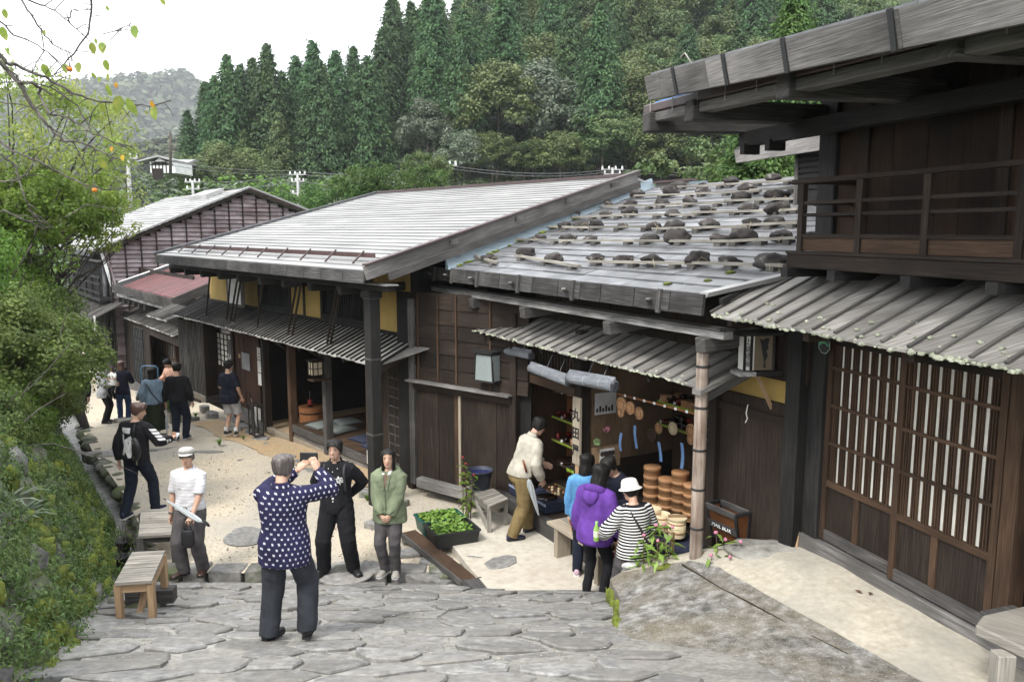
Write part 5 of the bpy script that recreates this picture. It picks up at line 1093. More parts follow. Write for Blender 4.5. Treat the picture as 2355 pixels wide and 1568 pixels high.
# ---------------------------------------------------------------- persimmon branches in front
PT = thing('persimmon_tree', 'nearly bare persimmon tree reaching in from the upper left, with orange fruit', 'tree', (-5.4, 5.6, 1.2))
pb = V((-5.4, 5.6, 1.2))
m = MB(); limb(m, (0, 0, -.6), (.1, -.1, 3.6), .14, .09, 3, 8, .04); m.build('trunk', BARK, PT, True)
kx = .5035
def pz(x, y, Y=5.0): return atY(x*kx, y*kx, Y)-pb
BR = [((-200, 160), (0, 245), (30, 290), (85, 300), (150, 335), (210, 355), (290, 400), (330, 425), (400, 450), (460, 465), (530, 466), (600, 475), (680, 485), (780, 460)), ((-220, 130), (0, 285), (40, 330), (85, 375), (130, 455), (170, 510), (210, 560), (240, 600), (290, 645), (350, 650), (400, 660), (460, 690), (510, 715), (550, 730)),
 ((60, -60), (100, 0), (140, 65), (190, 140), (240, 200), (300, 235), (330, 250)), ((425, -60), (420, 0), (415, 80), (400, 160), (350, 230), (300, 290), (250, 340), (215, 358)), ((85, 375), (150, 380), (180, 400), (180, 440), (225, 525), (280, 530), (360, 565), (430, 610), (520, 655), (555, 660)),
 ((-150, 600), (0, 640), (60, 690), (120, 715), (200, 750), (270, 790), (330, 820), (420, 855), (500, 868), (620, 850)), ((-100, 830), (0, 830), (60, 832), (100, 812), (140, 770), (160, 720)), ((90, -20), (180, 20), (250, 50), (310, 95), (350, 130), (380, 165)), ((-60, 60), (0, 100), (60, 160), (160, 200), (220, 240), (280, 300)),
 ((310, 95), (325, 70), (328, 45), (420, 42)), ((400, 160), (500, 150), (560, 130), (600, 105)), ((0, 700), (70, 760), (100, 850), (110, 900), (160, 1000), (220, 1060)), ((190, 140), (200, 230), (150, 330)), ((420, 600), (350, 480), (230, 400), (120, 370), (0, 378)), ((380, 650), (410, 560), (430, 500)), ((0, 470), (90, 480), (200, 500)), ((-60, 1000), (20, 960), (120, 1010), (200, 1040), (240, 1040))]
for i, pts in enumerate(BR):
    Y0 = 5.0+R.uniform(-.35, .35); n = len(pts); r0 = (.013, .015, .008, .008, .01, .01, .007, .006, .006, .004, .003, .006, .005, .005, .004, .004, .006)[i]
    pp = [pz(x, y, Y0+.1*NZ.noise(V((i, k*.5, 0)))) for k, (x, y) in enumerate(pts)]
    fine = []
    for k in range(n-1):
        for q in range(3): t = q/3; fine.append(pp[k].lerp(pp[k+1], t)+V((R.uniform(-1, 1), 0, R.uniform(-1, 1)))*.006)
    fine.append(pp[-1]); N_ = len(fine)
    br = tube(PT, 'branch', BARKG, fine, [lerp(r0, .003, k/(N_-1)) for k in range(N_)], 6)
    for k in range(4, N_, 2):
        d = V((R.uniform(-1, 1), R.uniform(-.6, .6), R.uniform(-1, .7)))*R.uniform(.06, .2); tube(br, 'twig', BARKG, [fine[k], fine[k]+d*.55+V((0, 0, .01)), fine[k]+d], [.0035, .0028, .0016], 4)
L_PERSO = leafm('orange_leaf', [(.4, .2, .02), (.5, .28, .03), (.5, .36, .05)], sc=20, transl=.5)
for x, y, s, ang, og in ((617, 147, 60, 80, 0), (492, 40, 24, 70, 0), (745, 10, 34, 60, 0), (425, 222, 50, 85, 0), (468, 220, 55, 80, 0), (488, 300, 50, 85, 0), (215, 325, 66, 60, 0), (300, 315, 46, 80, 0), (360, 310, 50, 80, 0), (440, 190, 28, 70, 0), (495, 355, 38, 80, 0), (500, 412, 55, 75, 0), (540, 478, 78, 105, 0), (605, 487, 80, 60, 0), (697, 478, 34, 70, 1), (707, 517, 70, 75, 0), (350, 465, 42, 60, 0), (470, 495, 44, 80, 0), (475, 752, 60, 50, 0), (510, 682, 26, 80, 1), (560, 722, 30, 85, 1), (25, 65, 42, 80, 0), (20, 155, 60, 80, 0), (40, 235, 40, 70, 0), (410, 475, 38, 80, 0), (205, 150, 30, 60, 0), (430, 345, 30, 50, 0), (530, 390, 26, 85, 1), (240, 410, 20, 90, 0), (540, 645, 26, 20, 0), (670, 515, 20, 80, 0), (455, 365, 30, 85, 0)):
    L = s*kx/1835*5.0; c = pz(x, y, 4.95+R.uniform(-.1, .1)); a = RAD(-ang); yw = R.uniform(-.7, .7); m = MB(); g = V((cos(a)*cos(yw), sin(yw)*.5, sin(a))).normalized(); h = V((sin(ang*.0174)*.9, R.uniform(-.5, .5), cos(a)*.9)).normalized(); h = (h-g*h.dot(g)).normalized(); nn_ = g.cross(h)
    prof = [(-.5, .02), (-.38, .2), (-.2, .29), (0, .3), (.2, .24), (.38, .12), (.5, .0)]; vs = []
    for t, w_ in prof: vs += [c+g*t*L-h*w_*L+nn_*.1*L*abs(w_)*3, c+g*t*L+nn_*.12*L*t*t, c+g*t*L+h*w_*L+nn_*.1*L*abs(w_)*3]
    fs = [q for i in range(6) for q in ((3*i, 3*i+1, 3*i+4, 3*i+3), (3*i+1, 3*i+2, 3*i+5, 3*i+4))]
    m.add(vs, fs).build('leaf', L_PERSO if og else L_PERS, PT, True)
FRU = mat('persimmon_skin', [(.55, .14, .01), (.65, .2, .02)], (9, 9, 9), rough=.35, bump=0, rnd=.05, big=None)
for x, y, s in ((318, 317, 25), (432, 868, 22)):
    r = s*kx/1835*5/2; c = pz(x, y, 4.9); f = MB().lathe(c, [(.001, -r*.9), (r*.6, -r*.75), (r*.95, -r*.3), (r, .1*r), (r*.8, r*.6), (r*.3, r*.8), (.001, r*.78)], 14).build('fruit', FRU, PT, True)
    MB().lathe(c+V((0, 0, r*.8)), [(r*.7, 0), (r*.3, .004), (.004, .006), (.003, .05)], 6).build('calyx', BARKG, f)
# ---------------------------------------------------------------- hillside forest
def conifer(seed, mt, H=18, Rm=3.5, nb=230, per=58, bare=.2, Ls=.44, Ws=.19):
    RG.seed(seed); P = []; N = []; T = []
    for i in range(nb):
        t = (i+.5)/nb; t = 1-(1-t)**.75; z = H*(bare+(1-bare)*t); rr = Rm*(1-t)**.72*min(1, .55+3*t)*(1+.22*NZ.noise(V((t*7, i*.77, seed)))); a = i*2.39996+RG.uniform(-.4, .4)
        tip = np.array([cos(a)*rr, sin(a)*rr, z-.14*rr]); root = np.array([0, 0, z+.1*rr])
        u = RG.rand(per, 1)**.55; wdt = .42+.2*rr
        p = root+(tip-root)*u+RG.normal(0, 1, (per, 3))*wdt*np.array([.5, .5, .32])*(.4+.6*u)
        P.append(p); o = np.tile(np.array([cos(a)*.8, sin(a)*.8, .75]), (per, 1)); N.append(o); T.append(np.tile(np.array([cos(a), sin(a), -.35]), (per, 1)))
    P = np.concatenate(P); return leafmesh('crown', P, np.concatenate(N), Ls, Ws, mt, .5, 0, np.concatenate(T))
def broad(seed, mt, H=13, Rm=4.2, n=76, per=120, L=.36, Wd=.23):
    RG.seed(seed); d = sph(n); d[:, 2] = np.abs(d[:, 2])*1.05-.22; k = np.array([[1+.38*NZ.noise(V(x)*1.9+V((seed, 0, 0)))] for x in d])
    cs = d*np.array([Rm, Rm, H*.42])*k*RG.uniform(.7, 1, (n, 1))+np.array([0, 0, H*.52]); P, N = clumps(cs, RG.uniform(.7, 1.4, n)*Rm/4.2, per, .35, .62); N[:, 2] += .5
    return leafmesh('crown', P, N, L, Wd, mt, .5)
def trunkmesh(H, r, seed):
    m = MB(); limb(m, (0, 0, -1), (0, 0, H), r, r*.35, seed, 6, .01)
    return m.mesh('trunk', BARK, True)
CON = [conifer(31, L_CEDAR), conifer(32, L_CEDAR, 18, 3.0, 210), conifer(33, L_CEDAR, 18, 4.0, 250, 60, .14), conifer(34, L_CEDAR, 18, 2.7, 190, 54, .28), conifer(35, L_BROAD, 18, 3.7, 220, 58, .16)]
BRO = [broad(41, L_BROAD), broad(42, L_OLIVE), broad(43, L_SILVER), broad(44, L_OLIVE, 13, 4.6, 80), broad(45, L_BROAD, 13, 3.8, 64)]
TC, TB = trunkmesh(15, .24, 1), trunkmesh(9, .22, 2)
CLAB = ['dark green forest cedar', 'slender dark forest cedar', 'broad dark forest cedar', 'narrow tall forest cedar', 'grey-green forest conifer']
BLAB = ['round grey-green broadleaf tree', 'olive green broadleaf tree', 'pale silvery-leaved tree', 'wide olive-brown broadleaf tree', 'small dark broadleaf tree']
def place(x, y, z):
    px = 1177+x/y*1835; py = 530-(z-4.3)/y*1835
    a = next(n for q, n in ((760, 'above the gabled house'), (1000, 'above the tea house roof'), (1250, 'above the long-armed pole'), (1480, 'above the ridge end of the tea house'), (1700, 'above the stone-weighted roof'), (9e9, 'behind the near house eaves')) if px < q)
    b = next(n for q, n in ((80, 'high up'), (220, 'halfway up'), (330, 'low down'), (9e9, 'at the forest foot')) if py < q)
    return ', %s %s' % (b, a)
def put_tree(kind, k, x, y, h, w_=1.0):
    z = hz(x, y)-.3
    if kind == 'c':
        t = thing('conifer', CLAB[k]+place(x, y, z+h*.7), 'tree', (x, y, z), R.uniform(0, 6), 'conifers of the hillside forest'); link('crown', CON[k], t); link('trunk', TC, t); s = h/18; t.scale = (s*w_, s*w_, s)
    else:
        t = thing('broadleaf_tree', BLAB[k]+place(x, y, z+h*.6), 'tree', (x, y, z), R.uniform(0, 6), 'broadleaf trees of the hillside forest'); link('crown', BRO[k], t); link('trunk', TB, t); s = h/13; t.scale = (s*w_, s*w_, s)
NUM3 = 'first second third fourth fifth sixth seventh eighth ninth tenth eleventh twelfth thirteenth'.split(); cnt = 0; NUM = 'one two three four five six seven eight nine ten eleven twelve thirteen fourteen fifteen sixteen seventeen eighteen'.split()
# the skyline trees at the left end, placed by measured columns
for px, top, h, k, Y in ((430, 255, 13, 3, 97), (470, 190, 15, 3, 99), (492, 175, 16, 0, 95), (520, 128, 19, 1, 92), (552, 150, 18, 3, 98), (580, 135, 18, 0, 103), (612, 103, 20, 1, 93), (648, 165, 17, 2, 97), (680, 130, 19, 0, 104), (718, 95, 21, 3, 100), (735, 140, 19, 2, 92), (770, 118, 20, 0, 98), (812, 108, 20, 1, 105), (845, 130, 19, 2, 94), (880, 70, 21, 0, 108), (915, 45, 21, 1, 112), (945, 5, 22, 3, 116), (985, 20, 21, 0, 112), (560, 300, 12, 4, 90), (640, 260, 14, 4, 89), (700, 245, 14, 2, 91)):
    p = atY(px, top, Y); z = p.z-h; x = p.x
    t = thing('conifer', ('%s cedar of the left forest edge, number %s counted along its skyline' % (('dark', 'slender', 'broad', 'narrow', 'grey-green')[k], NUM[cnt]) if cnt < 18 else ('low grey-green conifer before the skyline cedars', 'low grey-green conifer under the tall middle cedars', 'broad low cedar right of the grey-green ones')[cnt-18]), 'tree', (x, Y, z), R.uniform(0, 6), 'conifers of the hillside forest'); link('crown', CON[k], t); link('trunk', TC, t); s = h/18; t.scale = (s, s, s); cnt += 1
for px, top, h, k, Y in ((520, 310, 9, 3, 84), (500, 300, 9, 1, 88), (560, 320, 8, 3, 86), (440, 330, 8, 0, 88), (470, 350, 7, 4, 80), (610, 410, 4, 0, 78), (560, 420, 4, 1, 76)):
    p = atY(px, top, Y); t = thing('broadleaf_tree', BLAB[k]+' at the left forest foot, '+('tallest', 'beside the tallest', 'nearest the conifers', 'farthest left', 'pale one by the far house', 'small one by the pole', 'smallest')[cnt-21], 'tree', (p.x, Y, p.z-h), R.uniform(0, 6), 'broadleaf trees of the hillside forest'); link('crown', BRO[k], t); link('trunk', TB, t); s = h/13; t.scale = (s, s, s); cnt += 1
r = 0; y = 90
while y < 178 and cnt < 292:
    x = -20+(y-90)*.1+R.uniform(0, 3); xm = .42*y+2
    while x < xm and cnt < 292:
        if not (x/y*1835+1177 < 960 and y < 104):
            px = x/y*1835+1177; fr = max(.12, min(.8, (px-850)/620+(y-90)*.003))
            yy = y+R.uniform(-2.2, 2.2)
            if R.random() > fr: put_tree('c', R.choice((0, 0, 1, 2, 2, 3, 4)), x, yy, R.uniform(16, 22))
            else: put_tree('b', R.choice((0, 0, 1, 1, 2, 3, 4)), x, yy, R.uniform(10, 16))
            cnt += 1
        x += R.uniform(3.4, 5.4)
    y += 6.4+(y-90)*.06; r += 1
for k in range(13):
    x = -5+k*3.6+R.uniform(-1, 1); y = R.uniform(83, 88); h = R.uniform(7, 11); z = hz(x, y)-.4; q = R.choice((0, 1, 1, 2, 4)); t = thing('broadleaf_tree', BLAB[q]+' in the lowest forest row, %s from the left' % (NUM3[k]), 'tree', (x, y, z), R.uniform(0, 6), 'broadleaf trees of the hillside forest'); link('crown', BRO[q], t); link('trunk', TB, t); s = h/13; t.scale = (s*1.15, s*1.15, s)
# undergrowth at the foot of the hill, and the wooded far ridges
RG.seed(3)
def scatter(n, x0, x1, y0, y1, r0, r1, per, L, Wd, mt, name, label, cat, keep=None):
    cs = []
    while len(cs) < n:
        x, y = R.uniform(x0, x1), R.uniform(y0, y1)
        if keep and not keep(x, y): continue
        cs.append((x, y, hz(x, y)+R.uniform(0, r0)))
    P, N = clumps(np.array(cs), RG.uniform(r0, r1, n), per, .45, .7); N[:, 2] += .6
    return tag(link(name, leafmesh(name, P, N, L, Wd, mt, .5)), label, cat, kind='stuff')
scatter(620, -48, 60, 50, 92, .5, 1.5, 34, .5, .34, L_SILVER, 'scrub', 'pale scrub and creepers at the foot of the hill', 'scrub')
scatter(520, -48, 60, 56, 95, .6, 2.0, 34, .5, .34, L_BROAD, 'undergrowth', 'green undergrowth at the edge of the forest', 'undergrowth')
scatter(160, -60, -16, 40, 80, .8, 2.4, 60, .5, .34, L_GREEN, 'bushes', 'green bushes behind the far roofs', 'bushes')
scatter(2300, -360, -60, 225, 520, 3.5, 6.5, 26, 3.4, 2.6, L_FAR, 'far_wood', 'distant wooded ridge on the left', 'wood', lambda x, y: -.7*y < x < -.36*y)
scatter(900, -1100, -250, 700, 1300, 9, 16, 20, 10, 8, L_FAR, 'far_wood', 'hazy far mountain forest', 'wood', lambda x, y: -.72*y < x < -.38*y)
# garden trees behind the roofs
leafy_tree('pine_tree', 'spreading bright green pine behind the grey roof, left of the utility pole', (-5.0, 36, 1), (-5.2, 36, 6.4), (2.6, 1.8, .8), 90, 90, .2, .05, L_CEDARL, 51, sub=.6)
leafy_tree('pine_tree', 'lower pine crown behind the ridge of the tea house', (-8, 36, 1), (-7.6, 36, 5.6), (2.2, 1.6, .8), 70, 90, .2, .05, L_CEDARL, 52, sub=.6)
leafy_tree('pine_tree', 'dark crowned pine at the end of the tea house ridge', (-3.4, 38, 1), (-4.1, 38, 7.2), (1.4, 1.2, .6), 40, 90, .2, .05, L_BROAD, 53, sub=.6)
def cypress(label, x, y, z, h, w_, seed):
    t = thing('cypress', label, 'tree', (x, y, z)); link('crown', conifer(seed, L_CEDARL, 18, 3.4, 320, 150, .08, .3, .1), t); link('trunk', TC, t); s = h/18; t.scale = (s*w_, s*w_, s)
cypress('feathery bright green cypress behind the stone-weighted roof', 6.3, 21, -.5, 8.2, 1.5, 61)
cypress('taller bright green cypress rising behind the near house eaves', 11.2, 33, 0, 13.5, 1.2, 62)
cypress('small bright green cypress by the annex roof', 8.2, 21, -.5, 6.6, 1.6, 63)
leafy_tree('broadleaf_tree', 'loose bush of trees beyond the cypress', (9.5, 40, 1), (10, 40, 6.0), (5, 2, 2.4), 80, 70, .28, .18, L_BROAD, 64)
# ---------------------------------------------------------------- poles, wires, far house
def pole(px, ytop, ybot, Y, label, arms, r=.16):
    a, b = atY(px, ybot, Y), atY(px, ytop, Y); t = thing('utility_pole', label, 'pole', (a.x, Y, a.z-2)); h = b.z-a.z+2
    tube(t, 'mast', POLEC, [(0, 0, 0), (0, 0, h)], [r, r*.7], 10)
    for dzz_, w_, k in arms:
        box(t, 'crossarm', POLEC, -w_/2, w_/2, -.08, .02, h-dzz_-.05, h-dzz_+.05)
        for i in range(k): x = lerp(-w_/2+.1, w_/2-.1, i/(k-1)); MB().lathe((x, 0, h-dzz_+.05), [(.06, 0), (.09, .06), (.05, .14), (.07, .2), (.02, .24)], 8).build('insulator', WHITE, t)
    return V((a.x, Y, b.z))
T1 = pole(300, 352, 462, 48, 'pale concrete utility pole beside the leafy trees on the left', [(.3, 1.2, 4)], .15)
T2 = pole(445, 415, 458, 72, 'small distant pole with crossarms before the scrub', [(.15, 1.4, 4), (.75, 1.2, 3)])
T3 = pole(687, 398, 478, 72, 'utility pole with three crossarms right of the gabled roof', [(.15, 1.5, 4), (.75, 1.2, 4), (1.8, 1.1, 3)])
T4 = pole(1015, 374, 430, 56, 'utility pole with a long crossarm above the tea house ridge', [(.2, 2.2, 6), (.45, 1.6, 3)])
T5 = pole(1408, 386, 410, 66, 'pole top with crossarms just over the stone-weighted roof', [(.15, 1.8, 4), (.5, 1.4, 3)])
for k_ in (.9, 1.4): pass
WIRE = flat('cable', (.12, .12, .12), .6)
def wires(p, q, sag, offs, label):
    m = MB()
    for o in offs: m.tube([p.lerp(q, t)+V((0, 0, o-sag*4*t*(1-t))) for t in [i/10 for i in range(11)]], .022, 4)
    tag(m.build('power_cable', WIRE), label, 'cable')
wires(atY(395, 372, 66), atY(700, 392, 70), .3, (0, -.3), 'pair of cables from the far house to the tall pole'); wires(atY(700, 393, 70), T4, .4, (-.1, -.35), 'cables from the three-armed pole to the long-armed pole'); wires(T4, T5, .5, (-.1, -.3), 'cables running right above the tea house ridge'); wires(T5, atY(2000, 380, 70), .5, (-.1, -.3), 'cables running right behind the cypress'); wires(T2, T3, .3, (-.1, -.7), 'cables between the two left poles'); wires(T3, atY(1040, 430, 60), .4, (-.6, -.9), 'lower cables behind the pines'); wires(T1, atY(470, 470, 60), .8, (-1.5, -1.7), 'blue-grey cables dropping behind the gabled roof')
tag(tube(None, 'wooden_pole', BARK, [atY(392, 400, 64), atY(392, 303, 64)], [.12, .09], 6), 'thin dark wooden pole beside the far white house', 'pole')
FH = thing('white_house', 'small white far house with timber grid gable under a pale roof', 'house', atY(368, 398, 74))
o_ = FH.location
def fh(x, y, Y=74): return atY(x, y, Y)-o_
box(FH, 'wall', WHITE, fh(345, 380).x, fh(402, 380).x, 0, 4, 0, fh(360, 372).z); m = MB()
m.hexa([fh(318, 374)+V((0, -.4, 0)), fh(366, 362)+V((0, -.4, 0)), fh(366, 362)+V((0, 6, 0)), fh(318, 374)+V((0, 6, 0)), fh(318, 371)+V((0, -.4, 0)), fh(366, 358)+V((0, -.4, 0)), fh(366, 358)+V((0, 6, 0)), fh(318, 371)+V((0, 6, 0))]); m.build('roof', ROOF_MET, FH)
m = MB().hexa([fh(366, 362)+V((0, -.4, 0)), fh(402, 372)+V((0, -.4, 0)), fh(402, 372)+V((0, 6, 0)), fh(366, 362)+V((0, 6, 0)), fh(366, 358)+V((0, -.4, 0)), fh(402, 368)+V((0, -.4, 0)), fh(402, 368)+V((0, 6, 0)), fh(366, 358)+V((0, 6, 0))]); m.build('roof', ROOF_MET, FH)
m = MB().hexa([fh(340, 372)+V((0, 3, 0)), fh(400, 368)+V((0, 3, 0)), fh(400, 368)+V((0, 4, 0)), fh(340, 368)+V((0, 4, 0)), fh(342, 356)+V((0, 5, 0)), fh(400, 356)+V((0, 5, 0)), fh(400, 356)+V((0, 6, 0)), fh(342, 356)+V((0, 6, 0))]); m.build('roof', ROOF_MET, FH)
MB().add([fh(345, 380), fh(395, 380), fh(366, 363)], [(0, 1, 2)]).build('gable', WHITE, FH)
for x in (350, 358, 366, 374, 382, 390): box(FH, 'timber', W_DARK, fh(x, 380).x-.04, fh(x, 380).x+.04, -.06, -.01, 0, fh(x, 372).z)
box(FH, 'timber', W_DARK, fh(345, 380).x, fh(398, 380).x, -.05, -.01, fh(345, 380).z, fh(345, 380).z+.08)
box(FH, 'base', W_DARK, fh(352, 395).x, fh(375, 395).x, -.04, -.01, -.6, .4)

hzm = bpy.data.materials.new('thin_haze'); hzm.use_nodes = True; n_ = hzm.node_tree.nodes; n_.remove(n_['Principled BSDF']); pv = n_.new('ShaderNodeVolumePrincipled'); pv.inputs['Density'].default_value = .00025; pv.inputs['Color'].default_value = (.86, .89, .93, 1); hzm.node_tree.links.new(pv.outputs[0], n_['Material Output'].inputs['Volume'])
tag(MB().box(-1600, 1600, -260, 1900, -9, 300).build('haze', hzm), 'thin pale haze over the valley', 'haze', kind='stuff')
# ================================================================ benches, planters, signs, goods
def bench(label, corners, zt, zb, m, nslat, name='bench', legm=None, lw=.06, apron=True):
    """corners: near-left, near-right, far-right, far-left picture points of the top"""
    c = [atZ(x, y, zt) for x, y in corners]; o0 = V((sum(p.x for p in c)/4, sum(p.y for p in c)/4, zb(0) if callable(zb) else zb)); t = thing(name, label, 'bench', o0); L = [p-o0 for p in c]
    for k in range(nslat):
        a, b = k/nslat+.004, (k+1)/nslat-.006; q = [L[0].lerp(L[3], a), L[1].lerp(L[2], a), L[1].lerp(L[2], b), L[0].lerp(L[3], b)]; j = V((0, 0, R.uniform(-.002, .002)))
        MB().hexa([p+V((0, 0, -.03)) for p in q]+[p+j for p in q], 0).build('slat', m, t)
    ce = sum(L, V((0, 0, 0)))/4
    ins = [ce+(p-ce)*.88 for p in L]
    for p in ins: box(t, 'leg', legm or m, p.x-lw/2, p.x+lw/2, p.y-lw/2, p.y+lw/2, 0, p.z-.03, bevel=.005)
    for i in range(4): a, b = ins[i], ins[(i+1) % 4]; beam(t, 'apron', legm or m, a+V((0, 0, -.075)), b+V((0, 0, -.075)), .03, .08)
    return t, L
t, L = bench('pale slatted bench standing on two timbers at the lower left', ((263, 1340), (349, 1334), (380, 1264), (304, 1268)), 1.1, .72, W_BENCH, 14, legm=W_TAN)
beam(t, 'brace', W_TAN, (L[0]+L[1])*.5*.7+V((0, 0, -.3)), (L[2]+L[3])*.5*.6+V((0, 0, -.1)), .05, .06)
nl, fl = (L[0]+L[1])/2, (L[2]+L[3])/2
beam(t, 'ground_timber', W_GREYD, (L[0].x-.08, L[0].y+.06, -.03), (L[1].x+.06, L[1].y+.06, -.03), .16, .06); beam(t, 'ground_timber', W_GREYD, (L[3].x-.05, L[3].y-.06, -.06), (L[2].x+.1, L[2].y-.06, -.06), .13, .14)
for i, (px, py) in enumerate(((300, 1385), (345, 1378), (330, 1400))): p = atZ(px, py, .5); rock(RAMP, 'base_stone', (p.x, p.y, rz(p.x, p.y)), (.24, .16, .12), i+40, MOSSY, 2, .15)
bench('grey slatted bench behind the pale one, beside the man in the cap', ((318, 1233), (409, 1228), (410, 1168), (324, 1171)), .42, .0, W_BENCH, 11, legm=W_GREYD, lw=.1)
t, L = bench('grey slatted bench carrying a dark tub before the board gate', ((1071, 1118), (1126, 1164), (1169, 1146), (1116, 1109)), .52, .1, W_BENCH, 1, legm=W_BENCH)
for o in [x for x in t.children if x.name.startswith('slat')]: bpy.data.objects.remove(o)
for k in range(11): a, b = k/11+.004, (k+1)/11-.006; q = [L[0].lerp(L[1], a), L[0].lerp(L[1], b), L[3].lerp(L[2], b), L[3].lerp(L[2], a)]; MB().hexa([p+V((0, 0, -.028)) for p in q]+q, 1).build('slat', W_BENCH, t)
beam(t, 'brace', W_BENCH, L[1]*.8+V((0, 0, -.32)), L[0].lerp(L[1], .45)+V((0, 0, -.1)), .04, .05)
c = t.location+L[0].lerp(L[3], .5).lerp(L[1].lerp(L[2], .5), .22); tb = thing('tub', 'dark blue-grey plastic tub filled with water, on the bench by the gate', 'tub', c)
TUBM = flat('blue_grey_plastic', (.03, .036, .055), .5); MB().lathe((0, 0, 0), [(.125, .003), (.185, .27), (.2, .272), (.2, .285), (.182, .285), (.175, .22), (.001, .215)], 26, cap=False).build('shell', TUBM, tb, True)
MB().lathe((0, 0, .235), [(.176, 0), (.001, .002)], 24, cap=False).build('water', mat('dark_blue_water', [(.01, .012, .06), (.02, .02, .1)], (5, 5, 5), rough=.05, bump=.05, rnd=0, big=None, spec=.6), tb)
# tub planter with seedlings: green far half, black near half
z_ = .3; near, right, left = atZ(1004, 1233, z_), atZ(1104, 1218, z_), atZ(953, 1183, z_); far = left+right-near; o0 = (near+far)/2; o0.z = .1
def tubp(label, q, m, nm):
    ce = sum(q, V((0, 0, 0)))/4; t = thing('planter', label, 'planter', (ce.x, ce.y, .1)); l = [p-V((ce.x, ce.y, .1)) for p in q]; b = [V((p.x*.9, p.y*.9, 0)) for p in l]; up = [V((p.x, p.y, .2)) for p in l]; inn = [V((p.x*.93, p.y*.93, .2)) for p in l]; ii = [V((p.x*.92, p.y*.92, .14)) for p in l]
    vs = b+up+inn+ii; fs = [(3, 2, 1, 0)]+[(k, (k+1) % 4, 4+(k+1) % 4, 4+k) for k in range(4)]+[(4+k, 4+(k+1) % 4, 8+(k+1) % 4, 8+k) for k in range(4)]+[(8+k, 8+(k+1) % 4, 12+(k+1) % 4, 12+k) for k in range(4)]; MB().add(vs, fs).build('trough', m, t)
    MB().add(ii, [(0, 1, 2, 3)]).build('soil', SOIL, t)
    for k in range(4): beam(t, 'rim', m, l[k]+V((0, 0, .0)), l[(k+1) % 4]+V((0, 0, .0)), .035, .025)
    RG.seed(len(label)); n = 360; P = []
    for i in range(n): u, v = RG.rand(2)*.9+.05; p = l[0].lerp(l[1], u).lerp(l[3].lerp(l[2], u), v)*.93; P.append((p.x, p.y, .16+.09*RG.rand()+.03*NZ.noise(p*4)))
    N = np.tile([0, 0, 1.0], (n, 1)); tag(link('seedlings', leafmesh('seedlings', np.array(P), N, .06, .05, L_LETT, .45, fold=.15), t), kind='stuff'); return t
m1, m2 = near.lerp(left, .55), right.lerp(far, .55)
tubp('black trough planter full of pale green seedlings, near half', [near, right, m2, m1], flat('black_plastic', (.018, .02, .02), .5), 'b'); tubp('dark green trough planter full of seedlings, adjoining the black one', [m1+(left-m1)*.04, m2+(far-m2)*.04, far, left], flat('green_plastic', (.01, .075, .06), .45), 'g')
# plants with stems and big leaves
def leafy_plant(label, base, h, n, L, m, spread=.09, stems=4, flower=None, seed=1, grp=None, W_=.5):
    RG.seed(seed); t = thing('flowering_plant' if flower else 'leafy_plant', label, 'plant', base, 0, grp); P = []; N = []; T = []
    for k in range(stems):
        a = k*2.4; x, y = cos(a)*spread*.5, sin(a)*spread*.5; hh = h*RG.uniform(.65, 1.0); lx, ly = RG.uniform(-.08, .08, 2)
        tube(t, 'stem', flat('plant_stem', (.09, .05, .03), .7), [(x, y, 0), (x+lx*.4, y+ly*.4, hh*.5), (x+lx, y+ly, hh)], [.008, .006, .003], 5)
        for i in range(n):
            q = (.12+.88*(i+.5)/n); an = i*2.3+a; r = L*.5; P.append((x+lx*q+cos(an)*r, y+ly*q+sin(an)*r, hh*q)); N.append((cos(an)*.3, sin(an)*.3, .9)); T.append((cos(an), sin(an), -.25))
        if flower:
            v_, f_ = blob(.022, .022, .02, k, 1, .3); MB().add([p+V((x+lx, y+ly, hh+.01)) for p in v_], f_).build('flower', flower, t, True)
    me = leafmesh('leaves', np.array(P), np.array(N), L, L*W_, m, .25, 0, np.array(T)); link('leaves', me, t); return t
p = atZ(1072, 1196, .1); leafy_plant('tall leafy plant with a dark red flower tip, beside the tub bench', p, .95, 17, .11, L_GREEN, .12, 4, flat('dark_red_petal', (.25, .02, .03), .6), 5)
p = FB.W(-3.62, .3, .55); leafy_plant('pink flowered balsam plant left of the bamboo post', p, .72, 16, .16, L_LETT, .26, 7, flat('pink_petal', (.55, .2, .3), .7), 6, W_=.3)
p = FB.W(-4.3, -.1, .5); leafy_plant('pink flowered balsam plant right of the bamboo post', p, .8, 16, .16, L_LETT, .28, 7, flat('pink_petal', (.55, .2, .3), .7), 7, W_=.3)
# drain planks
a, b, c = atZ(940, 1218, .14), atZ(1085, 1325, .14), atZ(1178, 1398, .14)
t = thing('drain_plank', 'long weathered plank over the street drain, upper piece under the planter', 'plank', (a.x, a.y, .1)); beam(t, 'board', W_BROWN, (0, 0, 0), b-a+V((0, 0, -.04)), .2, .045); beam(t, 'edge_strip', W_GREYD, V((-.11, -.06, .0)), b-a+V((-.11, -.06, -.04)), .03, .07)
t = thing('drain_plank', 'shorter weathered plank over the street drain, nearest to the ramp', 'plank', (b.x, b.y, .1)); beam(t, 'board', W_GREYD, (.02, -.02, .004), c-b+V((0, 0, -.04)), .2, .045); beam(t, 'edge_strip', W_GREYD, V((-.1, -.06, .0)), c-b+V((-.1, -.06, -.04)), .03, .07)
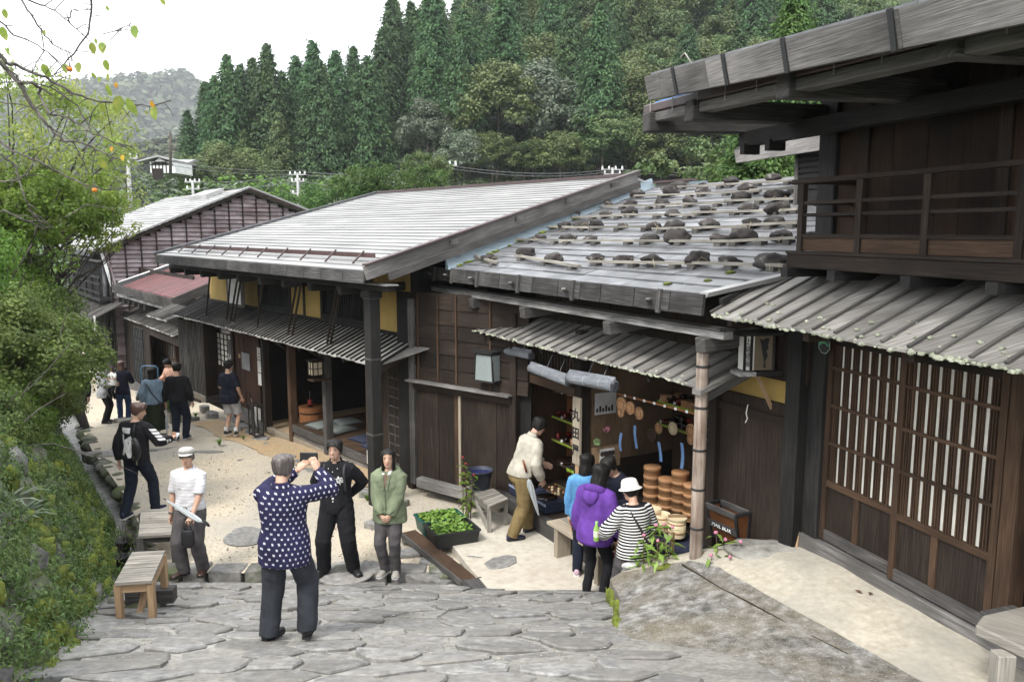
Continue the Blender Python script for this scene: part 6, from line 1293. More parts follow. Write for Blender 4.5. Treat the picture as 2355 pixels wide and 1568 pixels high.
# flower pots by the drain
for i, (px, py, h) in enumerate(((284, 1262, .1), (277, 1305, .13))):
    p = atZ(px, py, -.05); t = thing('flower_pot', ('small black pot with bare stalks, farther from the pale bench', 'black pot half hidden by the pale bench')[i], 'flower pot', (p.x, p.y, -.1)); MB().lathe((0, 0, 0), [(.07, 0), (.1, h+.05), (.11, h+.05), (.11, h+.08), (.09, h+.08), (.085, h+.04), (.001, h+.04)], 16, cap=False).build('pot', BLK_MET, t, True)
    for k in range(3): tube(t, 'stalk', BARK, [(0, 0, h), (.03*k-.03, .02, h+.2), (.06*k-.08, .05, h+.34)], [.006, .005, .003], 4)
p = atZ(318, 1275, -.05); leafy_plant('reddish stalked plant sprouting between the two left benches', p, .5, 6, .08, L_GREEN, .2, 9, None, 9)
# black plastic pieces: green grass tufts
for i, (px, py, n, L) in enumerate(((505, 1023, 30, .16), (560, 1010, 16, .12), (712, 1140, 14, .1), (845, 1150, 22, .16), (985, 1225, 14, .1), (450, 958, 34, .15), (1120, 1395, 10, .1))): p = fposg = atZ(px, py, 0); z = gz(p.x, p.y); p = atZ(px, py, z); tuft('grass_tuft', p, n, L, .014, L_GRASS, .8, 'small weed tuft on the gravel, %s' % ('by the edging stones before the man in shorts', 'behind the edging stones', 'beside the tea house sill', 'beside the woman in the green jacket', 'at the end of the drain plank', 'near the wooden planter box', 'between stones at the ramp edge')[i], 'weed')
# bamboo post at the corner of the shop
q = FB.W(-4.02, .1, 0); dpt = q.y; bt, tp0 = atY(1598, 1340, dpt), atY(1618, 782, dpt); BAM = mat('weathered_bamboo', [(.16, .1, .07), (.33, .26, .21), (.5, .44, .38)], (30, 30, 2.2), 'Object', rough=.7, bump=.4, rnd=0, big=(2.5, .5))
t = thing('bamboo_post', 'thick weathered bamboo post with wire rings, at the corner of the shop', 'post', bt); d = tp0-bt
pts = [d*(k/12)-d*.15*(1 if k == 0 else 0) for k in range(13)]; tube(t, 'pole', BAM, pts, [.068-.006*(k/12) for k in range(13)], 14)
for y in (839, 931, 1027, 1117, 1208, 1290): f = (1340-y)/(1340-782); MB().lathe(d*f, [(.07, -.012), (.074, -.004), (.074, .004), (.07, .012)], 14, d, cap=False).build('wire_ring', BLK_MET, t, True)
# mail box on the board wall
bk0, bk1 = FB.N(1659, 1143, -.54), FB.N(1727, 1169, -.54); w0, w1 = bk1.x, bk0.x; zt = (bk0.z+bk1.z)/2; fr0 = FB.N(1633, 1162, -.36)
t = thing('mail_box', 'open wooden mail box with dark frame and orange panels on the board wall', 'mail box', FB.W((w0+w1)/2, -.54, zt-.4), rotz(FB)); hw = abs(w1-w0)/2; dp = .2; hh = .36
def mb_(n, m, *a): return box(t, n, m, *a)
for s in (-1, 1):
    for o in (0, 1):
        MB().beam((s*hw*(.88), .01+o*.12, 0), (s*hw, .01+o*dp, hh), .03, .03).build('frame_post', W_BLACK, t)
    MB().add([(s*hw*.87, .01, .02), (s*hw*.87, .13, .02), (s*hw*.99, dp, hh-.02), (s*hw*.99, .01, hh-.02)], [(0, 1, 2, 3), (3, 2, 1, 0)]).build('side_panel', W_ORANGE, t)
    beam(t, 'frame_rail', W_BLACK, (s*hw, 0, hh), (s*hw, dp+.01, hh), .032, .035)
for o0_, o1_ in ((.13, dp), (.005, .005)):
    MB().add([(-hw*.87, o0_, .02), (hw*.87, o0_, .02), (hw*.98, o1_, hh-.02), (-hw*.98, o1_, hh-.02)], [(0, 1, 2, 3), (3, 2, 1, 0)]).build('panel', W_ORANGE, t); beam(t, 'frame_rail', W_GREYD, (-hw, o1_+.004, hh-.015), (hw, o1_+.004, hh-.015), .03, .06, up=(0, .2, 1))
    beam(t, 'frame_rail', W_BLACK, (-hw*.9, o0_, .012), (hw*.9, o0_, .012), .03, .035)
beam(t, 'label_board', W_GREYD, (-hw*.96, .18, .165), (hw*.96, .18, .165), .016, .075, up=(0, .2, 1)); text(t, 'lettering', 'MAIL BOX', .062, WHITE, (.0, .1915, .165), (pi/2-.2, 0, pi))
MB().box(-.01, .01, .0, .02, -.25, 0).build('stem', W_GREYD, t)
# corner of the near house: green pole, leaning boards, lantern sign, plaque
for i, (x, r_, m, lb_) in enumerate(((1812, .022, flat('green_pole', (.012, .07, .03), .4), 'dark green pole standing in the corner beside the near house'), (1803, .014, W_BROWN, 'thin brown stick standing left of the green pole'))):
    p0, p1 = atZ(x-3, 1275, 1.0), None; Y = FA.W(.42, .12, 0).y; tag(tube(None, 'pole', m, [atY(x-4, 1290, Y), atY(x+3, (975, 1200)[i], Y)], r_, 8), lb_, 'pole')
Y = FA.W(.3, .3, 0).y; beam(None, 'leaning_board', W_TAN, atY(1826, 1278, Y), atY(1838, 1168, Y+.1), .055, .03); tag(bpy.context.scene.objects['leaning_board'], 'light brown board leaning in the corner above the boulder', 'board'); o = tube(None, 'iron_bar', BLK_MET, [atY(1845, 1280, Y), atY(1862, 1150, Y+.12)], .012, 6); tag(o, 'thin dark bar leaning beside the light brown board', 'bar')
q = FA.W(.62, .55, 0); Y = q.y; a, b = atY(1714, 771, Y), atY(1728, 852, Y); c = atY(1783, 771, Y+.02); wd = .115
t = thing('lantern_sign', 'roofed paper lantern sign with brush writing, hung between the shop and the near house', 'sign', (a.x, Y, b.z), RAD(8)); hh = a.z-b.z; wl = c.x-a.x
box(t, 'lantern_body', PAPER, 0, wl, .0, .14, 0, hh)
for x in (-.0, .068, wl-.0): box(t, 'frame_post', W_BLACK, x-.012, x+.012, -.012, .0, 0, hh)
box(t, 'side_panel', mat('shaded_parchment', [(.13, .1, .065), (.18, .145, .1)], (4, 4, 4), rough=.9, bump=.1, rnd=0), .1, wl-.014, -.006, .0, .0, hh)  # panel colour darkened to hold the shade on this side of the lantern
box(t, 'base_shelf', W_WHITE, -.07, .1, -.06, .16, -.05, -.01); box(t, 'base_shelf', W_BLACK, .1, wl+.08, -.05, .16, -.05, -.01); box(t, 'lantern_roof', W_BLACK, -.08, wl+.06, -.08, .2, hh, hh+.03)
text(t, 'lettering', '上嵯峨屋', .075, INK, (.034, -.004, hh*.5), (pi/2, 0, 0), .002, True); MB().add([(wl*x, -.0085, hh*z) for x, z in ((.5, .9), (.62, .86), (.72, .92), (.84, .9), (.78, .7), (.82, .62), (.74, .55), (.8, .4), (.7, .25), (.74, .08), (.66, .06), (.66, .3), (.6, .5), (.55, .72))], [tuple(range(14))]).build('ink_mark', INK, t)
beam(t, 'bracket', W_TAN, (.16, .05, -.06), (.36, .1, -.42), .025, .03)
p = FA.N(1898, 794, .08); t = thing('wall_plaque', 'dark plaque with a green curved emblem and pale rim under the near eaves', 'plaque', FA.W(p.x, .08, p.z), rotz(FA)); MB().lathe((0, 0, 0), [(.075, 0), (.075, .012), (.001, .012)], 8, (0, 1, 0)).build('disc', BLK_MET, t); MB().tube([(.055*cos(k*pi/8), .016, .03*sin(k*pi/8)+.0) for k in range(9)], .011, 6).build('emblem', flat('emblem_green', (.1, .3, .16), .6), t, True); MB().tube([(.077*cos(k*pi/4+.39), .012, .077*sin(k*pi/4+.39)) for k in range(9)], .004, 4).build('rim', flat('verdigris', (.25, .35, .28), .6), t)
tag(tube(None, 'white_string', PAPER, [atY(1720, 930, 7.95), atY(1716, 950, 7.95), atY(1719, 962, 7.95), atY(1714, 972, 7.95)], .006, 4), 'knotted white string hanging on the dark board wall', 'string')
# heavy table at the right edge
zt = 1.78; a, b, c = atZ(2243, 1436, zt), atZ(2260, 1413, zt), atZ(2370, 1388, zt); d_ = atZ(2400, 1510, zt)
t = thing('wooden_table', 'thick weathered wooden slab table at the lower right corner', 'table', (b.x+.2, b.y-.1, 1.3)); o_ = t.location; q = [p-o_ for p in (a, b, c, d_)]; MB().hexa([p+V((0, 0, -.075)) for p in q]+q, 1).build('table_top', W_BENCH, t, bevel=.012)
l = atZ(2308, 1500, 1.7)-o_; box(t, 'leg', W_BENCH, l.x-.055, l.x+.055, l.y-.05, l.y+.05, -.05, .4, bevel=.006); box(t, 'leg', W_BENCH, c.x-o_.x-.05, c.x-o_.x+.05, c.y-o_.y-.2, c.y-o_.y-.1, -.05, .4)
for i, (x, y) in enumerate(((1975, 1362), (2002, 1366))): p = atZ(x, y, 1.3); m = MB().add([(0, -.035, .0), (.018, 0, .012), (0, .04, .006), (-.018, 0, .01)], [(0, 1, 2, 3)]).build('fallen_leaf', flat('dead_leaf', (.1, .045, .025), .9), None, loc=(p.x, p.y, 1.305)); m.rotation_euler = (0, 0, i*1.9+.6); tag(m, ('dark curled dead leaf on the sand before the doors, left one', 'reddish dead leaf on the sand before the doors, right one')[i], 'leaf')
for i, (x, y) in enumerate(((1685, 1395), (1995, 1410), (1915, 1440), (2030, 1500))): pass
# ---------------------------------------------------------------- shop: sign, blinds, lamp
p = FB.N(1327, 990, -.26); t = thing('shop_sign', 'pale vertical wooden sign with three black brush characters on the shop post', 'sign', FB.W(-1.2, -.27, 0), rotz(FB)); z1, z0 = FB.N(1327, 914, -.26).z, FB.N(1327, 1069, -.26).z; ax = FB.N(1325, 990, -.26).x+1.2
box(t, 'board', W_PALE, ax-.085, ax+.085, -.025, .015, z0, z1, bevel=.004); box(t, 'sign_post', W_TAN, ax-.05, ax+.03, -.03, .0, .36, z0)
for i, ch in enumerate('丸田屋'): 
    z = lerp(z1, z0, (.27, .54, .8)[i]); o = text(t, 'lettering', ch, .17, INK, (ax, .0175, z), (pi/2, 0, pi), .0015, bold=.005)
BLIND = mat('grey_split_bamboo', [(.08, .088, .1), (.19, .2, .22), (.32, .335, .36)], (6, 150, 1), 'UV', rough=.75, bump=.6, rnd=.1, big=(3, .3))
for i, (x0, y0, x1, y1, r_, o_, s_) in enumerate(((1071, 800, 1146, 832, .062, .0, .05), (1148, 804, 1222, 818, .055, -.16, -.05), (1221, 846, 1308, 878, .062, -.02, .02), (1309, 868, 1414, 888, .07, .05, -.03))):
    p, q = FB.N(x0, y0, o_), FB.N(x1, y1, o_-s_); t = thing('rolled_blind', ('rolled grey blind hanging askew at the left end of the shop eaves', 'rolled dark blind deeper under the shop eaves, second from the left', 'rolled grey blind hanging askew left of the shop sign', 'rolled grey blind hanging over the shop sign')[i], 'blind', FB.W(p.x, p.y, p.z), rotz(FB), 'rolled blinds under the shop eaves')
    d = V(q)-V(p); m = MB(); n = 8; tube(t, 'roll', BLIND, [d*k/n for k in range(n+1)], r_, 14); e_ = MB()
    sp_ = [d+d.normalized()*.004+(V((0, 1, 0))*cos(a)+V((0, 0, 1))*sin(a))*r_*(a/14) for a in [k*.7 for k in range(20)]]; tube(t, 'roll_end', BLK_MET, sp_, .006, 4)
    sl_ = d.copy(); sl_.y += -.02; MB().hexa([(-.0, -r_*.2, r_*.8), d+V((0, -r_*.2, r_*.8)), d+V((0, r_*.3, r_*.95)), (0, r_*.3, r_*.95), (0, -r_*.2, r_*1.5), d+V((0, -r_*.2, r_*1.5)), d+V((0, -r_*.05, r_*1.5)), (0, -r_*.05, r_*1.5)], 0).build('hanging_slat', BLIND, t)
    for k in (.42, .75): MB().lathe(d*k, [(r_*1.03, -.006), (r_*1.03, .006)], 14, d, cap=False).build('cord', flat('blind_cord', (.3, .31, .32), .8), t); tube(t, 'cord', flat('blind_cord', (.3, .31, .32), .8), [d*k+V((0, 0, r_)), d*k+V((0, -.1, .25))], .005, 4)
p = FG.N(1094, 850, .12); q = FG.N(1143, 850, .12); zt, zb = FG.N(1110, 824, .12).z, FG.N(1110, 876, .12).z; t = thing('lamp_box', 'dark framed lamp with pale glass panes on the gate hood', 'lamp', FG.W((p.x+q.x)/2, .1, zb), rotz(FG)); hw = abs(p.x-q.x)/2*.92; hh = zt-zb+.06
box(t, 'pane', mat('frosted_glass', [(.2, .23, .225), (.27, .3, .295)], (3, 3, 3), rough=.25, bump=0, rnd=0, big=None, spec=.5), -hw*.9, hw*.9, -.1, .08, .02, hh)
for s in (-1, 1):
    for o in (-.11, .07): beam(t, 'frame_post', W_BLACK, (s*hw*.95, o+.01, 0), (s*hw*.8, o+.01, hh+.05), .022, .022)
    beam(t, 'frame_rail', W_BLACK, (s*hw, -.11, .01), (s*hw, .09, .01), .02, .025)
beam(t, 'frame_rail', W_BLACK, (-hw, .085, .01), (hw, .085, .01), .02, .025); box(t, 'lamp_roof', W_BLACK, -hw, hw, -.14, .12, hh+.03, hh+.06)
# long display bench along the shop front
a0, a1 = FB.Z(1262, 1196, .56).x, -3.55
t = thing('display_bench', 'long pale wooden bench along the open shop front', 'bench', FB.W(a0, .06, .12), rotz(FB)); l = a1-a0
for k in range(2): box(t, 'bench_board', W_PALE if k else W_BENCH, 0, l, -.2+k*.2, -.005+k*.2, .4, .435)
for x in (-.18, l*.5, l+.2): box(t, 'leg', W_PALE, x-.04, x+.04, -.04, .17, -.02, .4, bevel=.005)
# ---------------------------------------------------------------- goods of the shop
LACR = mat('red_lacquer_ware', [(.09, .006, .005), (.15, .014, .01)], (4, 4, 4), rough=.2, bump=0, rnd=.3, big=None, spec=.6); LACB = mat('black_lacquer_ware', [(.01, .007, .006), (.025, .014, .01)], (4, 4, 4), rough=.2, bump=0, rnd=.3, big=None, spec=.6); CYP = mat('cypress_ware', [(.26, .12, .05), (.36, .19, .09), (.45, .27, .14)], (3, 3, 40), rough=.4, bump=.1, rnd=.25, big=None, spec=.5); PALEW = mat('pale_cypress', [(.45, .36, .22), (.56, .47, .31)], (3, 3, 30), rough=.6, bump=.1, rnd=.12, big=None)
GRNC = flat('lime_cloth', (.28, .36, .04), .9); NAVC = mat('navy_dotted_cloth', [(.012, .016, .035), (.016, .02, .045), (.3, .3, .32)], (60, 60, 60), rough=.9, bump=0, rnd=0, big=None, ramp=(.4, .78))
def meshof(f, m, smooth=True): mb = MB(); f(mb); return mb.mesh('ware', m, smooth)
BOWL = [meshof(lambda b: b.lathe((0, 0, 0), [(.025, 0), (.028, .012), (.055, .045), (.06, .07), (.055, .07), (.03, .02), (.001, .018)], 14, cap=False), m) for m in (LACR, LACB, CYP)]
CUP = [meshof(lambda b: b.lathe((0, 0, 0), [(.03, 0), (.036, .09), (.032, .09), (.028, .012), (.001, .012)], 12, cap=False), m) for m in (LACB, CYP, LACR)]
DISH = [meshof(lambda b: b.lathe((0, 0, 0), [(.05, 0), (.09, .02), (.1, .03), (.09, .026), (.001, .012)], 16, cap=False), m) for m in (LACR, LACB, CYP)]
RBOX = [meshof(lambda b: b.lathe((0, 0, 0), [(.082, 0), (.085, .004), (.085, .056), (.09, .058), (.09, .088), (.086, .092), (.001, .094)], 20, cap=False), m) for m in (CYP,)]
def ware(me, name, label, cat, loc, grp, sc=1): o = link(name, me, None, loc); o.scale = (sc,)*3; o.rotation_euler = (0, 0, R.uniform(0, 6)); return tag(o, label, cat, grp)
def shelf(label, a0, a1, o0, o1, z, edge=None, n=8, kinds='bcd', tags=True, where='', depth=2):
    t = thing('shelf', label, 'shelf', FB.W(a0, o0, z), rotz(FB)); box(t, 'board', W_BROWN, 0, a1-a0, 0, o1-o0, -.02, 0)
    if edge: box(t, 'edge_cloth', edge, .0, a1-a0, o1-o0, o1-o0+.008, -.03, .002)
    for k in range(n):
        for r_ in range(depth):
            a = lerp(a0, a1, (k+.5+R.uniform(-.2, .2))/n); o = lerp(o0+.06, o1-.07, r_/max(1, depth-1)); kd = R.choice(kinds); P = FB.W(a, o, z+.001)
            if kd == 'b': ware(R.choice(BOWL[:2] if where != 'upper right shelf' else BOWL), 'bowl', 'small lacquered bowl on the %s of the shop' % where, 'bowl', P, 'bowls on the shop shelves')
            elif kd == 'c': ware(R.choice(CUP), 'cup', 'small wooden cup on the %s of the shop' % where, 'cup', P, 'cups on the shop shelves')
            elif kd == 'r': ware(RBOX[0], 'round_box', 'round cypress box on the %s of the shop' % where, 'box', P, 'boxes on the shop shelves', .9)
            else: ware(R.choice(DISH), 'dish', 'shallow dish on the %s of the shop' % where, 'dish', P, 'dishes on the shop shelves')
        if tags and k % 2 == 0: a = lerp(a0, a1, (k+.6)/n); MB().hexa([(a-a0-.025, o1-o0-.005, .0), (a-a0+.025, o1-o0-.005, .0), (a-a0+.025, o1-o0, .0), (a-a0-.025, o1-o0, .0), (a-a0-.025, o1-o0-.02, .035), (a-a0+.025, o1-o0-.02, .035), (a-a0+.025, o1-o0-.015, .035), (a-a0-.025, o1-o0-.015, .035)]).build('price_card', WHITE, t)
zz = [FB.N(1275, y, -.95).z for y in (900, 957, 1010, 1062, 1105)]
for i, (z, nm) in enumerate(zip(zz[:4], ('top shelf', 'second shelf', 'third shelf', 'fourth shelf'))): shelf('dark shelf of lacquer ware left of the shop sign, %s' % nm, -1.05, .5, -1.28, -.95, z, GRNC if i in (1, 2) else None, 8, 'rb' if i == 0 else ('bc' if i < 3 else 'bd'), True, nm)
z = zz[3]
for k in range(7): a = -.95+k*.14; P = FB.W(a, -.92, z+.0); o = MB().box(-.055, .055, -.05, .05, 0, .07).build('package', flat('lime_label', (.3, .45, .05), .5), None, loc=P); o.rotation_euler = (0, 0, rotz(FB)); tag(o, 'small lime green labelled package on the fourth shelf left of the sign', 'package', 'packages on the fourth shelf'); MB().box(-.056, .056, -.051, .051, .05, .072).build('lid', CHAR if 'CHAR' in globals() else BLK_MET, o)
# slanting display with lime cloth and small wooden toys
z0, z1 = FB.N(1270, 1162, -.45).z, FB.N(1270, 1120, -.85).z; t = thing('display_stand', 'slanting stand covered with lime cloth, left of the shop sign', 'stand', FB.W(0, 0, 0), rotz(FB)); MB().hexa([(-1.08, -.5, z0-.03), (.5, -.5, z0-.03), (.5, -1.0, z1-.03), (-1.08, -1.0, z1-.03), (-1.08, -.5, z0), (.5, -.5, z0), (.5, -1.0, z1), (-1.08, -1.0, z1)]).build('cloth', GRNC, t); box(t, 'stand_box', W_BROWN, -1.05, .48, -.98, -.52, .36, z0-.03)
TOY = [meshof(lambda b: b.lathe((0, 0, 0), [(.018, 0), (.022, .03), (.01, .04), (.016, .055), (.012, .07), (.001, .075)], 8), PALEW), meshof(lambda b: b.lathe((0, 0, 0), [(.02, 0), (.024, .018), (.001, .025)], 8), LACR), meshof(lambda b: b.lathe((0, 0, 0), [(.014, 0), (.014, .05), (.02, .052), (.001, .07)], 8), CYP)]
for k in range(46): a, v = R.uniform(-1.02, .45), R.random(); P = FB.W(a, lerp(-.54, -.95, v), lerp(z0, z1, v)); ware(R.choice(TOY), 'trinket', 'tiny wooden trinket on the lime cloth stand', 'trinket', P, 'trinkets on the lime cloth', R.uniform(.8, 1.4))
for k, (x, y) in enumerate(((1255, 1150), (1300, 1158))): z = FB.N(x, y, -.3).z; 
for k in range(2):
    t = thing('display_tray', ('navy cloth tray with a dark round dish, left one before the lime stand', 'navy cloth tray with a dark round dish, right one before the lime stand')[k], 'tray', FB.W(.1-k*.55, -.28, .38), rotz(FB)); box(t, 'tray', NAVC, -.26, .26, -.17, .17, 0, .13); box(t, 'tray_edge', flat('pale_blue_edge', (.3, .36, .5), .7), -.262, .262, .165, .172, .1, .132); MB().lathe((0, 0, .132), [(.15, 0), (.16, .012), (.001, .008)], 20, cap=False).build('dish', LACB, t, True)
# stacks of round boxes and pale tubs
def stackof(x, y, o, n, sc, label):
    p = FB.N(x, y, o)
    for k in range(n): ware(RBOX[0], 'round_box', '%s, %s from the bottom' % (label, ORD[k]), 'box', FB.W(p.x, o, p.z+k*.093*sc), 'stacked round boxes in the shop', sc)
zst = FB.N(1530, 1180, -.85)
for x, y, n, sc, lb_ in ((1498, 1172, 5, 1.25, 'lidded cypress box in the tall stack beside the white hat'), (1532, 1178, 4, 1.2, 'lidded cypress box in the second stack from the white hat'), (1562, 1185, 5, 1.2, 'lidded cypress box in the third stack from the white hat'), (1590, 1195, 4, 1.2, 'lidded cypress box in the stack behind the bamboo post')): stackof(x, y, -.85, n, sc, lb_)
zc = zst.z
t = thing('goods_counter', 'low counter under navy cloth carrying the wooden tubs', 'counter', FB.W(-3.5, -1.1, .35), rotz(FB)); box(t, 'counter', W_DARK, 0, 2.2, 0, .42, 0, FB.N(1530, 1190, -.85).z-.37); box(t, 'cloth', NAVC, 0, 2.2, .42, .43, 0, .3)
for i, (x, y) in enumerate(((1520, 1218), (1556, 1232), (1500, 1205))):
    p = FB.N(x, y, -.35); t = thing('wooden_tub', ('pale lidless wooden rice tub, middle one before the stacks', 'pale lidded wooden rice tub before the bamboo post', 'pale wooden rice tub farthest left before the stacks')[i], 'tub', FB.W(p.x, -.35, p.z)); MB().lathe((0, 0, 0), [(.095, 0), (.105, .2), (.096, .2), (.09, .03), (.001, .03)], 20, cap=False).build('staves', PALEW, t, True)
    for z in (.05, .15): MB().lathe((0, 0, z), [(.102, 0), (.106, .01), (.103, .02)], 20, cap=False).build('hoop', CYP, t)
    if i == 1: MB().lathe((0, 0, .2), [(.112, 0), (.112, .02), (.001, .022)], 20, cap=False).build('lid', PALEW, t); box(t, 'lid_handle', W_TAN, -.1, .1, -.012, .012, .22, .25)
t = thing('goods_platform', 'low platform with navy cloth in front of the stacks', 'platform', FB.W(-3.5, -.6, .3), rotz(FB)); box(t, 'platform', NAVC, 0, 2.0, 0, .5, 0, FB.N(1520, 1222, -.35).z-.31)
# wares on the long bench and hanging racks
for k in range(30): P = FB.W(R.uniform(-3.4, -1.9), R.uniform(-.1, .2), .558); ware(R.choice(DISH+BOWL+CUP), 'ware', 'small lacquer ware set out on the long bench', 'ware', P, 'wares on the long bench', R.uniform(.7, 1.1))
for k in range(16): P = FB.W(R.uniform(-3.5, -2.6), R.uniform(-.08, .2), .558); o = MB().box(-.05, .05, -.03, .03, 0, .02).build('packet', flat(('pink_packet', 'white_packet', 'red_packet', 'blue_packet')[k % 4], ((.5, .15, .25), (.6, .6, .58), (.4, .04, .03), (.1, .25, .4))[k % 4], .5), None, loc=P); o.rotation_euler = (R.uniform(-.3, .3), 0, R.uniform(0, 6)); tag(o, '%s packet among the souvenirs at the end of the bench' % ('pink', 'white', 'red', 'blue')[k % 4], 'packet', 'souvenir packets')
t = thing('souvenir_rack', 'wooden rack hung with small charms at the right end of the bench', 'rack', FB.W(-2.8, .0, .56), rotz(FB))
for s in (0, .75): box(t, 'upright', W_TAN, -s-.012, -s+.012, -.012, .012, 0, .55)
for z in (.52, .36, .2):
    box(t, 'rack_bar', W_TAN, -.75, 0, -.008, .008, z, z+.014)
    for k in range(14): v_, f_ = blob(.012, .012, .022, k, 1, .3); MB().add([p+V((-.03-k*.052, .012, z-.035)) for p in v_], f_).build('charm', (CYP, PALEW, LACR, LACB)[k % 4], t, True)
t = thing('tray', 'orange wooden tray at the foot of the bench end', 'tray', FB.W(-3.4, .14, .56), rotz(FB)); box(t, 'base', W_ORANGE, -.2, .2, -.12, .12, 0, .012)
for o in (-.12, .12): box(t, 'rim', W_ORANGE, -.2, .2, o-.008, o+.008, .012, .05)
for k in range(5): box(t, 'partition', W_ORANGE, -.2+k*.1-.005, -.2+k*.1+.005, -.112, .112, .012, .045)
for i in range(5): x = 1528+i*9; p = FB.N(x, 1255, .2); t = thing('small_bottle', ('blue', 'clear', 'white', 'amber', 'red')[i]+' capped little bottle among the souvenirs', 'bottle', FB.W(p.x, .05, .56)); MB().lathe((0, 0, 0), [(.018, 0), (.02, .06), (.008, .08), (.008, .095)], 10).build('glass', (flat('blue_glass', (.1, .25, .45), .2), GLASSY, WHITE, LACR, CYP)[i], t, True); MB().lathe((0, 0, .095), [(.01, 0), (.01, .015)], 8).build('cap', WHITE, t)
# upper shelves at the right, hanging things
zr1, zr2 = FB.N(1555, 932, -1.4).z, FB.N(1555, 985, -1.4).z; a0, a1 = FB.N(1602, 930, -1.4).x-.5, FB.N(1512, 930, -1.4).x
shelf('upper right shelf with lime edge and cypress bowls', a0, a1, -1.75, -1.4, zr1, GRNC, 9, 'br', True, 'upper right shelf'); shelf('lower right shelf with lime edge and lacquer ware', a0, a1, -1.75, -1.4, zr2, GRNC, 9, 'bd', True, 'lower right shelf')
planks(HB, 'inner_wall_board', W_BROWN, a0, a1+.1, -1.8, -1.76, lb(.4), lb(2.8), .3)
p, q = FB.N(1420, 905, -.3), FB.N(1602, 952, -.3); t = thing('bamboo_rod', 'thin brown bamboo rod with white tags across the shop opening', 'rod', FB.W(p.x, p.y, p.z), rotz(FB)); d = V(q)-V(p); tube(t, 'rod', W_ORANGE, [(0, 0, 0), d], .012, 6)
for k in range(7): c = d*(.12+k*.13); MB().box(c.x-.02, c.x+.02, .012, .014, c.z-.012, c.z+.018).build('tag', WHITE, t)
BLU = mat('blue_dotted_strip', [(.1, .19, .38), (.14, .24, .42), (.5, .56, .64)], (70, 70, 70), rough=.8, bump=0, rnd=.1, big=None, ramp=(.4, .75))
for i, (x, y0, y1) in enumerate(((1429, 995, 1037), (1463, 978, 1032), (1518, 1016, 1062), (1568, 1018, 1078))):
    p, q = FB.N(x, y0, -.35), FB.N(x, y1, -.35); m = MB(); n = 5
    for k in range(n): za, zb_ = lerp(p.z, q.z, k/n), lerp(p.z, q.z, (k+1)/n); f = lambda u: .02*sin(u*3+i); m.add([FB.W(p.x-.025, -.35+f(k/n), za), FB.W(p.x+.025, -.35+f(k/n), za), FB.W(p.x+.025, -.35+f((k+1)/n), zb_), FB.W(p.x-.025, -.35+f((k+1)/n), zb_)], [(0, 1, 2, 3), (3, 2, 1, 0)])
    o = m.build('wind_chime_strip', BLU, None); tag(o, 'blue dotted paper strip of a wind chime, %s from the left' % ORD[i], 'strip', 'blue chime strips'); tube(o, 'string', BLK_MET, [FB.W(p.x, -.35, p.z), FB.W(p.x, -.33, p.z+.3)], .003, 4)
for i, (x, y, r_, m) in enumerate(((1430, 930, .1, CYP), (1428, 948, .065, CYP), (1450, 938, .085, CYP), (1470, 950, .08, CYP), (1548, 985, .085, PALEW), (1515, 985, .07, CYP), (1590, 990, .09, CYP), (1500, 1000, .1, W_BROWN), (1590, 1010, .07, CYP))):
    o_ = -.5 if i < 4 else -1.2; p = FB.N(x, y, o_); t = thing('hanging_ladle' if i > 3 else 'hanging_basket', 'round %s hanging in the shop, %s from the left' % ('basket lid' if i < 4 else 'wooden ladle', ORD[i if i < 4 else i-4]), 'basket' if i < 4 else 'ladle', FB.W(p.x, o_, p.z), rotz(FB)); MB().lathe((0, 0, 0), [(r_, -.01), (r_, .012), (r_*.8, .018), (.001, .016)], 18, (0, 1, 0)).build('disc', m, t, True); MB().lathe((0, .016, 0), [(r_*.7, 0), (r_*.66, .006), (r_*.62, 0)], 18, (0, 1, 0), cap=False).build('ring', W_BROWN, t); tube(t, 'cord', BLK_MET, [(0, 0, r_), (0, -.02, r_+.25)], .003, 4)
# papers on the inner wall (plane across the shop at the sign post)
def sidewall(x0, y0, x1, y1, name, label, m, cat):
    a = -1.25; p, q = FB.E(x0, y0, a), FB.E(x1, y1, a); t = thing(name, label, cat, FB.W(a, p.y, q.z), rotz(FB)); box(t, 'sheet', m, -.008, -.002, q.y-p.y, 0, 0, p.z-q.z); return t, q.y-p.y, p.z-q.z
t, w_, h_ = sidewall(1368, 905, 1416, 948, 'poster', 'grey poster with a row of ink drawings on the inner wall', flat('grey_paper', (.4, .39, .38), .9), 'poster')
for k in range(6): MB().box(-.014, -.009, w_*(.14+k*.14), w_*(.06+k*.14), h_*.12, h_*(.3+.1*(k % 2))).build('ink_drawing', INK, t)
t, w_, h_ = sidewall(1360, 1030, 1425, 1068, 'notice_board', 'tan board with a sheet of eight round pictures', W_TAN, 'board'); box(t, 'picture_sheet', PAPER, -.016, -.009, w_*.78, w_*.28, h_*.05, h_*.88)
for k in range(8): MB().lathe((-.017, w_*(.36+.12*(k % 4)), h_*(.65-.38*(k//4))), [(h_*.13, 0), (.001, .001)], 10, (-1, 0, 0)).build('round_picture', BRN_MET, t)
for i, (x, y, c) in enumerate(((1393, 985, (.4, .15, .2)), (1370, 1015, (.25, .35, .15)))):
    p = FB.E(x, y, -1.27); t = thing('flower_ornament', ('round pink paper flower ball hanging on the inner wall', 'green and pink paper flower ball on the inner wall')[i], 'ornament', FB.W(-1.3, p.y, p.z)); RG.seed(i); d = sph(60); link('petals', leafmesh('petals', d*.045, d, .03, .03, flat('petal%s' % 'ab'[i], c, .8), .4), t); tube(t, 'cord', BLK_MET, [(0, 0, .04), (0, 0, .2)], .002, 4)
o = MB().add(*blob(.14, .09, .05, 4, 2, .3)).build('cap', flat('red_cloth', (.4, .02, .03), .9), None, True, loc=FB.W(-1.75, -.02, .6)); tag(o, 'crumpled red cap lying on the left end of the long bench', 'cap')
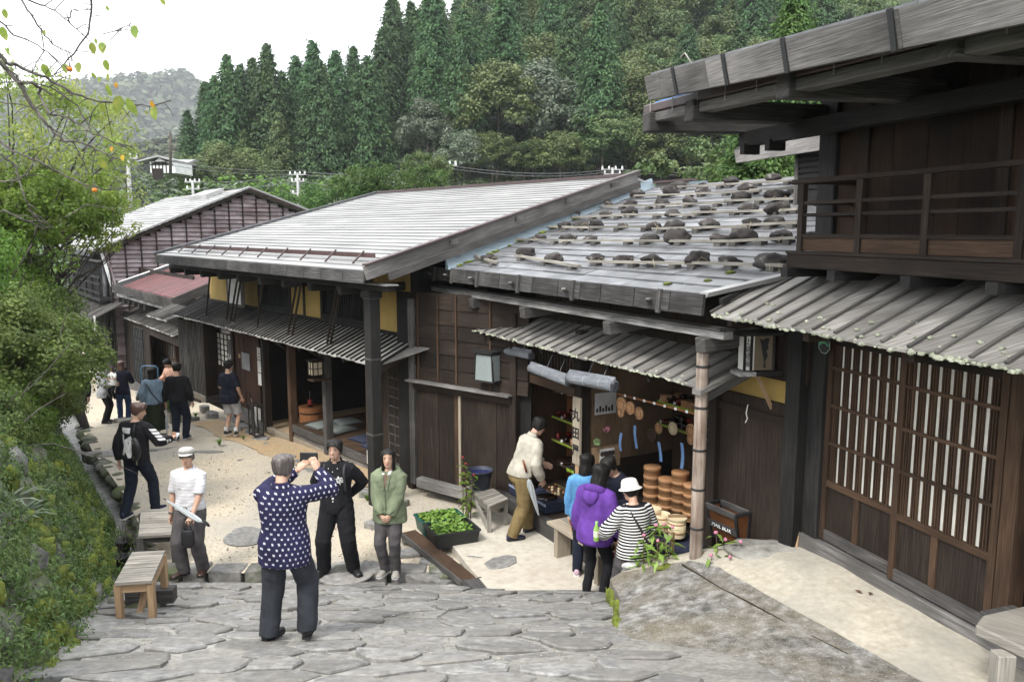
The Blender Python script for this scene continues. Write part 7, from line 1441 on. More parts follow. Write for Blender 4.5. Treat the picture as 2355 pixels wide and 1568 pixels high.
# ---------------------------------------------------------------- tea house things
def cC(x, y, o): p = FC.N(x, y, o); return p
p = cC(736, 845, .12); t = thing('lantern', 'small box lantern with paper panes on the tea house post', 'lantern', FC.W(p.x, .22, p.z-.14), rotz(FC)); box(t, 'paper', mat('lantern_paper', [(.5, .44, .32), (.6, .53, .4)], (3, 3, 3), rough=.9, bump=0, rnd=0, big=None), -.1, .1, -.1, .1, 0, .27)  # panes of plain cream paper
for s in (-.1, 0, .1):
    box(t, 'frame_bar', W_DARK, s-.008, s+.008, .1, .112, -.01, .28); box(t, 'frame_bar', W_DARK, -.112, -.1, s-.008, s+.008, -.01, .28)
for z in (0, .13, .265): box(t, 'frame_rail', W_DARK, -.112, .112, .1, .113, z, z+.014); box(t, 'frame_rail', W_DARK, -.113, -.1, -.1, .1, z, z+.014)
box(t, 'lantern_roof', W_DARK, -.14, .14, -.14, .14, .285, .31); box(t, 'bracket', W_BROWN, -.12, .12, -.3, .12, -.11, -.08)
p = cC(607, 905, -.0); o = thing('notice_banner', 'white hanging paper notices beside the tea house door', 'notice', FC.W(aD1+.18, .06, .2), rotz(FC))
for k in range(3): box(o, 'sheet', PAPER, -.09, .09, 0, .006, .55+k*.3, .83+k*.3)
for k in range(2): MB().box(-.05, .0, .007, .009, 1.2+k*.08, 1.23+k*.08).build('ink_line', INK, o)
# umbrella rack
p = FC.Z(590, 1000, -.25); t = thing('umbrella_rack', 'black wire umbrella rack with a pale umbrella, before the tea house door', 'rack', FC.W(p.x, p.y, -.26), rotz(FC))
for x in (-.15, .15):
    for y in (-.1, .1): box(t, 'corner_bar', BLK_MET, x-.012, x+.012, y-.012, y+.012, 0, .72)
for z in (.02, .7): 
    for y in (-.1, .1): box(t, 'rail', BLK_MET, -.15, .15, y-.01, y+.01, z, z+.025)
    for x in (-.15, .15): box(t, 'rail', BLK_MET, x-.01, x+.01, -.1, .1, z, z+.025)
for k in range(5): box(t, 'wire', BLK_MET, -.15, .15, .098, .104, .15+k*.1, .156+k*.1)
box(t, 'panel', BLK_MET, -.148, -.02, .1, .11, .03, .7)
q = t.location; umb_later = V((q.x, q.y, .5))
# barrel with bottle, low table, cushions
pB = FC.Z(628, 985, -.3); t = thing('barrel', 'round wooden barrel in the shade of the tea house entrance', 'barrel', FC.W(aD1-.75, -.75, -.3)); MB().lathe((0, 0, 0), [(.26, 0), (.29, .6), (.27, .6), (.001, .58)], 20, cap=False).build('staves', W_ORANGE, t, True)
for z in (.1, .45): MB().lathe((0, 0, z), [(.285, 0), (.29, .02), (.287, .04)], 20, cap=False).build('hoop', W_BROWN, t)
t = thing('sake_bottle', 'dark bottle with a white label standing on the barrel', 'bottle', FC.W(aD1-.75, -.72, .285)); MB().lathe((0, 0, 0), [(.05, 0), (.052, .22), (.02, .3), (.018, .38)], 14).build('glass', flat('brown_bottle', (.02, .012, .008), .1), t, True); MB().lathe((0, 0, .06), [(.053, 0), (.053, .12)], 14, cap=False).build('label', flat('red_label', (.35, .05, .04), .6), t)
t = thing('low_table', 'low polished wooden table inside the tea house', 'table', FC.W(-.9, -1.35, PZ+.012), rotz(FC)); MB().box(-1.0, 1.0, -.45, .45, .3, .345).build('table_top', mat('polished_wood', [(.09, .035, .015), (.16, .065, .028)], (2, 40, 1), 'UV', rough=.25, bump=.1, rnd=0, spec=.5), t, bevel=.008)
for x in (-.85, .85):
    for y in (-.35, .35): box(t, 'leg', W_BROWN, x-.04, x+.04, y-.04, y+.04, 0, .3)
t2 = MB().box(-.07, .07, -.05, .05, 0, .09).build('menu_stand', PALEW, None, loc=FC.W(-1.3, -1.3, PZ+.36)); t2.rotation_euler = (0, 0, rotz(FC)); tag(t2, 'small pale wooden box on the low table', 'box')
CUSH = (cloth0 := mat('grey_green_cushion', [(.16, .18, .17), (.22, .24, .23)], (20, 20, 20), rough=.95, bump=.2, rnd=0), mat('indigo_cushion', [(.03, .038, .07), (.05, .06, .1)], (20, 20, 20), rough=.95, bump=.2, rnd=0))
for i, (a, o, k, r_) in enumerate(((1.05, -.38, 0, .1), (1.0, -.95, 0, -.1), (.45, -.5, 0, .2), (-.55, -.55, 1, .1), (-1.2, -.45, 1, -.05), (-1.6, -.35, 1, .15))):
    m = MB(); vs, fs = grid(frange(-.27, .27, .06), frange(-.27, .27, .06), lambda x, y: .055*max(0, (1-(abs(x)/.28)**4))*max(0, (1-(abs(y)/.28)**4))**.6+.012); n = len(vs); m.add(vs, fs); m.add([(x, y, .0) for x, y, z in vs], [f[::-1] for f in fs])
    ob = m.build('floor_cushion', CUSH[k], None, True, loc=FC.W(a, o, PZ+.014)); ob.rotation_euler = (0, 0, rotz(FC)+r_); tag(ob, ('grey floor cushion at the platform edge left of the post', 'grey floor cushion farther in, left of the post', 'grey floor cushion directly behind the post', 'indigo floor cushion right of the post', 'indigo floor cushion behind the man in black', 'indigo floor cushion nearest to the reed blind')[i], 'cushion', 'floor cushions')
# broom, planter box, handcart
p = FC.Z(520, 925, -.4); t = thing('broom', 'bamboo broom leaning against the dark boards by the lattice bay', 'broom', FC.W(p.x+.1, .45, -.4)); b0 = V((0, 0, 0)); tp1 = FC.W(p.x+.95, .1, 1.15)-FC.W(p.x+.1, .45, -.4); tube(t, 'handle', W_TAN, [tp1*.3, tp1], .014, 6)
for k in range(26): a = k*2.4; tube(t, 'bristle', W_BATT, [tp1*.38, V((cos(a)*.1, sin(a)*.1, .02))], [.01, .006], 4)
p = FC.Z(456, 950, -.55); t = thing('planter_box', 'pale wooden planter box with green onion leaves, behind the man in the black sweater', 'planter', FC.W(p.x, .95, -.6), rotz(FC)); 
for o in (-.18, .18): box(t, 'side_board', W_BENCH, -.5, .5, o-.015, o+.015, 0, .24)
for x in (-.5, .5): box(t, 'end_board', W_BENCH, x-.015, x+.015, -.165, .165, 0, .24)
box(t, 'soil', SOIL, -.48, .48, -.16, .16, .1, .18)
for k in range(5): o = tuft('grass_clump', FC.W(p.x-.4+k*.2, .95, -.42), 20, .42, .014, L_GRASS, .35, None, None); o.parent = t; o.matrix_parent_inverse = (Matrix.Translation(t.location) @ Matrix.Rotation(t.rotation_euler.z, 4, 'Z')).inverted()
p = fpos0 = atZ(338, 905, -1.0); t = thing('hand_cart', 'small hand cart with a blue handle frame beside the latticed doors', 'cart', (p.x, p.y, gz(p.x, p.y))); box(t, 'platform', flat('grey_plastic', (.3, .3, .31), .6), -.28, .3, -.2, .3, .22, .3); tube(t, 'handle', flat('blue_tube', (.05, .12, .2), .4), [(.28, .28, .25), (.28, .28, 1.0), (.2, .28, 1.08), (-.2, .28, 1.08), (-.28, .28, 1.0), (-.28, .28, .25)], .022, 6)
for s in (-.22, .22):
    for y in (-.15, .24): MB().lathe((s-.02, y, .1), [(.1, -.025), (.1, .025)], 14, (1, 0, 0)).build('wheel', BLK_MET, t)
# ================================================================ people
def mnode(t, op, a, b=None, c=None):
    n = t.nodes.new('ShaderNodeMath'); n.operation = op
    for i, x in enumerate((a, b, c)):
        if x is None: continue
        if isinstance(x, (int, float)): n.inputs[i].default_value = x
        else: t.links.new(x, n.inputs[i])
    return n.outputs[0]
def _mix(t, col, c2, f):
    m = t.nodes.new('ShaderNodeMix'); m.data_type = 'RGBA'; t.links.new(f, m.inputs[0]); t.links.new(col, m.inputs[6]); m.inputs[7].default_value = (*c2, 1); return m.outputs[2]
def _sep(t, tc):
    s = t.nodes.new('ShaderNodeSeparateXYZ'); t.links.new(tc.outputs['Object'], s.inputs[0]); return s.outputs
def stripes(c2, per, duty, wob=0):
    def f(t, tc, col):
        x, y, z = _sep(t, tc); 
        if wob:
            n = t.nodes.new('ShaderNodeTexNoise'); n.inputs['Scale'].default_value = 7; t.links.new(tc.outputs['Object'], n.inputs['Vector']); z = mnode(t, 'MULTIPLY_ADD', n.outputs['Fac'], wob, z)
        fr = mnode(t, 'FRACT', mnode(t, 'MULTIPLY', z, 1/per)); return _mix(t, col, c2, mnode(t, 'LESS_THAN', fr, duty))
    return f
def kasuri(c2, px_=.054, pz_=.04):
    def f(t, tc, col):
        x, y, z = _sep(t, tc); x = mnode(t, 'MULTIPLY_ADD', y, .8, x); n = t.nodes.new('ShaderNodeTexNoise'); n.inputs['Scale'].default_value = 9; t.links.new(tc.outputs['Object'], n.inputs['Vector']); x = mnode(t, 'MULTIPLY_ADD', n.outputs['Fac'], .035, x); z = mnode(t, 'MULTIPLY_ADD', n.outputs['Fac'], -.03, z); v = mnode(t, 'MULTIPLY', z, 1/pz_); row = mnode(t, 'MODULO', mnode(t, 'FLOOR', v), 2.0)
        u = mnode(t, 'FRACT', mnode(t, 'MULTIPLY_ADD', row, .5, mnode(t, 'MULTIPLY', x, 1/px_))); w_ = mnode(t, 'FRACT', v)
        du = mnode(t, 'ABSOLUTE', mnode(t, 'SUBTRACT', u, .5)); dv = mnode(t, 'ABSOLUTE', mnode(t, 'SUBTRACT', w_, .5))
        bar = lambda p, q, a, b, c: mnode(t, 'MULTIPLY', mnode(t, 'LESS_THAN', mnode(t, 'ABSOLUTE', mnode(t, 'SUBTRACT', p, a)), b), mnode(t, 'LESS_THAN', q, c))
        k = mnode(t, 'MAXIMUM', bar(du, dv, .07, .03, .24), bar(dv, du, .08, .04, .17)); return _mix(t, col, c2, k)
    return f
def cloth(name, c, tex=None, rough=.9, amt=.22): return mat(name, [tuple(x*(1-amt) for x in c), c, tuple(min(1, x*(1+amt)) for x in c)], (16, 16, 7), rough=rough, bump=.25, rnd=0, big=(5, .3), spec=.2, tex=tex, bdist=.006)
SKIN = mat('skin', [(.42, .25, .17), (.53, .33, .235), (.6, .39, .29)], (18, 18, 18), rough=.55, bump=.05, rnd=.06, big=(6, .2), spec=.35)
SKIN.node_tree.nodes['Principled BSDF'].inputs['Subsurface Weight'].default_value = .08
HAIRB = mat('black_hair', [(.005, .004, .004), (.01, .009, .008), (.02, .017, .016)], (60, 60, 5), rough=.55, bump=.4, rnd=.1, big=None, spec=.22)
HAIRBR = mat('brown_hair', [(.025, .012, .009), (.06, .03, .022), (.11, .06, .045)], (60, 60, 5), rough=.45, bump=.4, rnd=.1, big=None, spec=.5)
HAIRG = mat('grey_brown_hair', [(.025, .02, .018), (.075, .062, .056), (.16, .14, .13)], (50, 50, 6), rough=.5, bump=.4, rnd=.1, big=None, spec=.5)
LIP = flat('lips', (.33, .12, .1), .5); EYEM = flat('eye_dark', (.015, .01, .008), .25); EYEW = flat('eye_white', (.6, .58, .55), .4); TEETH = flat('teeth', (.7, .68, .62), .4)
SOLE = flat('white_sole', (.6, .6, .58), .7)
HEADR = [(-.116, .018, .02, .052), (-.106, .036, .034, .05), (-.085, .05, .055, .036), (-.055, .06, .072, .02), (-.02, .068, .086, .008), (.02, .073, .093, .002), (.055, .0745, .095, -.003), (.085, .069, .089, -.005), (.104, .056, .073, -.007), (.116, .035, .046, -.008), (.122, .012, .016, -.008)]
def loft(rings, n=16):
    """rings: (centre, ax, ay, rx, ry) -> closed tube"""
    vs = []; fs = []
    for c, ax, ay, rx, ry in rings:
        for k in range(n):
            a = 2*pi*k/n; vs.append(c+ax*cos(a)*rx+ay*sin(a)*ry)
    m = len(rings)
    for i in range(m-1):
        for k in range(n): k2 = (k+1) % n; fs.append((i*n+k, i*n+k2, (i+1)*n+k2, (i+1)*n+k))
    vs.append(rings[0][0]); vs.append(rings[-1][0]); b = m*n
    for k in range(n): fs.append((b, (k+1) % n, k)); fs.append((b+1, (m-1)*n+k, (m-1)*n+(k+1) % n))
    return vs, fs
def limbloft(pts, rad, n=12, flatn=1.0, sub=3):
    P = []; Rr = []
    for i in range(len(pts)-1):
        for q in range(sub): t = q/sub; P.append(pts[i].lerp(pts[i+1], t)); Rr.append(lerp(rad[i], rad[i+1], t))
    P.append(pts[-1]); Rr.append(rad[-1]); rings = []; prev = None
    for i, p in enumerate(P):
        d = (P[min(i+1, len(P)-1)]-P[max(i-1, 0)]).normalized(); a = (d.cross(V((0, 1, .01))) if prev is None else prev-d*prev.dot(d)).normalized(); prev = a
        rings.append((p, a, d.cross(a), Rr[i], Rr[i]*flatn))
    return loft(rings, n)
def remesh(parts, vox, smooth=5, wr=0, seed=0, wf=(5, 5, 7.5)):
    m = MB()
    for v_, f_ in parts: m.add(v_, f_)
    me = m.mesh('tmp', SKIN); o = bpy.data.objects.new('tmp', me); COL.objects.link(o)
    md = o.modifiers.new('r', 'REMESH'); md.mode = 'VOXEL'; md.voxel_size = vox; md.use_smooth_shade = True
    if smooth: sm = o.modifiers.new('s', 'SMOOTH'); sm.factor = .5; sm.iterations = smooth
    dg = bpy.context.evaluated_depsgraph_get(); out = bpy.data.meshes.new_from_object(o.evaluated_get(dg)); bpy.data.objects.remove(o); bpy.data.meshes.remove(me)
    if wr:
        nr = [v.normal.copy() for v in out.vertices]
        for v, q in zip(out.vertices, nr):
            p = v.co; s = NZ.noise(V((p.x*wf[0]+seed, p.y*wf[1], p.z*wf[2]+p.x*4)))+.4*NZ.noise(V((p.x*wf[0]*2.3, p.y*wf[1]*2.3+seed, p.z*wf[2]*2.6+p.x*9))); v.co = p+q*(wr*s)
    out.polygons.foreach_set('use_smooth', [True]*len(out.polygons)); out.materials.clear(); return out
def ik(S, W, l1, l2, pole):
    d = W-S; D = d.length
    if D > (l1+l2)*.995: W = S+d*((l1+l2)*.995/D); d = W-S; D = d.length
    u = d.normalized(); a = (l1*l1-l2*l2+D*D)/(2*D); h = sqrt(max(0, l1*l1-a*a)); p = V(pole); p = p-u*p.dot(u)
    if p.length < 1e-5: p = V((0, -1, 0))
    return S+u*a+p.normalized()*h, W
def hand_parts(W, d, nrm, side, s, curl=.5):
    """palm, four fingers and a thumb: d along the hand, nrm out of the palm"""
    d = d.normalized(); nrm = (nrm-d*nrm.dot(d)).normalized(); x = d.cross(nrm)*side; out = []
    pal = [(W-d*.015*s, x, nrm, .024*s, .019*s), (W+d*.02*s, x, nrm, .032*s, .016*s), (W+d*.06*s, x, nrm, .041*s, .014*s), (W+d*.09*s, x, nrm, .038*s, .011*s)]; out.append(loft(pal, 10))
    for i, (off, L) in enumerate(((.03, .066), (.01, .076), (-.01, .07), (-.029, .054))):
        p = W+d*.082*s+x*off*s; pts = [p]; dd = d+x*off*1.2; a = 0
        for k, fr in enumerate((.42, .33, .25)):
            a += curl*(.5 if k == 0 else .8); v = dd.normalized()*cos(a)+nrm*sin(a); pts.append(pts[-1]+v*L*fr*s)
        out.append(limbloft(pts, [.0088*s, .0082*s, .0076*s, .0058*s], 7, sub=1))
    p = W+d*.018*s+x*.024*s; v = (d*.75+x*.65+nrm*.35).normalized(); q = p+v*.036*s; v2 = (d*.85+x*.2+nrm*(.3+.5*curl)).normalized(); out.append(limbloft([p, q, q+v2*.028*s, q+v2*.05*s], [.013*s, .0115*s, .0095*s, .007*s], 7, sub=1))
    return out
def person(label, foot, H, rz, feet=((-.1, .02), (.1, -.02)), wrists=None, poles=None, lean=0, side=0, head=(0, 0), top=None, bottom=None, hairm=None, hair='short', shoes=None, female=False, sleeve='long', hem=.76, loose=.02, curl=(.5, .5), fat=1.0, vox=.011, twist=0, hdir=(None, None), hnrm=(None, None), legs='trousers', knees=None, leg_fit=.02, skirt=None, group=None, collar=None, name='person', hipz=None, footdir=(8, 8), fz=(0, 0), neckline=0, hat=False):
    s = H/1.7; P = thing(name, label, 'person', foot, RAD(rz), group)
    S = lambda x, y, z: V((x, y, z))*s
    hz_ = (hipz or .90); hip = S(0, 0, hz_)
    mx = (sum(f[0] for f in feet)/2, sum(f[1] for f in feet)/2); hip.x += mx[0]*s*.8; hip.y += mx[1]*s*.8
    Ln, Sd, Tw = RAD(lean), RAD(side), RAD(twist)
    M = Matrix.Rotation(Tw, 3, 'Z') @ Matrix.Rotation(Sd, 3, 'Y') @ Matrix.Rotation(-Ln, 3, 'X')
    AX, AY, AZ = M @ V((1, 0, 0)), M @ V((0, 1, 0)), M @ V((0, 0, 1))
    def tp(x, y, z):  # torso point given in upright body coordinates
        k = min(1, max(0, (z-.86)/.2)); q = V((x, y, z-.90))*s; b = M @ q; return hip + V((x, y, z-.9))*s*(1-k)+b*k
    sw = .165 if female else .18
    fw = .93 if female else 1.0
    TR = [(.80, .16*fat, .118*fat, 0), (.88, .17*fat, .122*fat, 0), (.97, .158*fw*fat, .116*fat, .004), (1.07, .144*fw*fat, .108*fat, .006), (1.17, .15*fw*fat, .112*fat, .006), (1.27, .163*fw*fat, .118*fat, .004), (1.33, .163*fw, .112, .0), (1.37, .138*fw, .1, -.004), (1.405, .098, .084, -.007), (1.435, .066, .064, -.008), (1.47, .055, .056, -.004)]
    def torso(inf, z0, z1, flare=0):
        r = []
        for i in range(13):
            z = lerp(z0, z1, i/12); rx = interp([(q[0], q[1]) for q in TR], z); ry = interp([(q[0], q[2]) for q in TR], z); yo = interp([(q[0], q[3]) for q in TR], z)
            if z < .88: rx = lerp(.17*fat, rx, .5)
            f = flare*max(0, (1.05-z))
            k = min(1, max(0, (z-.86)/.2)); ax = V((1, 0, 0)).lerp(AX, k).normalized(); ay = V((0, 1, 0)).lerp(AY, k).normalized()
            r.append((tp(0, yo, z), ax, ay, (rx+inf+f)*s, (ry+inf*.8+f*.7)*s))
        return loft(r, 20)
    # head and neck
    nb = tp(0, -.006, 1.45); yaw, pit = RAD(head[0]), RAD(head[1])
    HM = Matrix.Rotation(Tw*.6+yaw, 3, 'Z') @ Matrix.Rotation(-Ln*.75-pit, 3, 'X')
    hc = nb + (M @ V((0, .012, .045)))*s + HM @ V((0, .012, .092))*s
    def hp(x, y, z): return hc + HM @ (V((x, y, z))*s)
    hx, hy = HM @ V((1, 0, 0)), HM @ V((0, 1, 0))
    hk = .97 if female else 1.0
    parts = [loft([(hp(0, yo, z), hx, hy, rx*s*hk, ry*s) for z, rx, ry, yo in HEADR], 20)]
    parts.append(limbloft([tp(0, -.01, 1.38), nb, hp(0, -.012, -.05)], [.06*s, .053*s*hk, .055*s*hk], 12))
    parts.append(limbloft([hp(0, .086, .022), hp(0, .1, -.008), hp(0, .108, -.03), hp(0, .094, -.036)], [.009*s, .0115*s, .0155*s, .011*s], 8, sub=2))
    for k in (-1, 1):
        v_, f_ = blob(.012*s, .02*s, .032*s, 1, 2, 0); parts.append(([hc+HM @ (V((k*.075, -.008, -.005))*s+V(q)) for q in v_], f_))
        v_, f_ = blob(.028*s, .012*s, .01*s, 1, 1, 0); parts.append(([hc+HM @ (V((k*.03, .079, .036))*s+V(q)) for q in v_], f_))      # brows
        v_, f_ = blob(.022*s, .018*s, .022*s, 1, 1, 0); parts.append(([hc+HM @ (V((k*.038, .062, -.022))*s+V(q)) for q in v_], f_))    # cheeks
    v_, f_ = blob(.024*s, .012*s, .016*s, 1, 1, 0); parts.append(([hp(0, .083, -.062)+HM @ V(q) for q in v_], f_))
    parts.append(torso(-.012, .80, 1.46))
    # arms
    wr = wrists or ((-.27, .02, .82), (.27, .02, .82)); pl = poles or ((-.6, -1, 0), (.6, -1, 0)); J = []
    hands = []
    for i, k in enumerate((-1, 1)):
        sh = tp(k*sw, -.004, 1.352); W = V(wr[i])*s + V((mx[0], mx[1], 0))*s*.8; el, W = ik(sh, W, .285*s, .25*s, pl[i]); J.append((sh, el, W))
        parts.append(limbloft([tp(k*.1, 0, 1.35), sh, el, W], [.05*s, .052*s, .04*s, .027*s], 10))
        fd = (W-el).normalized(); d = V(hdir[i]) if hdir[i] else fd; n_ = V(hnrm[i]) if hnrm[i] else V((-k, .2, 0)); hands += hand_parts(W, d, n_, -k, s*(.93 if female else 1), curl[i])
    # legs
    LJ = []
    for i, k in enumerate((-1, 1)):
        hj = hip+V((k*.088*s, 0, -.03*s)); A = V((feet[i][0], feet[i][1], .075))*s+V((0, 0, fz[i])); kn, A = ik(hj, A, .42*s, .42*s, (k*.15, 1, 0) if not knees else knees[i]); LJ.append((hj, kn, A))
        parts.append(limbloft([hj, kn, A], [.082*s, .054*s, .038*s], 10))
    body = remesh(parts, vox, 3)
    bm_ = MB(); b0 = len(body.vertices)
    vv = [v.co.copy() for v in body.vertices]; ff = [tuple(p.vertices) for p in body.polygons]; bm_.add(vv, ff)
    for v_, f_ in hands: bm_.add(v_, f_)
    bpy.data.meshes.remove(body); bm_.build('body', SKIN, P, True)
    # face
    for k in (-1, 1):
        e = MB(); v_, f_ = blob(.0135*s, .006*s, .0055*s, 1, 2, 0); e.add([hp(k*.031, .083, .014)+HM @ V(q) for q in v_], f_); eo = e.build('eye', EYEM, P, True)
        tube(P, 'eyebrow', hairm or HAIRB, [hp(k*.014, .0935, .034), hp(k*.03, .093, .039), hp(k*.047, .082, .034)], [.0022*s, .0028*s, .0014*s], 5)
    tube(P, 'mouth', LIP, [hp(-.024, .084, -.062), hp(-.01, .0955, -.0605), hp(0, .0965, -.062), hp(.01, .0955, -.0605), hp(.024, .084, -.062)], [.003*s, .006*s, .0055*s, .006*s, .003*s], 6)
    # hair
    if hair:
        hm = hairm or HAIRB; na, nv = 44, 12; vs = []; fs = []; rs_ = R.uniform(0, 50)
        def low(a):   # lower limit of the hair by azimuth (0 = front)
            f = (1+cos(a))/2; b = (1-cos(a))/2; sd = abs(sin(a))
            g_ = min(a, 2*pi-a); op = 1-min(1, max(0, (g_-.85)/.4)); op = op*op*(3-2*op)
            if hair in ('bob', 'long', 'verylong'): return lerp({'bob': -.12, 'long': -.15, 'verylong': -.17}[hair]-(.12 if hair == 'verylong' else .05)*b**1.5, .088-.03*g_, op)
            if hair == 'short': return .062*f**3-.03*sd*(1-f)-.082*b**1.5-(.0)*sd
            if hair == 'bob': return .055*f**6-.11*(1-f**4)-.04*b
            if hair == 'long': return .055*f**6-.12*(1-f**4)-.14*b**2
            if hair == 'verylong': return .055*f**7-.14*(1-f**5)-.3*b**1.5
            if hair == 'bald': return .02*f-.08*b
        zt = [q[0] for q in HEADR]
        for j in range(nv+1):
            for i in range(na):
                a = 2*pi*i/na; lo_ = low(a); z = lerp(.124, lo_, (j/nv)**1.15) if j else .13
                zz = max(z, -.03) if hair != 'short' else max(z, -.1); rx = interp([(q[0], q[1]) for q in HEADR], min(zz, .1155)); ry = interp([(q[0], q[2]) for q in HEADR], min(zz, .1155)); yo = interp([(q[0], q[3]) for q in HEADR], zz)
                if z > .05: dm = sqrt(max(.002, 1-((z-.05)/.084)**2)); rx, ry = .0745*dm, .095*dm
                th = (.02+.009*NZ.noise(V((cos(a)*2+rs_, sin(a)*2, z*14)))+.006*NZ.noise(V((a*7, rs_, z*8))))*(1 if j < nv else .25)
                if hat and z > .035: th = .002
                if z < -.05 and hair in ('long', 'verylong', 'bob'): th += .006
                if j == 0: rx = ry = .004; th = 0
                elif j == 1: th *= .5
                vs.append(hp(sin(a)*(rx+th), yo+cos(a)*(ry+th), z if j > 0 else .131 if not hat else .116))
        for j in range(nv):
            for i in range(na): i2 = (i+1) % na; fs.append((j*na+i, (j+1)*na+i, (j+1)*na+i2, j*na+i2))
        b = len(vs)
        for i in range(na):
            a = 2*pi*i/na; q = vs[nv*na+i]; c_ = hp(0, -.005, low(a)+.01); vs.append(q.lerp(c_, .25))
        for i in range(na): i2 = (i+1) % na; fs.append((nv*na+i, b+i, b+i2, nv*na+i2))
        MB().add(vs, fs).build('hair', hm, P, True)
    # upper garment
    out = {'P': P, 's': s, 'tp': tp, 'hp': hp, 'J': J, 'LJ': LJ, 'HM': HM, 'M': M, 'hip': hip, 'hc': hc}
    if top:
        gp = [torso(loose, hem, 1.425-neckline, .05 if hem < .8 else .02)]
        for i, k in enumerate((-1, 1)):
            sh, el, W = J[i]; a = tp(k*.09, -.004, 1.365)
            if sleeve == 'long': gp.append(limbloft([a, sh, el, el.lerp(W, .5), el.lerp(W, .96)], [(.05+loose*.4)*s, (.059+loose*.5)*s, (.052+loose*.7)*s, (.047+loose*.6)*s, (.036+loose*.4)*s], 12))
            else: gp.append(limbloft([a, sh, sh.lerp(el, .85)], [(.048+loose*.3)*s, (.056+loose*.4)*s, (.054+loose*.45)*s], 12))
        g = remesh(gp, vox, 4, .0125*s, R.uniform(0, 99)); g.materials.append(top); out['top'] = link('jacket' if sleeve == 'long' else 'shirt', g, P)
        if collar:
            cm, ch = collar; m = MB(); n = 18; vs = []; 
            for i in range(n+1):
                a = lerp(.35, 2*pi-.35, i/n); 
                for r_, zz in ((.062, 1.415), (.068, 1.46), (.08, 1.455-ch*.5), (.088, 1.42-ch*.3)): vs.append(tp(sin(a)*r_*1.02, cos(a)*r_*.98-.008, zz+(.018 if cos(a) < 0 else -.012)))
            m.add(vs, [(4*i+j, 4*i+j+1, 4*i+5+j, 4*i+4+j) for i in range(n) for j in range(3)]).build('collar', cm, P, True)
    # lower garment
    if bottom:
        gp = [torso(leg_fit*.6, .8, 1.0)]
        for i, k in enumerate((-1, 1)):
            hj, kn, A = LJ[i]; 
            if legs == 'trousers': gp.append(limbloft([hj+V((0, 0, .05*s)), hj, kn, A+V((0, 0, -.03*s))], [(.084+leg_fit*.6)*s, (.092+leg_fit)*s, (.06+leg_fit*1.2)*s, (.044+leg_fit*1.3)*s], 12))
            else: gp.append(limbloft([hj+V((0, 0, .05*s)), hj, hj.lerp(kn, .95)], [(.084+leg_fit*.6)*s, (.092+leg_fit)*s, (.085+leg_fit)*s], 12))
        g = remesh(gp, vox, 4, .009*s, R.uniform(0, 99), (6, 6, 12)); g.materials.append(bottom); link('trousers' if legs == 'trousers' else 'shorts', g, P)
    if skirt:
        sm_, zl, wdt = skirt; n = 64; vs = []; rows_ = [1.0, .9, .75, .55, .4, zl]
        for z in rows_:
            for i in range(n):
                a = 2*pi*i/n; t = (1.0-z)/(1.0-zl); r_ = lerp(.15, wdt, t)*(1+.06*t*sin(a*22+2*sin(a*3))); vs.append(V((cos(a)*r_*s+hip.x, sin(a)*r_*.78*s+hip.y, z*s)))
        m = MB().add(vs, [(j*n+i, j*n+(i+1) % n, (j+1)*n+(i+1) % n, (j+1)*n+i) for j in range(len(rows_)-1) for i in range(n)]); m.build('skirt', sm_, P, True)
    # shoes
    if shoes:
        sm_, sole = shoes[:2]
        for i, k in enumerate((-1, 1)):
            A = LJ[i][2]; a = RAD(-k*footdir[i]); fy = V((sin(a)*-1 if False else -sin(a), cos(a), 0)); fx = V((cos(a), sin(a), 0)); g0 = A.z-.075*s
            def sp_(y, x, z): return V((A.x, A.y, g0))+fy*y*s+fx*x*s+V((0, 0, z*s))
            pr = [(-.065, .03, .075, .03), (-.05, .038, .095, .012), (-.01, .038, .1, .012), (.05, .04, .075, .012), (.11, .048, .052, .012), (.16, .045, .04, .012), (.195, .026, .03, .012)]
            r = [(sp_(y, 0, (h+b)/2), fx, V((0, 0, 1)), w_*s, (h-b)/2*s+.012*s) for y, w_, h, b in pr]
            v_, f_ = loft(r, 12); v_ = [V((q.x, q.y, max(q.z, g0+.012*s))) for q in v_]; so_ = MB().add(v_, f_).build('shoe', sm_, P, True)
            po = [(y, w_*1.08) for y, w_, h, b in pr]; poly = [sp_(y, w_, 0) for y, w_ in po]+[sp_(y, -w_, 0) for y, w_ in po[::-1]]
            MB().prism([(q.x, q.y) for q in poly], g0, g0+.024*s).build('sole', sole, so_)
    return out
def decal(pr, name, polys, m, frame, off=.006, par=None, sub=.02):
    """flat print: polygons in a torso frame (origin, u, v, direction) dropped onto the garment"""
    o = pr['top']; bv = BVHTree.FromPolygons([v.co for v in o.data.vertices], [tuple(p.vertices) for p in o.data.polygons]); O_, u, v, d = frame; mb = MB()
    for po in polys:
        bm = bmesh.new(); f = bm.faces.new([bm.verts.new(O_+u*a+v*b) for a, b in po]); bmesh.ops.triangulate(bm, faces=[f])
        for _ in range(2): bmesh.ops.subdivide_edges(bm, edges=[e for e in bm.edges if e.calc_length() > sub], cuts=2)
        bmesh.ops.triangulate(bm, faces=bm.faces[:]); vs = []
        for q in bm.verts:
            h = bv.ray_cast(q.co-d*.5, d); p = (h[0] if h[0] else q.co); vs.append(p-d*off)
        bm.verts.index_update(); mb.add(vs, [[x.index for x in f.verts] for f in bm.faces]); bm.free()
    return mb.build(name, m, par or pr['P'])
def strap(pr, name, m, pts, w_=.014, t=.006): return MB().tube(pts, [max(w_*.5, t)]*len(pts), 6).build(name, m, pr['P'], True)
def local(pr, p): P = pr['P']; return Matrix.Rotation(-P.rotation_euler.z, 3, 'Z') @ (V(p)-P.location)
def world(pr, p): P = pr['P']; return P.location + Matrix.Rotation(P.rotation_euler.z, 3, 'Z') @ V(p)
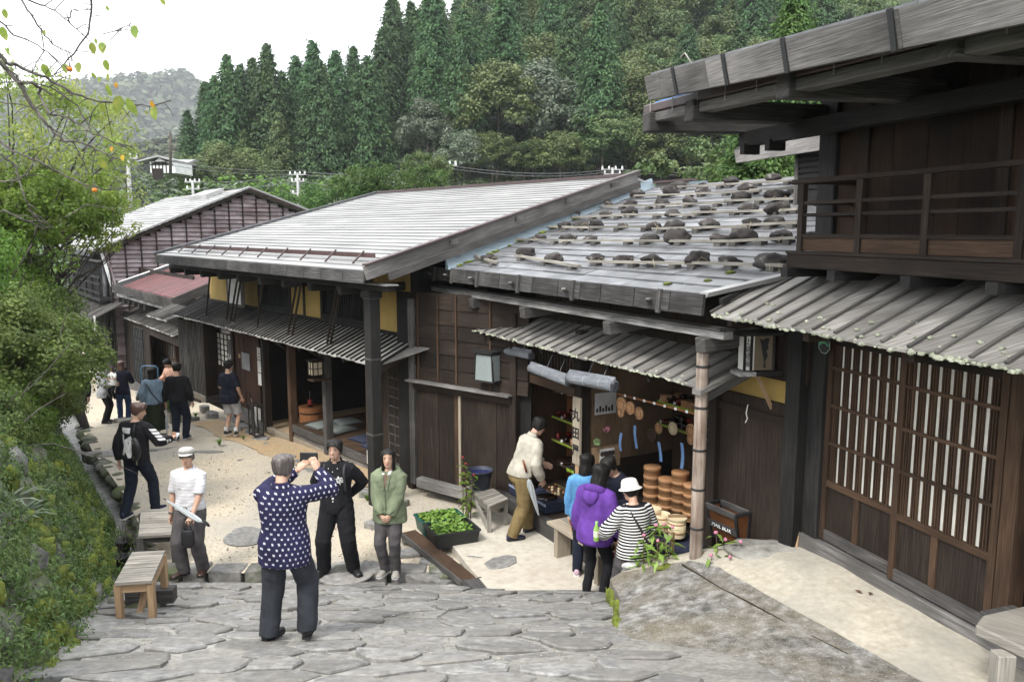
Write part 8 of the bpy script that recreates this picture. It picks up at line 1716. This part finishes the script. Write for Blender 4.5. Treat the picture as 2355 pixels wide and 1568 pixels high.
def fpos(px, py, Y=None, z=None, zf=None):
    """standing place seen at a picture point"""
    if z is not None: p = atZ(px, py, z); return V((p.x, p.y, z))
    z = 0
    for _ in range(12): p = atZ(px, py, z); z = zf(p.x, p.y)
    return V((p.x, p.y, z))
BLKS = flat('black_shoe', (.012, .012, .013), .4); BRNS = flat('brown_shoe', (.04, .018, .012), .35); GRYS = flat('grey_shoe', (.3, .28, .25), .8); BLKSOLE = flat('black_sole', (.02, .02, .02), .8); NAVYS = flat('navy_shoe', (.015, .02, .045), .7)
BLKC = cloth('black_cloth', (.011, .011, .013)); NAVY = cloth('navy_cloth', (.012, .014, .026)); CHAR = cloth('charcoal_cloth', (.032, .035, .042)); TAUPE = cloth('taupe_cloth', (.085, .078, .08)); DENIMD = cloth('dark_denim', (.012, .016, .028)); OLIVEJ = cloth('sage_green_cloth', (.17, .2, .125)); KHAKI = cloth('khaki_cloth', (.2, .145, .065))
BEIGE = cloth('beige_cloth', (.43, .4, .33)); PURP = cloth('purple_cloth', (.12, .045, .27)); DENIMB = cloth('pale_denim', (.2, .27, .34)); SKIRTG = cloth('dark_green_cloth', (.018, .024, .012)); LGREY = cloth('light_grey_cloth', (.42, .42, .43)); PEACH = cloth('peach_cloth', (.55, .33, .25)); BLUEC = cloth('light_blue_cloth', (.1, .27, .5)); WHITEC = cloth('white_cloth', (.7, .69, .67))
KAS = cloth('splash_pattern_cloth', (.018, .016, .05), kasuri((.5, .5, .55))); STRP = cloth('black_white_stripe', (.012, .012, .016), stripes((.7, .69, .66), .031, .42, .012)); POLO = cloth('striped_white_polo', (.66, .65, .66), stripes((.36, .34, .38), .042, .12, .01), amt=.06)
LEATH = flat('black_leather', (.014, .014, .014), .4); BUCK = flat('buckle', (.55, .5, .4), .3, metal=1); STEEL = flat('steel', (.5, .5, .5), .3, metal=1)
gzf = lambda x, y: gz(x, y)+.012; rzf = lambda x, y: rz(x, y)+.03
def mid(a, b): return (a+b)/2
# 1 the photographer
p = fpos(662, 1466, zf=rzf)
A = person('person in a navy and white patterned shirt seen from behind, holding up a phone camera', p, 1.5, -4, feet=((-.17, -.02), (.175, .02)), wrists=((.03, .34, 1.47), (.225, .3, 1.49)), poles=((-1, .1, -.55), (1, -.1, -.5)), head=(-8, 8), top=KAS, bottom=CHAR, hairm=HAIRG, hair='short', shoes=(BLKS, BLKSOLE), loose=.045, hem=.72, leg_fit=.036, fat=1.1, hdir=((.55, .2, .6), (-.35, .15, .8)), hnrm=((.5, .6, 0), (-.6, .5, 0)), curl=(.7, .8), footdir=(-20, -8), collar=(KAS, .03), fz=(-.02, .01))
ph = world(A, (.125*.88, .39*.88, 1.585*.88)); MB().box(-.075, .075, -.006, .006, -.04, .04).build('phone', BLK_MET, None, bevel=.004); o = bpy.context.scene.objects['phone']; o.location = ph; o.rotation_euler = (0, 0, RAD(-4)); tag(o, 'black phone held up by the person in the patterned shirt', 'phone')
MB().box(-.11, -.02, -.118, -.105, 1.02, 1.03).build('pocket_line', KAS, A['P'])
# 2 the man in the flat cap
p = fpos(447, 1318, z=.02)
A = person('elderly man in a white flat cap and striped polo shirt holding a pale umbrella', p, 1.62, 174, feet=((-.1, -.06), (.11, .05)), wrists=((-.12, .2, .86), (.255, .03, .8)), poles=((-1, -.6, .2), (.8, -1, 0)), head=(12, -2), top=POLO, bottom=TAUPE, hairm=HAIRG, hair='bald', hat=True, shoes=(BRNS, BLKSOLE), sleeve='short', hem=.9, loose=.035, leg_fit=.03, hdir=((.1, .75, -.4), None), hnrm=((0, -.2, -1), None), curl=(1.1, .4), collar=(POLO, .04), footdir=(12, 30), vox=.01)
s = A['s']; hp, tp = A['hp'], A['tp']
hat = MB(); r = [(.062, .094, .114, .01), (.085, .096, .118, .012), (.11, .09, .115, .016), (.13, .065, .085, .012), (.136, .02, .03, .01)]
hat.add(*loft([(hp(0, yo, z), A['HM'] @ V((1, 0, 0)), A['HM'] @ V((0, 1, .12)), rx*s, ry*s) for z, rx, ry, yo in r], 20))
FCAP = cloth('cream_cap_cloth', (.58, .57, .53)); ho = hat.build('cap', FCAP, A['P'], True)
m = MB(); vs = [];
for i in range(11):
    a = lerp(-1.15, 1.15, i/10); vs += [hp(sin(a)*.088, cos(a)*.1+.006, .07), hp(sin(a)*.1, cos(a)*.16, .052), hp(sin(a)*.1, cos(a)*.16, .046), hp(sin(a)*.088, cos(a)*.1, .06)]
m.add(vs, [(4*i+j, 4*i+(j+1) % 4, 4*i+4+(j+1) % 4, 4*i+4+j) for i in range(10) for j in range(4)]).build('cap_peak', FCAP, ho, True)
MB().add(*loft([(tp(0, 0, z), V((1, 0, 0)), V((0, 1, 0)), .182*s, .128*s) for z in (.93, .965)], 20)).build('belt', LEATH, A['P']); MB().box(-.025*s, .025*s, .128*s, .142*s, .93*s, .965*s).build('belt_buckle', BUCK, A['P'])
W = A['J'][1][2]; MB().lathe(W+V((0, 0, .02)), [(.034, 0), (.034, .02)], 12, (A['J'][1][2]-A['J'][1][1])).build('wrist_watch', STEEL, A['P'])
decal(A, 'pocket', [((.035, 1.2), (.1, 1.2), (.1, 1.21), (.035, 1.21))], LGREY, (V((0, 0, 0)), V((s, 0, 0)), V((0, 0, s)), V((0, -1, 0))))
def umbrella(label, top, tip, r, m, handle='hook', hm=None, group=None, canopy=.62):
    """furled umbrella from its handle (top) to the tip"""
    top, tip = V(top), V(tip); t = thing('umbrella', label, 'umbrella', top, 0, group); d = tip-top; L = d.length; u = d.normalized(); x = u.orthogonal().normalized()
    a, b = d*(1-canopy), d*.94; n = 14; vs = []; pr = [(0, .25), (.05, .7), (.2, 1), (.5, .85), (.8, .5), (1, .18)]; y_ = u.cross(x)
    for q, w_ in pr:
        for k in range(n): an = 2*pi*k/n+q*1.2; rr = r*w_*(1 if k % 2 else .72); vs.append(a.lerp(b, q)+(x*cos(an)+y_*sin(an))*rr)
    MB().add(vs, [(i*n+k, i*n+(k+1) % n, (i+1)*n+(k+1) % n, (i+1)*n+k) for i in range(len(pr)-1) for k in range(n)]).build('canopy', m, t)
    tube(t, 'shaft', STEEL, [V((0, 0, 0)), d], .0055, 6); tube(t, 'tip', BLK_MET, [d*.93, d], .007, 6)
    hm = hm or BLK_MET
    if handle == 'hook':
        sd = V((-.7, 0, .7)); sd = (sd-u*sd.dot(u)).normalized(); pts = [d*.1, V((0, 0, 0))]+[u*-.045*sin(k*pi/6)+sd*.045*(1-cos(k*pi/6)) for k in range(1, 8)]; tube(t, 'handle', hm, pts, .011, 8)
    else: tube(t, 'handle', hm, [d*.2, V((0, 0, 0))], [.016, .013], 8)
    return t
CLEAR = mat('translucent_plastic', [(.55, .58, .6), (.66, .69, .7)], (20, 20, 20), rough=.25, bump=.2, rnd=0, big=None, transl=.5)
h = world(A, V(A['J'][0][2])+V((0, .09, -.03)))
hk_ = atY(478, 1208, h.y-.16); tp_ = atY(376, 1146, h.y+.3); umbrella('white umbrella with a black hook handle held level by the man in the cap', hk_, tp_, .035, CLEAR, canopy=.86)
bagm = flat('black_bag', (.013, .013, .015), .6)
def pouch(label, c, w_, d_, h_, m, strap_top=None, rz_=0, name='bag'):
    t = thing(name, label, 'bag', c, rz_); r = [(V((0, 0, 0)), V((1, 0, 0)), V((0, 1, 0)), w_*.42, d_*.4), (V((0, 0, -h_*.25)), V((1, 0, 0)), V((0, 1, 0)), w_*.5, d_*.5), (V((0, 0, -h_*.75)), V((1, 0, 0)), V((0, 1, 0)), w_*.52, d_*.55), (V((0, 0, -h_)), V((1, 0, 0)), V((0, 1, 0)), w_*.42, d_*.42)]
    me = remesh([loft(r, 16)], .012, 2, .006, 3); me.materials.append(m); link('bag_body', me, t)
    if strap_top is not None: q = V(strap_top)-V(c); tube(t, 'handle', m, [V((-w_*.25, 0, -.01)), q+V((-.02, 0, 0)), q+V((.02, 0, 0)), V((w_*.25, 0, -.01))], .006, 6)
    return t
c = h+V((.0, -.03, -.1)); pouch('small black drawstring bag hanging from the hand of the man in the cap', c, .16, .1, .22, bagm, h)
# 3 the man in the black polo
p = fpos(779, 1314, z=.03)
A = person('man in glasses and a black button shirt, smiling with hands behind his back', p, 1.71, 178, feet=((-.19, .0), (.17, .04)), wrists=((-.13, -.15, .95), (.13, -.16, .95)), poles=((-1, -.35, 0), (1, -.35, 0)), head=(-4, -2), top=BLKC, bottom=BLKC, hair='short', shoes=(BLKS, BLKSOLE), hem=.8, loose=.03, leg_fit=.034, footdir=(38, 22), collar=(BLKC, .045), fat=1.06, vox=.01)
s, hp, tp = A['s'], A['hp'], A['tp']
for k in range(5): q = tp(.0, .118+.03, 1.38-.055*k); 
fr = (V((0, 0, 0)), V((s, 0, 0)), V((0, 0, s)), V((0, -1, 0)))
decal(A, 'button', [[(.006*cos(a)+x, .006*sin(a)+z) for a in [i*pi/4 for i in range(8)]] for x, z in ((0, 1.34), (0, 1.28), (0, 1.22), (-.055, 1.375), (.055, 1.375))], WHITEC, fr, .004)
lg = [[(-.125+x, 1.255+z) for x, z in q] for q in ([(0, 0), (.012, .002), (.022, .02), (.036, .008), (.05, .036), (.062, .028), (.066, .012), (.09, .004), (.07, -.004), (.03, -.004)], [(-.012, -.012), (.018, -.01), (.016, -.026), (-.012, -.026)], [(.024, -.01), (.05, -.012), (.048, -.03), (.022, -.028)], [(.056, -.012), (.084, -.008), (.08, -.03), (.056, -.03)], [(-.004, -.034), (.03, -.032), (.026, -.05), (0, -.048)], [(.034, -.036), (.078, -.034), (.074, -.05), (.034, -.052)], [(.03, -.054), (.044, -.054), (.034, -.085)])]
decal(A, 'chest_emblem', lg, WHITEC, fr, .004, sub=.05)
for k in (-1, 1):
    pts = []
    for i in range(9):
        z = lerp(1.395, 1.08, i/8); q = tp(k*(.125+.02*(i/8)**2), .0, z); pts.append(V((q.x, (.02 if i == 0 else .135-.0*i)*s, q.z)))
    bv = BVHTree.FromPolygons([v.co for v in A['top'].data.vertices], [tuple(q.vertices) for q in A['top'].data.polygons]); pp = []
    for q in pts: hh = bv.ray_cast(V((q.x, .6, q.z)), V((0, -1, 0))); pp.append((hh[0] if hh[0] else q)+V((0, .006, 0)))
    tube(A['P'], 'backpack_strap', flat('strap_nylon', (.02, .022, .026), .6), [tp(k*.12, -.1, 1.4)]+pp, .018, 6)
MB().add(*loft([(tp(0, -.15, z), V((1, 0, 0)), V((0, 1, 0)), w_*s, .07*s) for z, w_ in ((.98, .1), (1.02, .13), (1.25, .14), (1.36, .12), (1.39, .08))], 14)).build('backpack', BLKC, A['P'], True)
decal(A, 'name_tag', [((-.012, 1.0), (.012, 1.0), (.012, 1.075), (-.012, 1.075))], WHITEC, fr, .01); decal(A, 'zip_pull', [((-.006, .965), (.006, .965), (.006, .985), (-.006, .985))], WHITEC, fr, .008)
tube(A['P'], 'lanyard', BLK_MET, [tp(.0, .15, 1.2), tp(0, .158, 1.08)], .003, 4)
def glasses(A, m):
    hp, s = A['hp'], A['s']; t = None
    g = MB()
    for k in (-1, 1):
        pts = [hp(k*.031+.021*cos(a), .098, .013+.0145*sin(a)) for a in [i*pi/6 for i in range(13)]]; g.tube(pts, .0012*s, 4, False); g.tube([hp(k*.052, .096, .018), hp(k*.074, .05, .016), hp(k*.079, -.005, .012)], .0012*s, 4)
    g.tube([hp(-.01, .1, .016), hp(.01, .1, .016)], .0012*s, 4); return g.build('glasses', m, A['P'])
glasses(A, DRKGREY)
tube(A['P'], 'smile', TEETH, [hp(-.016, .0955, -.061), hp(0, .1005, -.0635), hp(.016, .0955, -.061)], .0042*s, 5)
# 4 the woman in the green jacket
p = fpos(901, 1316, z=.03)
A = person('woman in a sage green hooded jacket with clasped hands, smiling', p, 1.6, 171, feet=((-.065, .02), (.075, .03)), wrists=((-.055, .2, .83), (.055, .2, .83)), poles=((-1, -.5, 0), (1, -.5, 0)), head=(10, 0), top=OLIVEJ, bottom=TAUPE, hair='long', shoes=(GRYS, SOLE), female=True, hem=.74, loose=.06, leg_fit=.018, footdir=(14, 14), hdir=((.75, .25, -.5), (-.75, .25, -.5)), hnrm=((.2, -.9, .1), (-.2, -.9, .1)), curl=(.6, .6), vox=.01, fat=.98)
s, hp, tp = A['s'], A['hp'], A['tp']; fr = (V((0, 0, 0)), V((s, 0, 0)), V((0, 0, s)), V((0, -1, 0)))
decal(A, 'brown_shirt', [((-.05, 1.41), (.05, 1.41), (.03, 1.3), (.0, 1.24), (-.03, 1.3))], cloth('brown_knit', (.16, .11, .08)), fr, .008)
decal(A, 'white_collar', [((-.06, 1.44), (-.03, 1.44), (-.02, 1.4), (-.055, 1.395)), ((.06, 1.44), (.03, 1.44), (.02, 1.4), (.055, 1.395))], WHITEC, fr, .014)
OLIVD = cloth('sage_seam', (.1, .12, .075)); decal(A, 'placket', [((-.012, .76), (.006, .76), (.014, 1.24), (.0, 1.25))], OLIVD, fr, .005); decal(A, 'pocket_flap', [((.075, .9), (.13, .93), (.128, .95), (.073, .92)), ((-.075, .9), (-.13, .93), (-.128, .95), (-.073, .92))], OLIVD, fr, .005)
hd = [(tp(sin(a)*.12, cos(a)*.085-.03, 1.405+.03*(-cos(a)))) for a in [lerp(.55, 2*pi-.55, i/16) for i in range(17)]]; MB().tube(hd, [.018+.02*sin(pi*i/16) for i in range(17)], 8).build('hood', OLIVEJ, A['P'], True)
decal(A, 'lapel', [((-.06, 1.4), (-.035, 1.41), (.0, 1.22), (-.03, 1.2)), ((.06, 1.4), (.035, 1.41), (.01, 1.22), (.04, 1.2))], OLIVEJ, fr, .016)
for k, (sh, el, W) in zip((-1, 1), A['J']): MB().lathe(W-(W-el).normalized()*.03, [(.04, 0), (.045, .014)], 12, (W-el)).build('cuff', flat('coral_cuff', (.5, .2, .16), .8), A['P'])
# 5 the man with the phone
p = fpos(318, 1187, z=.02)
A = person('young man in a black sweatshirt with a white back print, looking at his phone', p, 1.73, -14, feet=((-.12, -.14), (.1, .26)), wrists=((-.27, -.04, .84), (.36, .34, 1.1)), poles=((-.6, -1, 0), (.6, -.4, -1)), head=(-58, 12), lean=4, top=BLKC, bottom=DENIMD, hairm=HAIRBR, hair='short', shoes=(NAVYS, SOLE), loose=.045, hem=.86, leg_fit=.02, hdir=(None, (-.1, .8, .35)), hnrm=((1, 0, 0), (-.3, 0, 1)), curl=(.6, .9), collar=None, vox=.01)
s, tp = A['s'], A['tp']; M_ = A['M']; fr = (V((0, 0, 0)), V((s, 0, 0)), V((0, 0, s)), V((0, 1, 0)))
decal(A, 'back_print', [((-.13, 1.36), (.02, 1.36), (.02, 1.28), (-.13, 1.28)), ((-.14, 1.26), (-.1, 1.26), (-.1, 1.17), (-.06, 1.1), (.0, 1.2), (-.02, 1.21), (.03, 1.25), (.05, 1.19), (.03, 1.19), (-.03, 1.05), (.04, .93), (-.01, .92), (-.06, 1.0), (-.1, .95), (-.13, .96), (-.085, 1.06), (-.14, 1.15))], WHITEC, fr, .008)
sh, el, W = A['J'][1]; u = (el-sh).normalized(); vv_ = V((0, 0, 1)); vv_ = u.cross(V((1, 0, 0))).normalized()
decal(A, 'sleeve_stripes', [[(.06+.06*k, -.06), (.1+.06*k, -.06), (.04+.06*k, .05), (.0+.06*k, .05)] for k in range(4)], WHITEC, (sh, u, vv_, V((-1, 0, 0))), .008)
u2 = (W-el).normalized(); decal(A, 'cuff_print', [((.06, -.02), (.1, -.03), (.1, 0), (.06, .0)), ((.12, -.03), (.16, -.02), (.16, .01), (.13, .012)), ((.07, .01), (.11, .012), (.1, .03), (.075, .03))], WHITEC, (el, u2, u2.cross(V((1, 0, 0))).normalized(), V((-1, 0, 0))), .008)
c = world(A, tp(.09, -.19, 1.06)); q = thing('bag', 'black crescent sling bag on the back of the young man with the phone', 'bag', c, RAD(-14)); r = []
for i in range(9): t = i/8; a = lerp(-1.2, 1.1, t); r.append((V((.11*cos(a)-.03, -.01, .2*sin(a))), V((cos(a), 0, sin(a))), V((0, 1, 0)), .005+.075*sin(pi*t)**.7, .005+.045*sin(pi*t)**.6))
me = remesh([loft(r, 12)], .01, 2); me.materials.append(LEATH); link('bag_body', me, q); tube(q, 'strap', LEATH, [V((.02, -.0, .19)), V((.03, .02, .28)), V((.0, .1, .36)), V((-.05, .22, .32))], .011, 5); tube(q, 'zip', STEEL, [V((.085*cos(a), -.052, .17*sin(a))) for a in [lerp(-1, .9, i/8) for i in range(9)]], .002, 4)
h = world(A, W+V((0, .11, .02))); o = MB().box(-.035, .035, -.07, .07, -.004, .004).build('phone', STEEL, None, bevel=.003); o.location = h; o.rotation_euler = (RAD(35), 0, RAD(-14)); tag(o, 'silver phone in the hand of the man in the black sweatshirt', 'phone')
tube(A['P'], 'belt_tag', BUCK, [V((.115, -.1, .9))*s+A['hip']*0, V((.135, -.11, .9))*s, V((.135, -.112, .83))*s, V((.115, -.105, .83))*s, V((.115, -.1, .9))*s], .005, 5)
# 6, 7 the couple walking away
p = fpos(357, 1006, zf=gzf)
A = person('woman in a pale denim jacket and long dark green skirt, walking away', p, 1.6, 6, feet=((-.06, -.02), (.07, .03)), wrists=((-.26, .03, .86), (.27, .05, .84)), head=(0, 5), top=DENIMB, bottom=None, skirt=(SKIRTG, .22, .3), hair='long', shoes=(BLKS, SOLE), female=True, hem=.86, loose=.035, vox=.014)
s, tp = A['s'], A['tp']; tube(A['P'], 'bag_strap', LEATH, [tp(-.11, -.02, 1.42), tp(-.08, -.135, 1.32), tp(.03, -.155, 1.12), tp(.14, -.13, .95), tp(.2, -.06, .86)], .012, 5); MB().add(*loft([(tp(.22, -.03, z), V((.3, 1, 0)).normalized(), V((1, 0, 0)), .09*s, .035*s) for z in (.66, .7, .82, .86)], 10)).build('shoulder_bag', LEATH, A['P'], True); MB().box(-.14*s, .14*s, -.14*s, -.12*s, .84*s, .87*s).build('jacket_band', DENIMB, A['P'])
p = fpos(414, 1012, zf=gzf)
B = person('man in a black sweater and dark jeans walking away beside the woman in denim', p, 1.73, 0, feet=((-.075, -.05), (.085, .1)), wrists=((-.3, .05, .84), (.28, .06, .84)), head=(0, 3), top=BLKC, bottom=DENIMD, hair='short', shoes=(NAVYS, SOLE), hem=.86, loose=.035, leg_fit=.024, vox=.014)
q = world(B, (-.3, .08, .74)); umbrella('clear folded umbrella carried between the couple', q+V((0, 0, .08)), q+V((-.02, 0, -.72)), .03, CLEAR)
# 8 the peach shirt behind them
p = fpos(343, 975, zf=gzf); A = person('person in a peach shirt and grey cap half hidden behind the couple', p+V((0, 1.6, -.15)), 1.6, 150, wrists=((-.2, .3, 1.1), (.2, .3, 1.1)), head=(-30, 20), lean=10, top=PEACH, bottom=TAUPE, hair='bald', hat=True, shoes=(BRNS, SOLE), loose=.04, vox=.016); hp = A['hp']; s = A['s']
MB().add(*loft([(hp(0, 0, z), A['HM'] @ V((1, 0, 0)), A['HM'] @ V((0, 1, 0)), r_*s, r_*1.2*s) for z, r_ in ((.05, .088), (.09, .085), (.125, .05), (.13, .01))], 14)).build('cap', CHAR, A['P'], True)
# 9 the man in shorts
p = fpos(530, 1000, zf=lambda x, y: gz(x, y)+.07)
A = person('man in a navy T-shirt and pale grey shorts reading the notices, seen from behind', p, 1.7, -22, feet=((-.11, .0), (.12, .05)), wrists=((-.16, .22, 1.0), (.27, .1, .86)), head=(-18, 0), top=NAVY, bottom=LGREY, legs='shorts', hair='short', shoes=(BLKS, SOLE), sleeve='short', hem=.74, loose=.045, leg_fit=.03, vox=.013, footdir=(10, -35))
s, tp = A['s'], A['tp']
for hj, kn, Ak in A['LJ']: MB().add(*limbloft([Ak+V((0, 0, .1)), Ak+V((0, 0, -.01))], [.047, .05], 10)).build('sock', WHITEC, A['P'], True)
MB().add(*loft([(tp(.02, -.16, z), V((1, 0, 0)), V((0, 1, 0)), w_*s, .045*s) for z, w_ in ((.78, .1), (.81, .14), (.9, .15), (.95, .13))], 14)).build('waist_bag', NAVY, A['P'], True); tube(A['P'], 'bag_strap', NAVY, [tp(.13, -.14, .93), tp(.05, -.15, 1.15), tp(-.1, -.1, 1.38), tp(-.12, 0, 1.43)], .01, 5)
W = A['J'][1][2]; MB().lathe(W+V((0, 0, .03)), [(.033, 0), (.033, .02)], 10).build('wrist_watch', STEEL, A['P']); q = world(A, W+V((.0, .05, -.05))); umbrella('clear umbrella with black handle used as a stick by the man in shorts', q+V((.1, .15, .1)), V((q.x+.32, q.y+.0, gz(q.x, q.y)+.04)), .022, CLEAR)
# 10, 11 the women with the child, far left
p = fpos(243, 972, zf=gzf)
A = person('woman in a pale grey cardigan and black trousers, facing right with a child', p, 1.6, -70, wrists=((-.05, .3, 1.08), (.1, .3, 1.05)), head=(6, 4), top=LGREY, bottom=BLKC, hair='bob', shoes=(BLKS, BLKSOLE), female=True, hem=.72, loose=.055, vox=.015)
p2 = p+V((.32, .35, -.03)); B = person('person in a navy top and blue jeans standing beyond the woman in the cardigan', p2, 1.58, 20, wrists=((-.1, .28, 1.0), (.15, .3, 1.05)), head=(20, 10), top=NAVY, bottom=cloth('blue_denim', (.035, .06, .13)), hairm=HAIRBR, hair='long', shoes=(BLKS, BLKSOLE), female=True, vox=.016)
p3 = p+V((.33, -.02, .62)); person('small child in a white shirt and purple hood carried between the two women', p3, .85, 150, feet=((-.1, .12), (.1, .18)), wrists=((-.2, .3, 1.15), (.2, .3, 1.1)), top=WHITEC, bottom=BLKC, hair='bob', hairm=cloth('plum_hood', (.09, .03, .09)), loose=.05, vox=.012, sleeve='short')
# 12 the man behind the shrubs
p = fpos(196, 985, zf=gzf); person('man in a dark shirt half hidden behind the shrubs at the street bend', p, 1.68, 150, top=NAVY, bottom=TAUPE, hair='short', shoes=(BLKS, SOLE), vox=.016)
# 13 the man at the shop
p = fpos(1192, 1232, z=.125)
A = person('man in a beige jacket and khaki trousers bending into the shop', p, 1.7, -60, feet=((-.08, .2), (.09, -.16)), wrists=((-.1, .45, .95), (.26, .2, .84)), poles=((-1, -.4, -.3), (.5, -1, 0)), lean=24, head=(0, 14), top=BEIGE, bottom=KHAKI, hair='short', shoes=(NAVYS, BLKSOLE), hem=.88, loose=.045, leg_fit=.03, vox=.011, collar=(BEIGE, .04), curl=(.4, 1.1), hnrm=((1, 0, 0), (-1, 0, 0)))
s, tp = A['s'], A['tp']; MB().add(*loft([(tp(0, 0, z), V((1, 0, 0)), V((0, 1, 0)), .178*s, .127*s) for z in (.9, .935)], 18)).build('belt', BRNS, A['P'])
W = world(A, A['J'][1][2]); tip = atY(1241, 1192, W.y-.05); hd = atY(1203, 1058, W.y-.06); umbrella('clear umbrella with a brown wooden handle hanging beside the man in the beige jacket', hd, tip, .045, CLEAR, 'stick', flat('umbrella_wood', (.2, .045, .018), .4), canopy=.68)
# 14 the girl in purple, 15 the girl in blue
p = fpos(1363, 1384, z=.125)
A = person('girl in a purple hooded sweatshirt and black jeans, seen from behind', p, 1.6, -36, feet=((-.1, .0), (.11, .03)), wrists=((-.27, .06, .82), (.29, .1, .86)), head=(-26, 16), lean=5, top=PURP, bottom=BLKC, hair='verylong', shoes=(BLKS, SOLE), female=True, hem=.78, loose=.06, leg_fit=.006, vox=.011)
s, tp = A['s'], A['tp']; hd = [tp(sin(a)*.105, cos(a)*.085-.03, 1.4+.03*(-cos(a))) for a in [lerp(.6, 2*pi-.6, i/16) for i in range(17)]]
hb_ = MB(); hb_.tube(hd, [.02+.03*sin(pi*i/16) for i in range(17)], 10); hb_.add(*loft([(tp(0, -.115, 1.42), V((1, 0, 0)), V((0, 1, 0)), .08*s, .03*s), (tp(0, -.15, 1.36), V((1, 0, 0)), V((0, 1, 0)), .105*s, .05*s), (tp(0, -.155, 1.28), V((1, 0, 0)), V((0, 1, 0)), .08*s, .04*s), (tp(0, -.15, 1.23), V((1, 0, 0)), V((0, 1, 0)), .03*s, .02*s)], 12)); hb_.build('hood', PURP, A['P'], True)
MB().add(*loft([(tp(0, 0, z), V((1, 0, 0)), V((0, 1, 0)), r_*s, r_*.75*s) for z, r_ in ((.76, .215), (.77, .222), (.82, .222), (.83, .215))], 22)).build('waistband', PURP, A['P'], True)
for k in range(2):
    pts_ = A['LJ'][k]; Ak = pts_[2]
q = world(A, A['J'][1][2]+V((.02, .06, -.08))); umbrella('dark and white patterned umbrella held low by the girl in purple', q+V((0, 0, .04)), V((q.x+.06, q.y-.05, .15)), .05, mat('mesh_patterned_cloth', [(.02, .02, .02), (.5, .5, .47)], (26, 26, 26), rough=.8, bump=0, rnd=0, big=None, ramp=(.48, .52)), 'stick', canopy=.78)
p = fpos(1335, 1335, z=.125); A = person('girl in a light blue top standing beyond the girl in purple', p+V((.05, .12, 0)), 1.53, -20, wrists=((-.24, .06, .8), (.2, .2, .9)), head=(-20, 12), top=BLUEC, bottom=DENIMD, hair='long', shoes=(flat('pink_shoe', (.5, .35, .42), .7), SOLE), female=True, hem=.8, loose=.03, vox=.013)
# 16 the woman in the white hat
p = fpos(1457, 1424, z=.125)
A = person('woman in a white bucket hat and black and white striped top, with a shoulder bag', p, 1.53, 22, feet=((-.1, 0), (.1, .02)), wrists=((-.28, .28, .98), (.2, .2, .9)), poles=((-1, -.6, -.4), (1, -.7, 0)), head=(24, 10), lean=6, top=STRP, bottom=TAUPE, hair='short', hat=True, hairm=HAIRB, shoes=(BLKS, SOLE), female=True, hem=.8, loose=.055, leg_fit=.05, fat=1.05, vox=.011, hdir=((-.5, .6, .5), None), hnrm=((.6, .5, 0), None), curl=(.9, .5))
s, hp, tp = A['s'], A['hp'], A['tp']; HATW = cloth('white_hat_cloth', (.72, .7, .64), amt=.1)
r = [(.018, .13, .15), (.026, .128, .148), (.042, .1, .118), (.06, .094, .113), (.105, .086, .104), (.135, .074, .09), (.148, .05, .06), (.152, .01, .012)]
MB().add(*loft([(hp(0, -.002, z), A['HM'] @ V((1, 0, 0)), A['HM'] @ V((0, 1, 0)), rx*s, ry*s) for z, rx, ry in r], 24)).build('hat', HATW, A['P'], True); glasses(A, BLK_MET)
MB().add(*loft([(tp(0, 0, z), V((1, 0, 0)), V((0, 1, 0)), r_*s, r_*.78*s) for z, r_ in ((.7, .2), (.72, .21), (.8, .205))], 20)).build('undershirt', WHITEC, A['P'], True); MB().add(*loft([(tp(0, 0, z), V((1, 0, 0)), V((0, 1, 0)), r_*s, r_*.78*s) for z, r_ in ((.63, .19), (.65, .2), (.72, .195))], 20)).build('striped_hem', cloth('fine_stripe', (.03, .03, .034), stripes((.3, .3, .3), .014, .4)), A['P'], True)
tube(A['P'], 'bag_strap', flat('dark_strap', (.03, .022, .024), .7), [tp(-.1, .02, 1.43), tp(-.1, -.12, 1.36), tp(-.03, -.165, 1.2), tp(.07, -.17, 1.02), tp(.15, -.15, .88), tp(.19, -.12, .8)], .013, 5)
c = world(A, tp(.17, -.17, .84)); pouch('taupe canvas shoulder bag at the hip of the woman in the white hat', c, .26, .12, .27, cloth('taupe_canvas', (.2, .17, .13)), None, RAD(15))
q = world(A, A['J'][0][2]+V((-.04, .07, .05))); t = thing('drink_bottle', 'small green tea bottle in the hand of the woman in the white hat', 'bottle', q+V((0, 0, -.12))); MB().lathe((0, 0, 0), [(.03, 0), (.033, .01), (.033, .14), (.014, .185), (.014, .2)], 14).build('bottle', flat('tea_bottle', (.3, .5, .12), .2), t, True); MB().lathe((0, 0, .2), [(.016, 0), (.016, .02)], 12).build('cap', flat('green_cap', (.35, .6, .2), .4), t); MB().lathe((0, 0, .05), [(.0335, 0), (.0335, .07)], 14, cap=False).build('label', flat('pale_label', (.6, .68, .5), .5), t)
# 17 the shopkeeper, only the hands in the light
q = FB.loc(atY(1398, 1150, 9.35)); c = FB.W(q.x, q.y-.0, 0)
A = person('shopkeeper in dark clothes holding out a red lacquer box, in the shade of the shop', V((c.x+.42, c.y+.12, .36)), 1.6, 118, wrists=((-.1, .38, .78), (.05, .42, .74)), lean=26, head=(0, 10), hipz=.62, top=NAVY, bottom=NAVY, hair='short', shoes=(BLKS, BLKSOLE), feet=((-.1, .22), (.1, .25)), vox=.013, hnrm=((.4, 0, 1), (-.4, 0, 1)), curl=(.6, .6), hem=.6)
h = world(A, V((-.02, .52, .76))*A['s']); o = MB().box(-.07, .07, -.05, .05, -.03, .03).build('lacquer_box', flat('red_lacquer', (.16, .012, .01), .2), None, bevel=.008); o.location = h; o.rotation_euler = (0, 0, .5); tag(o, 'red lacquer box in the hands of the shopkeeper', 'box')
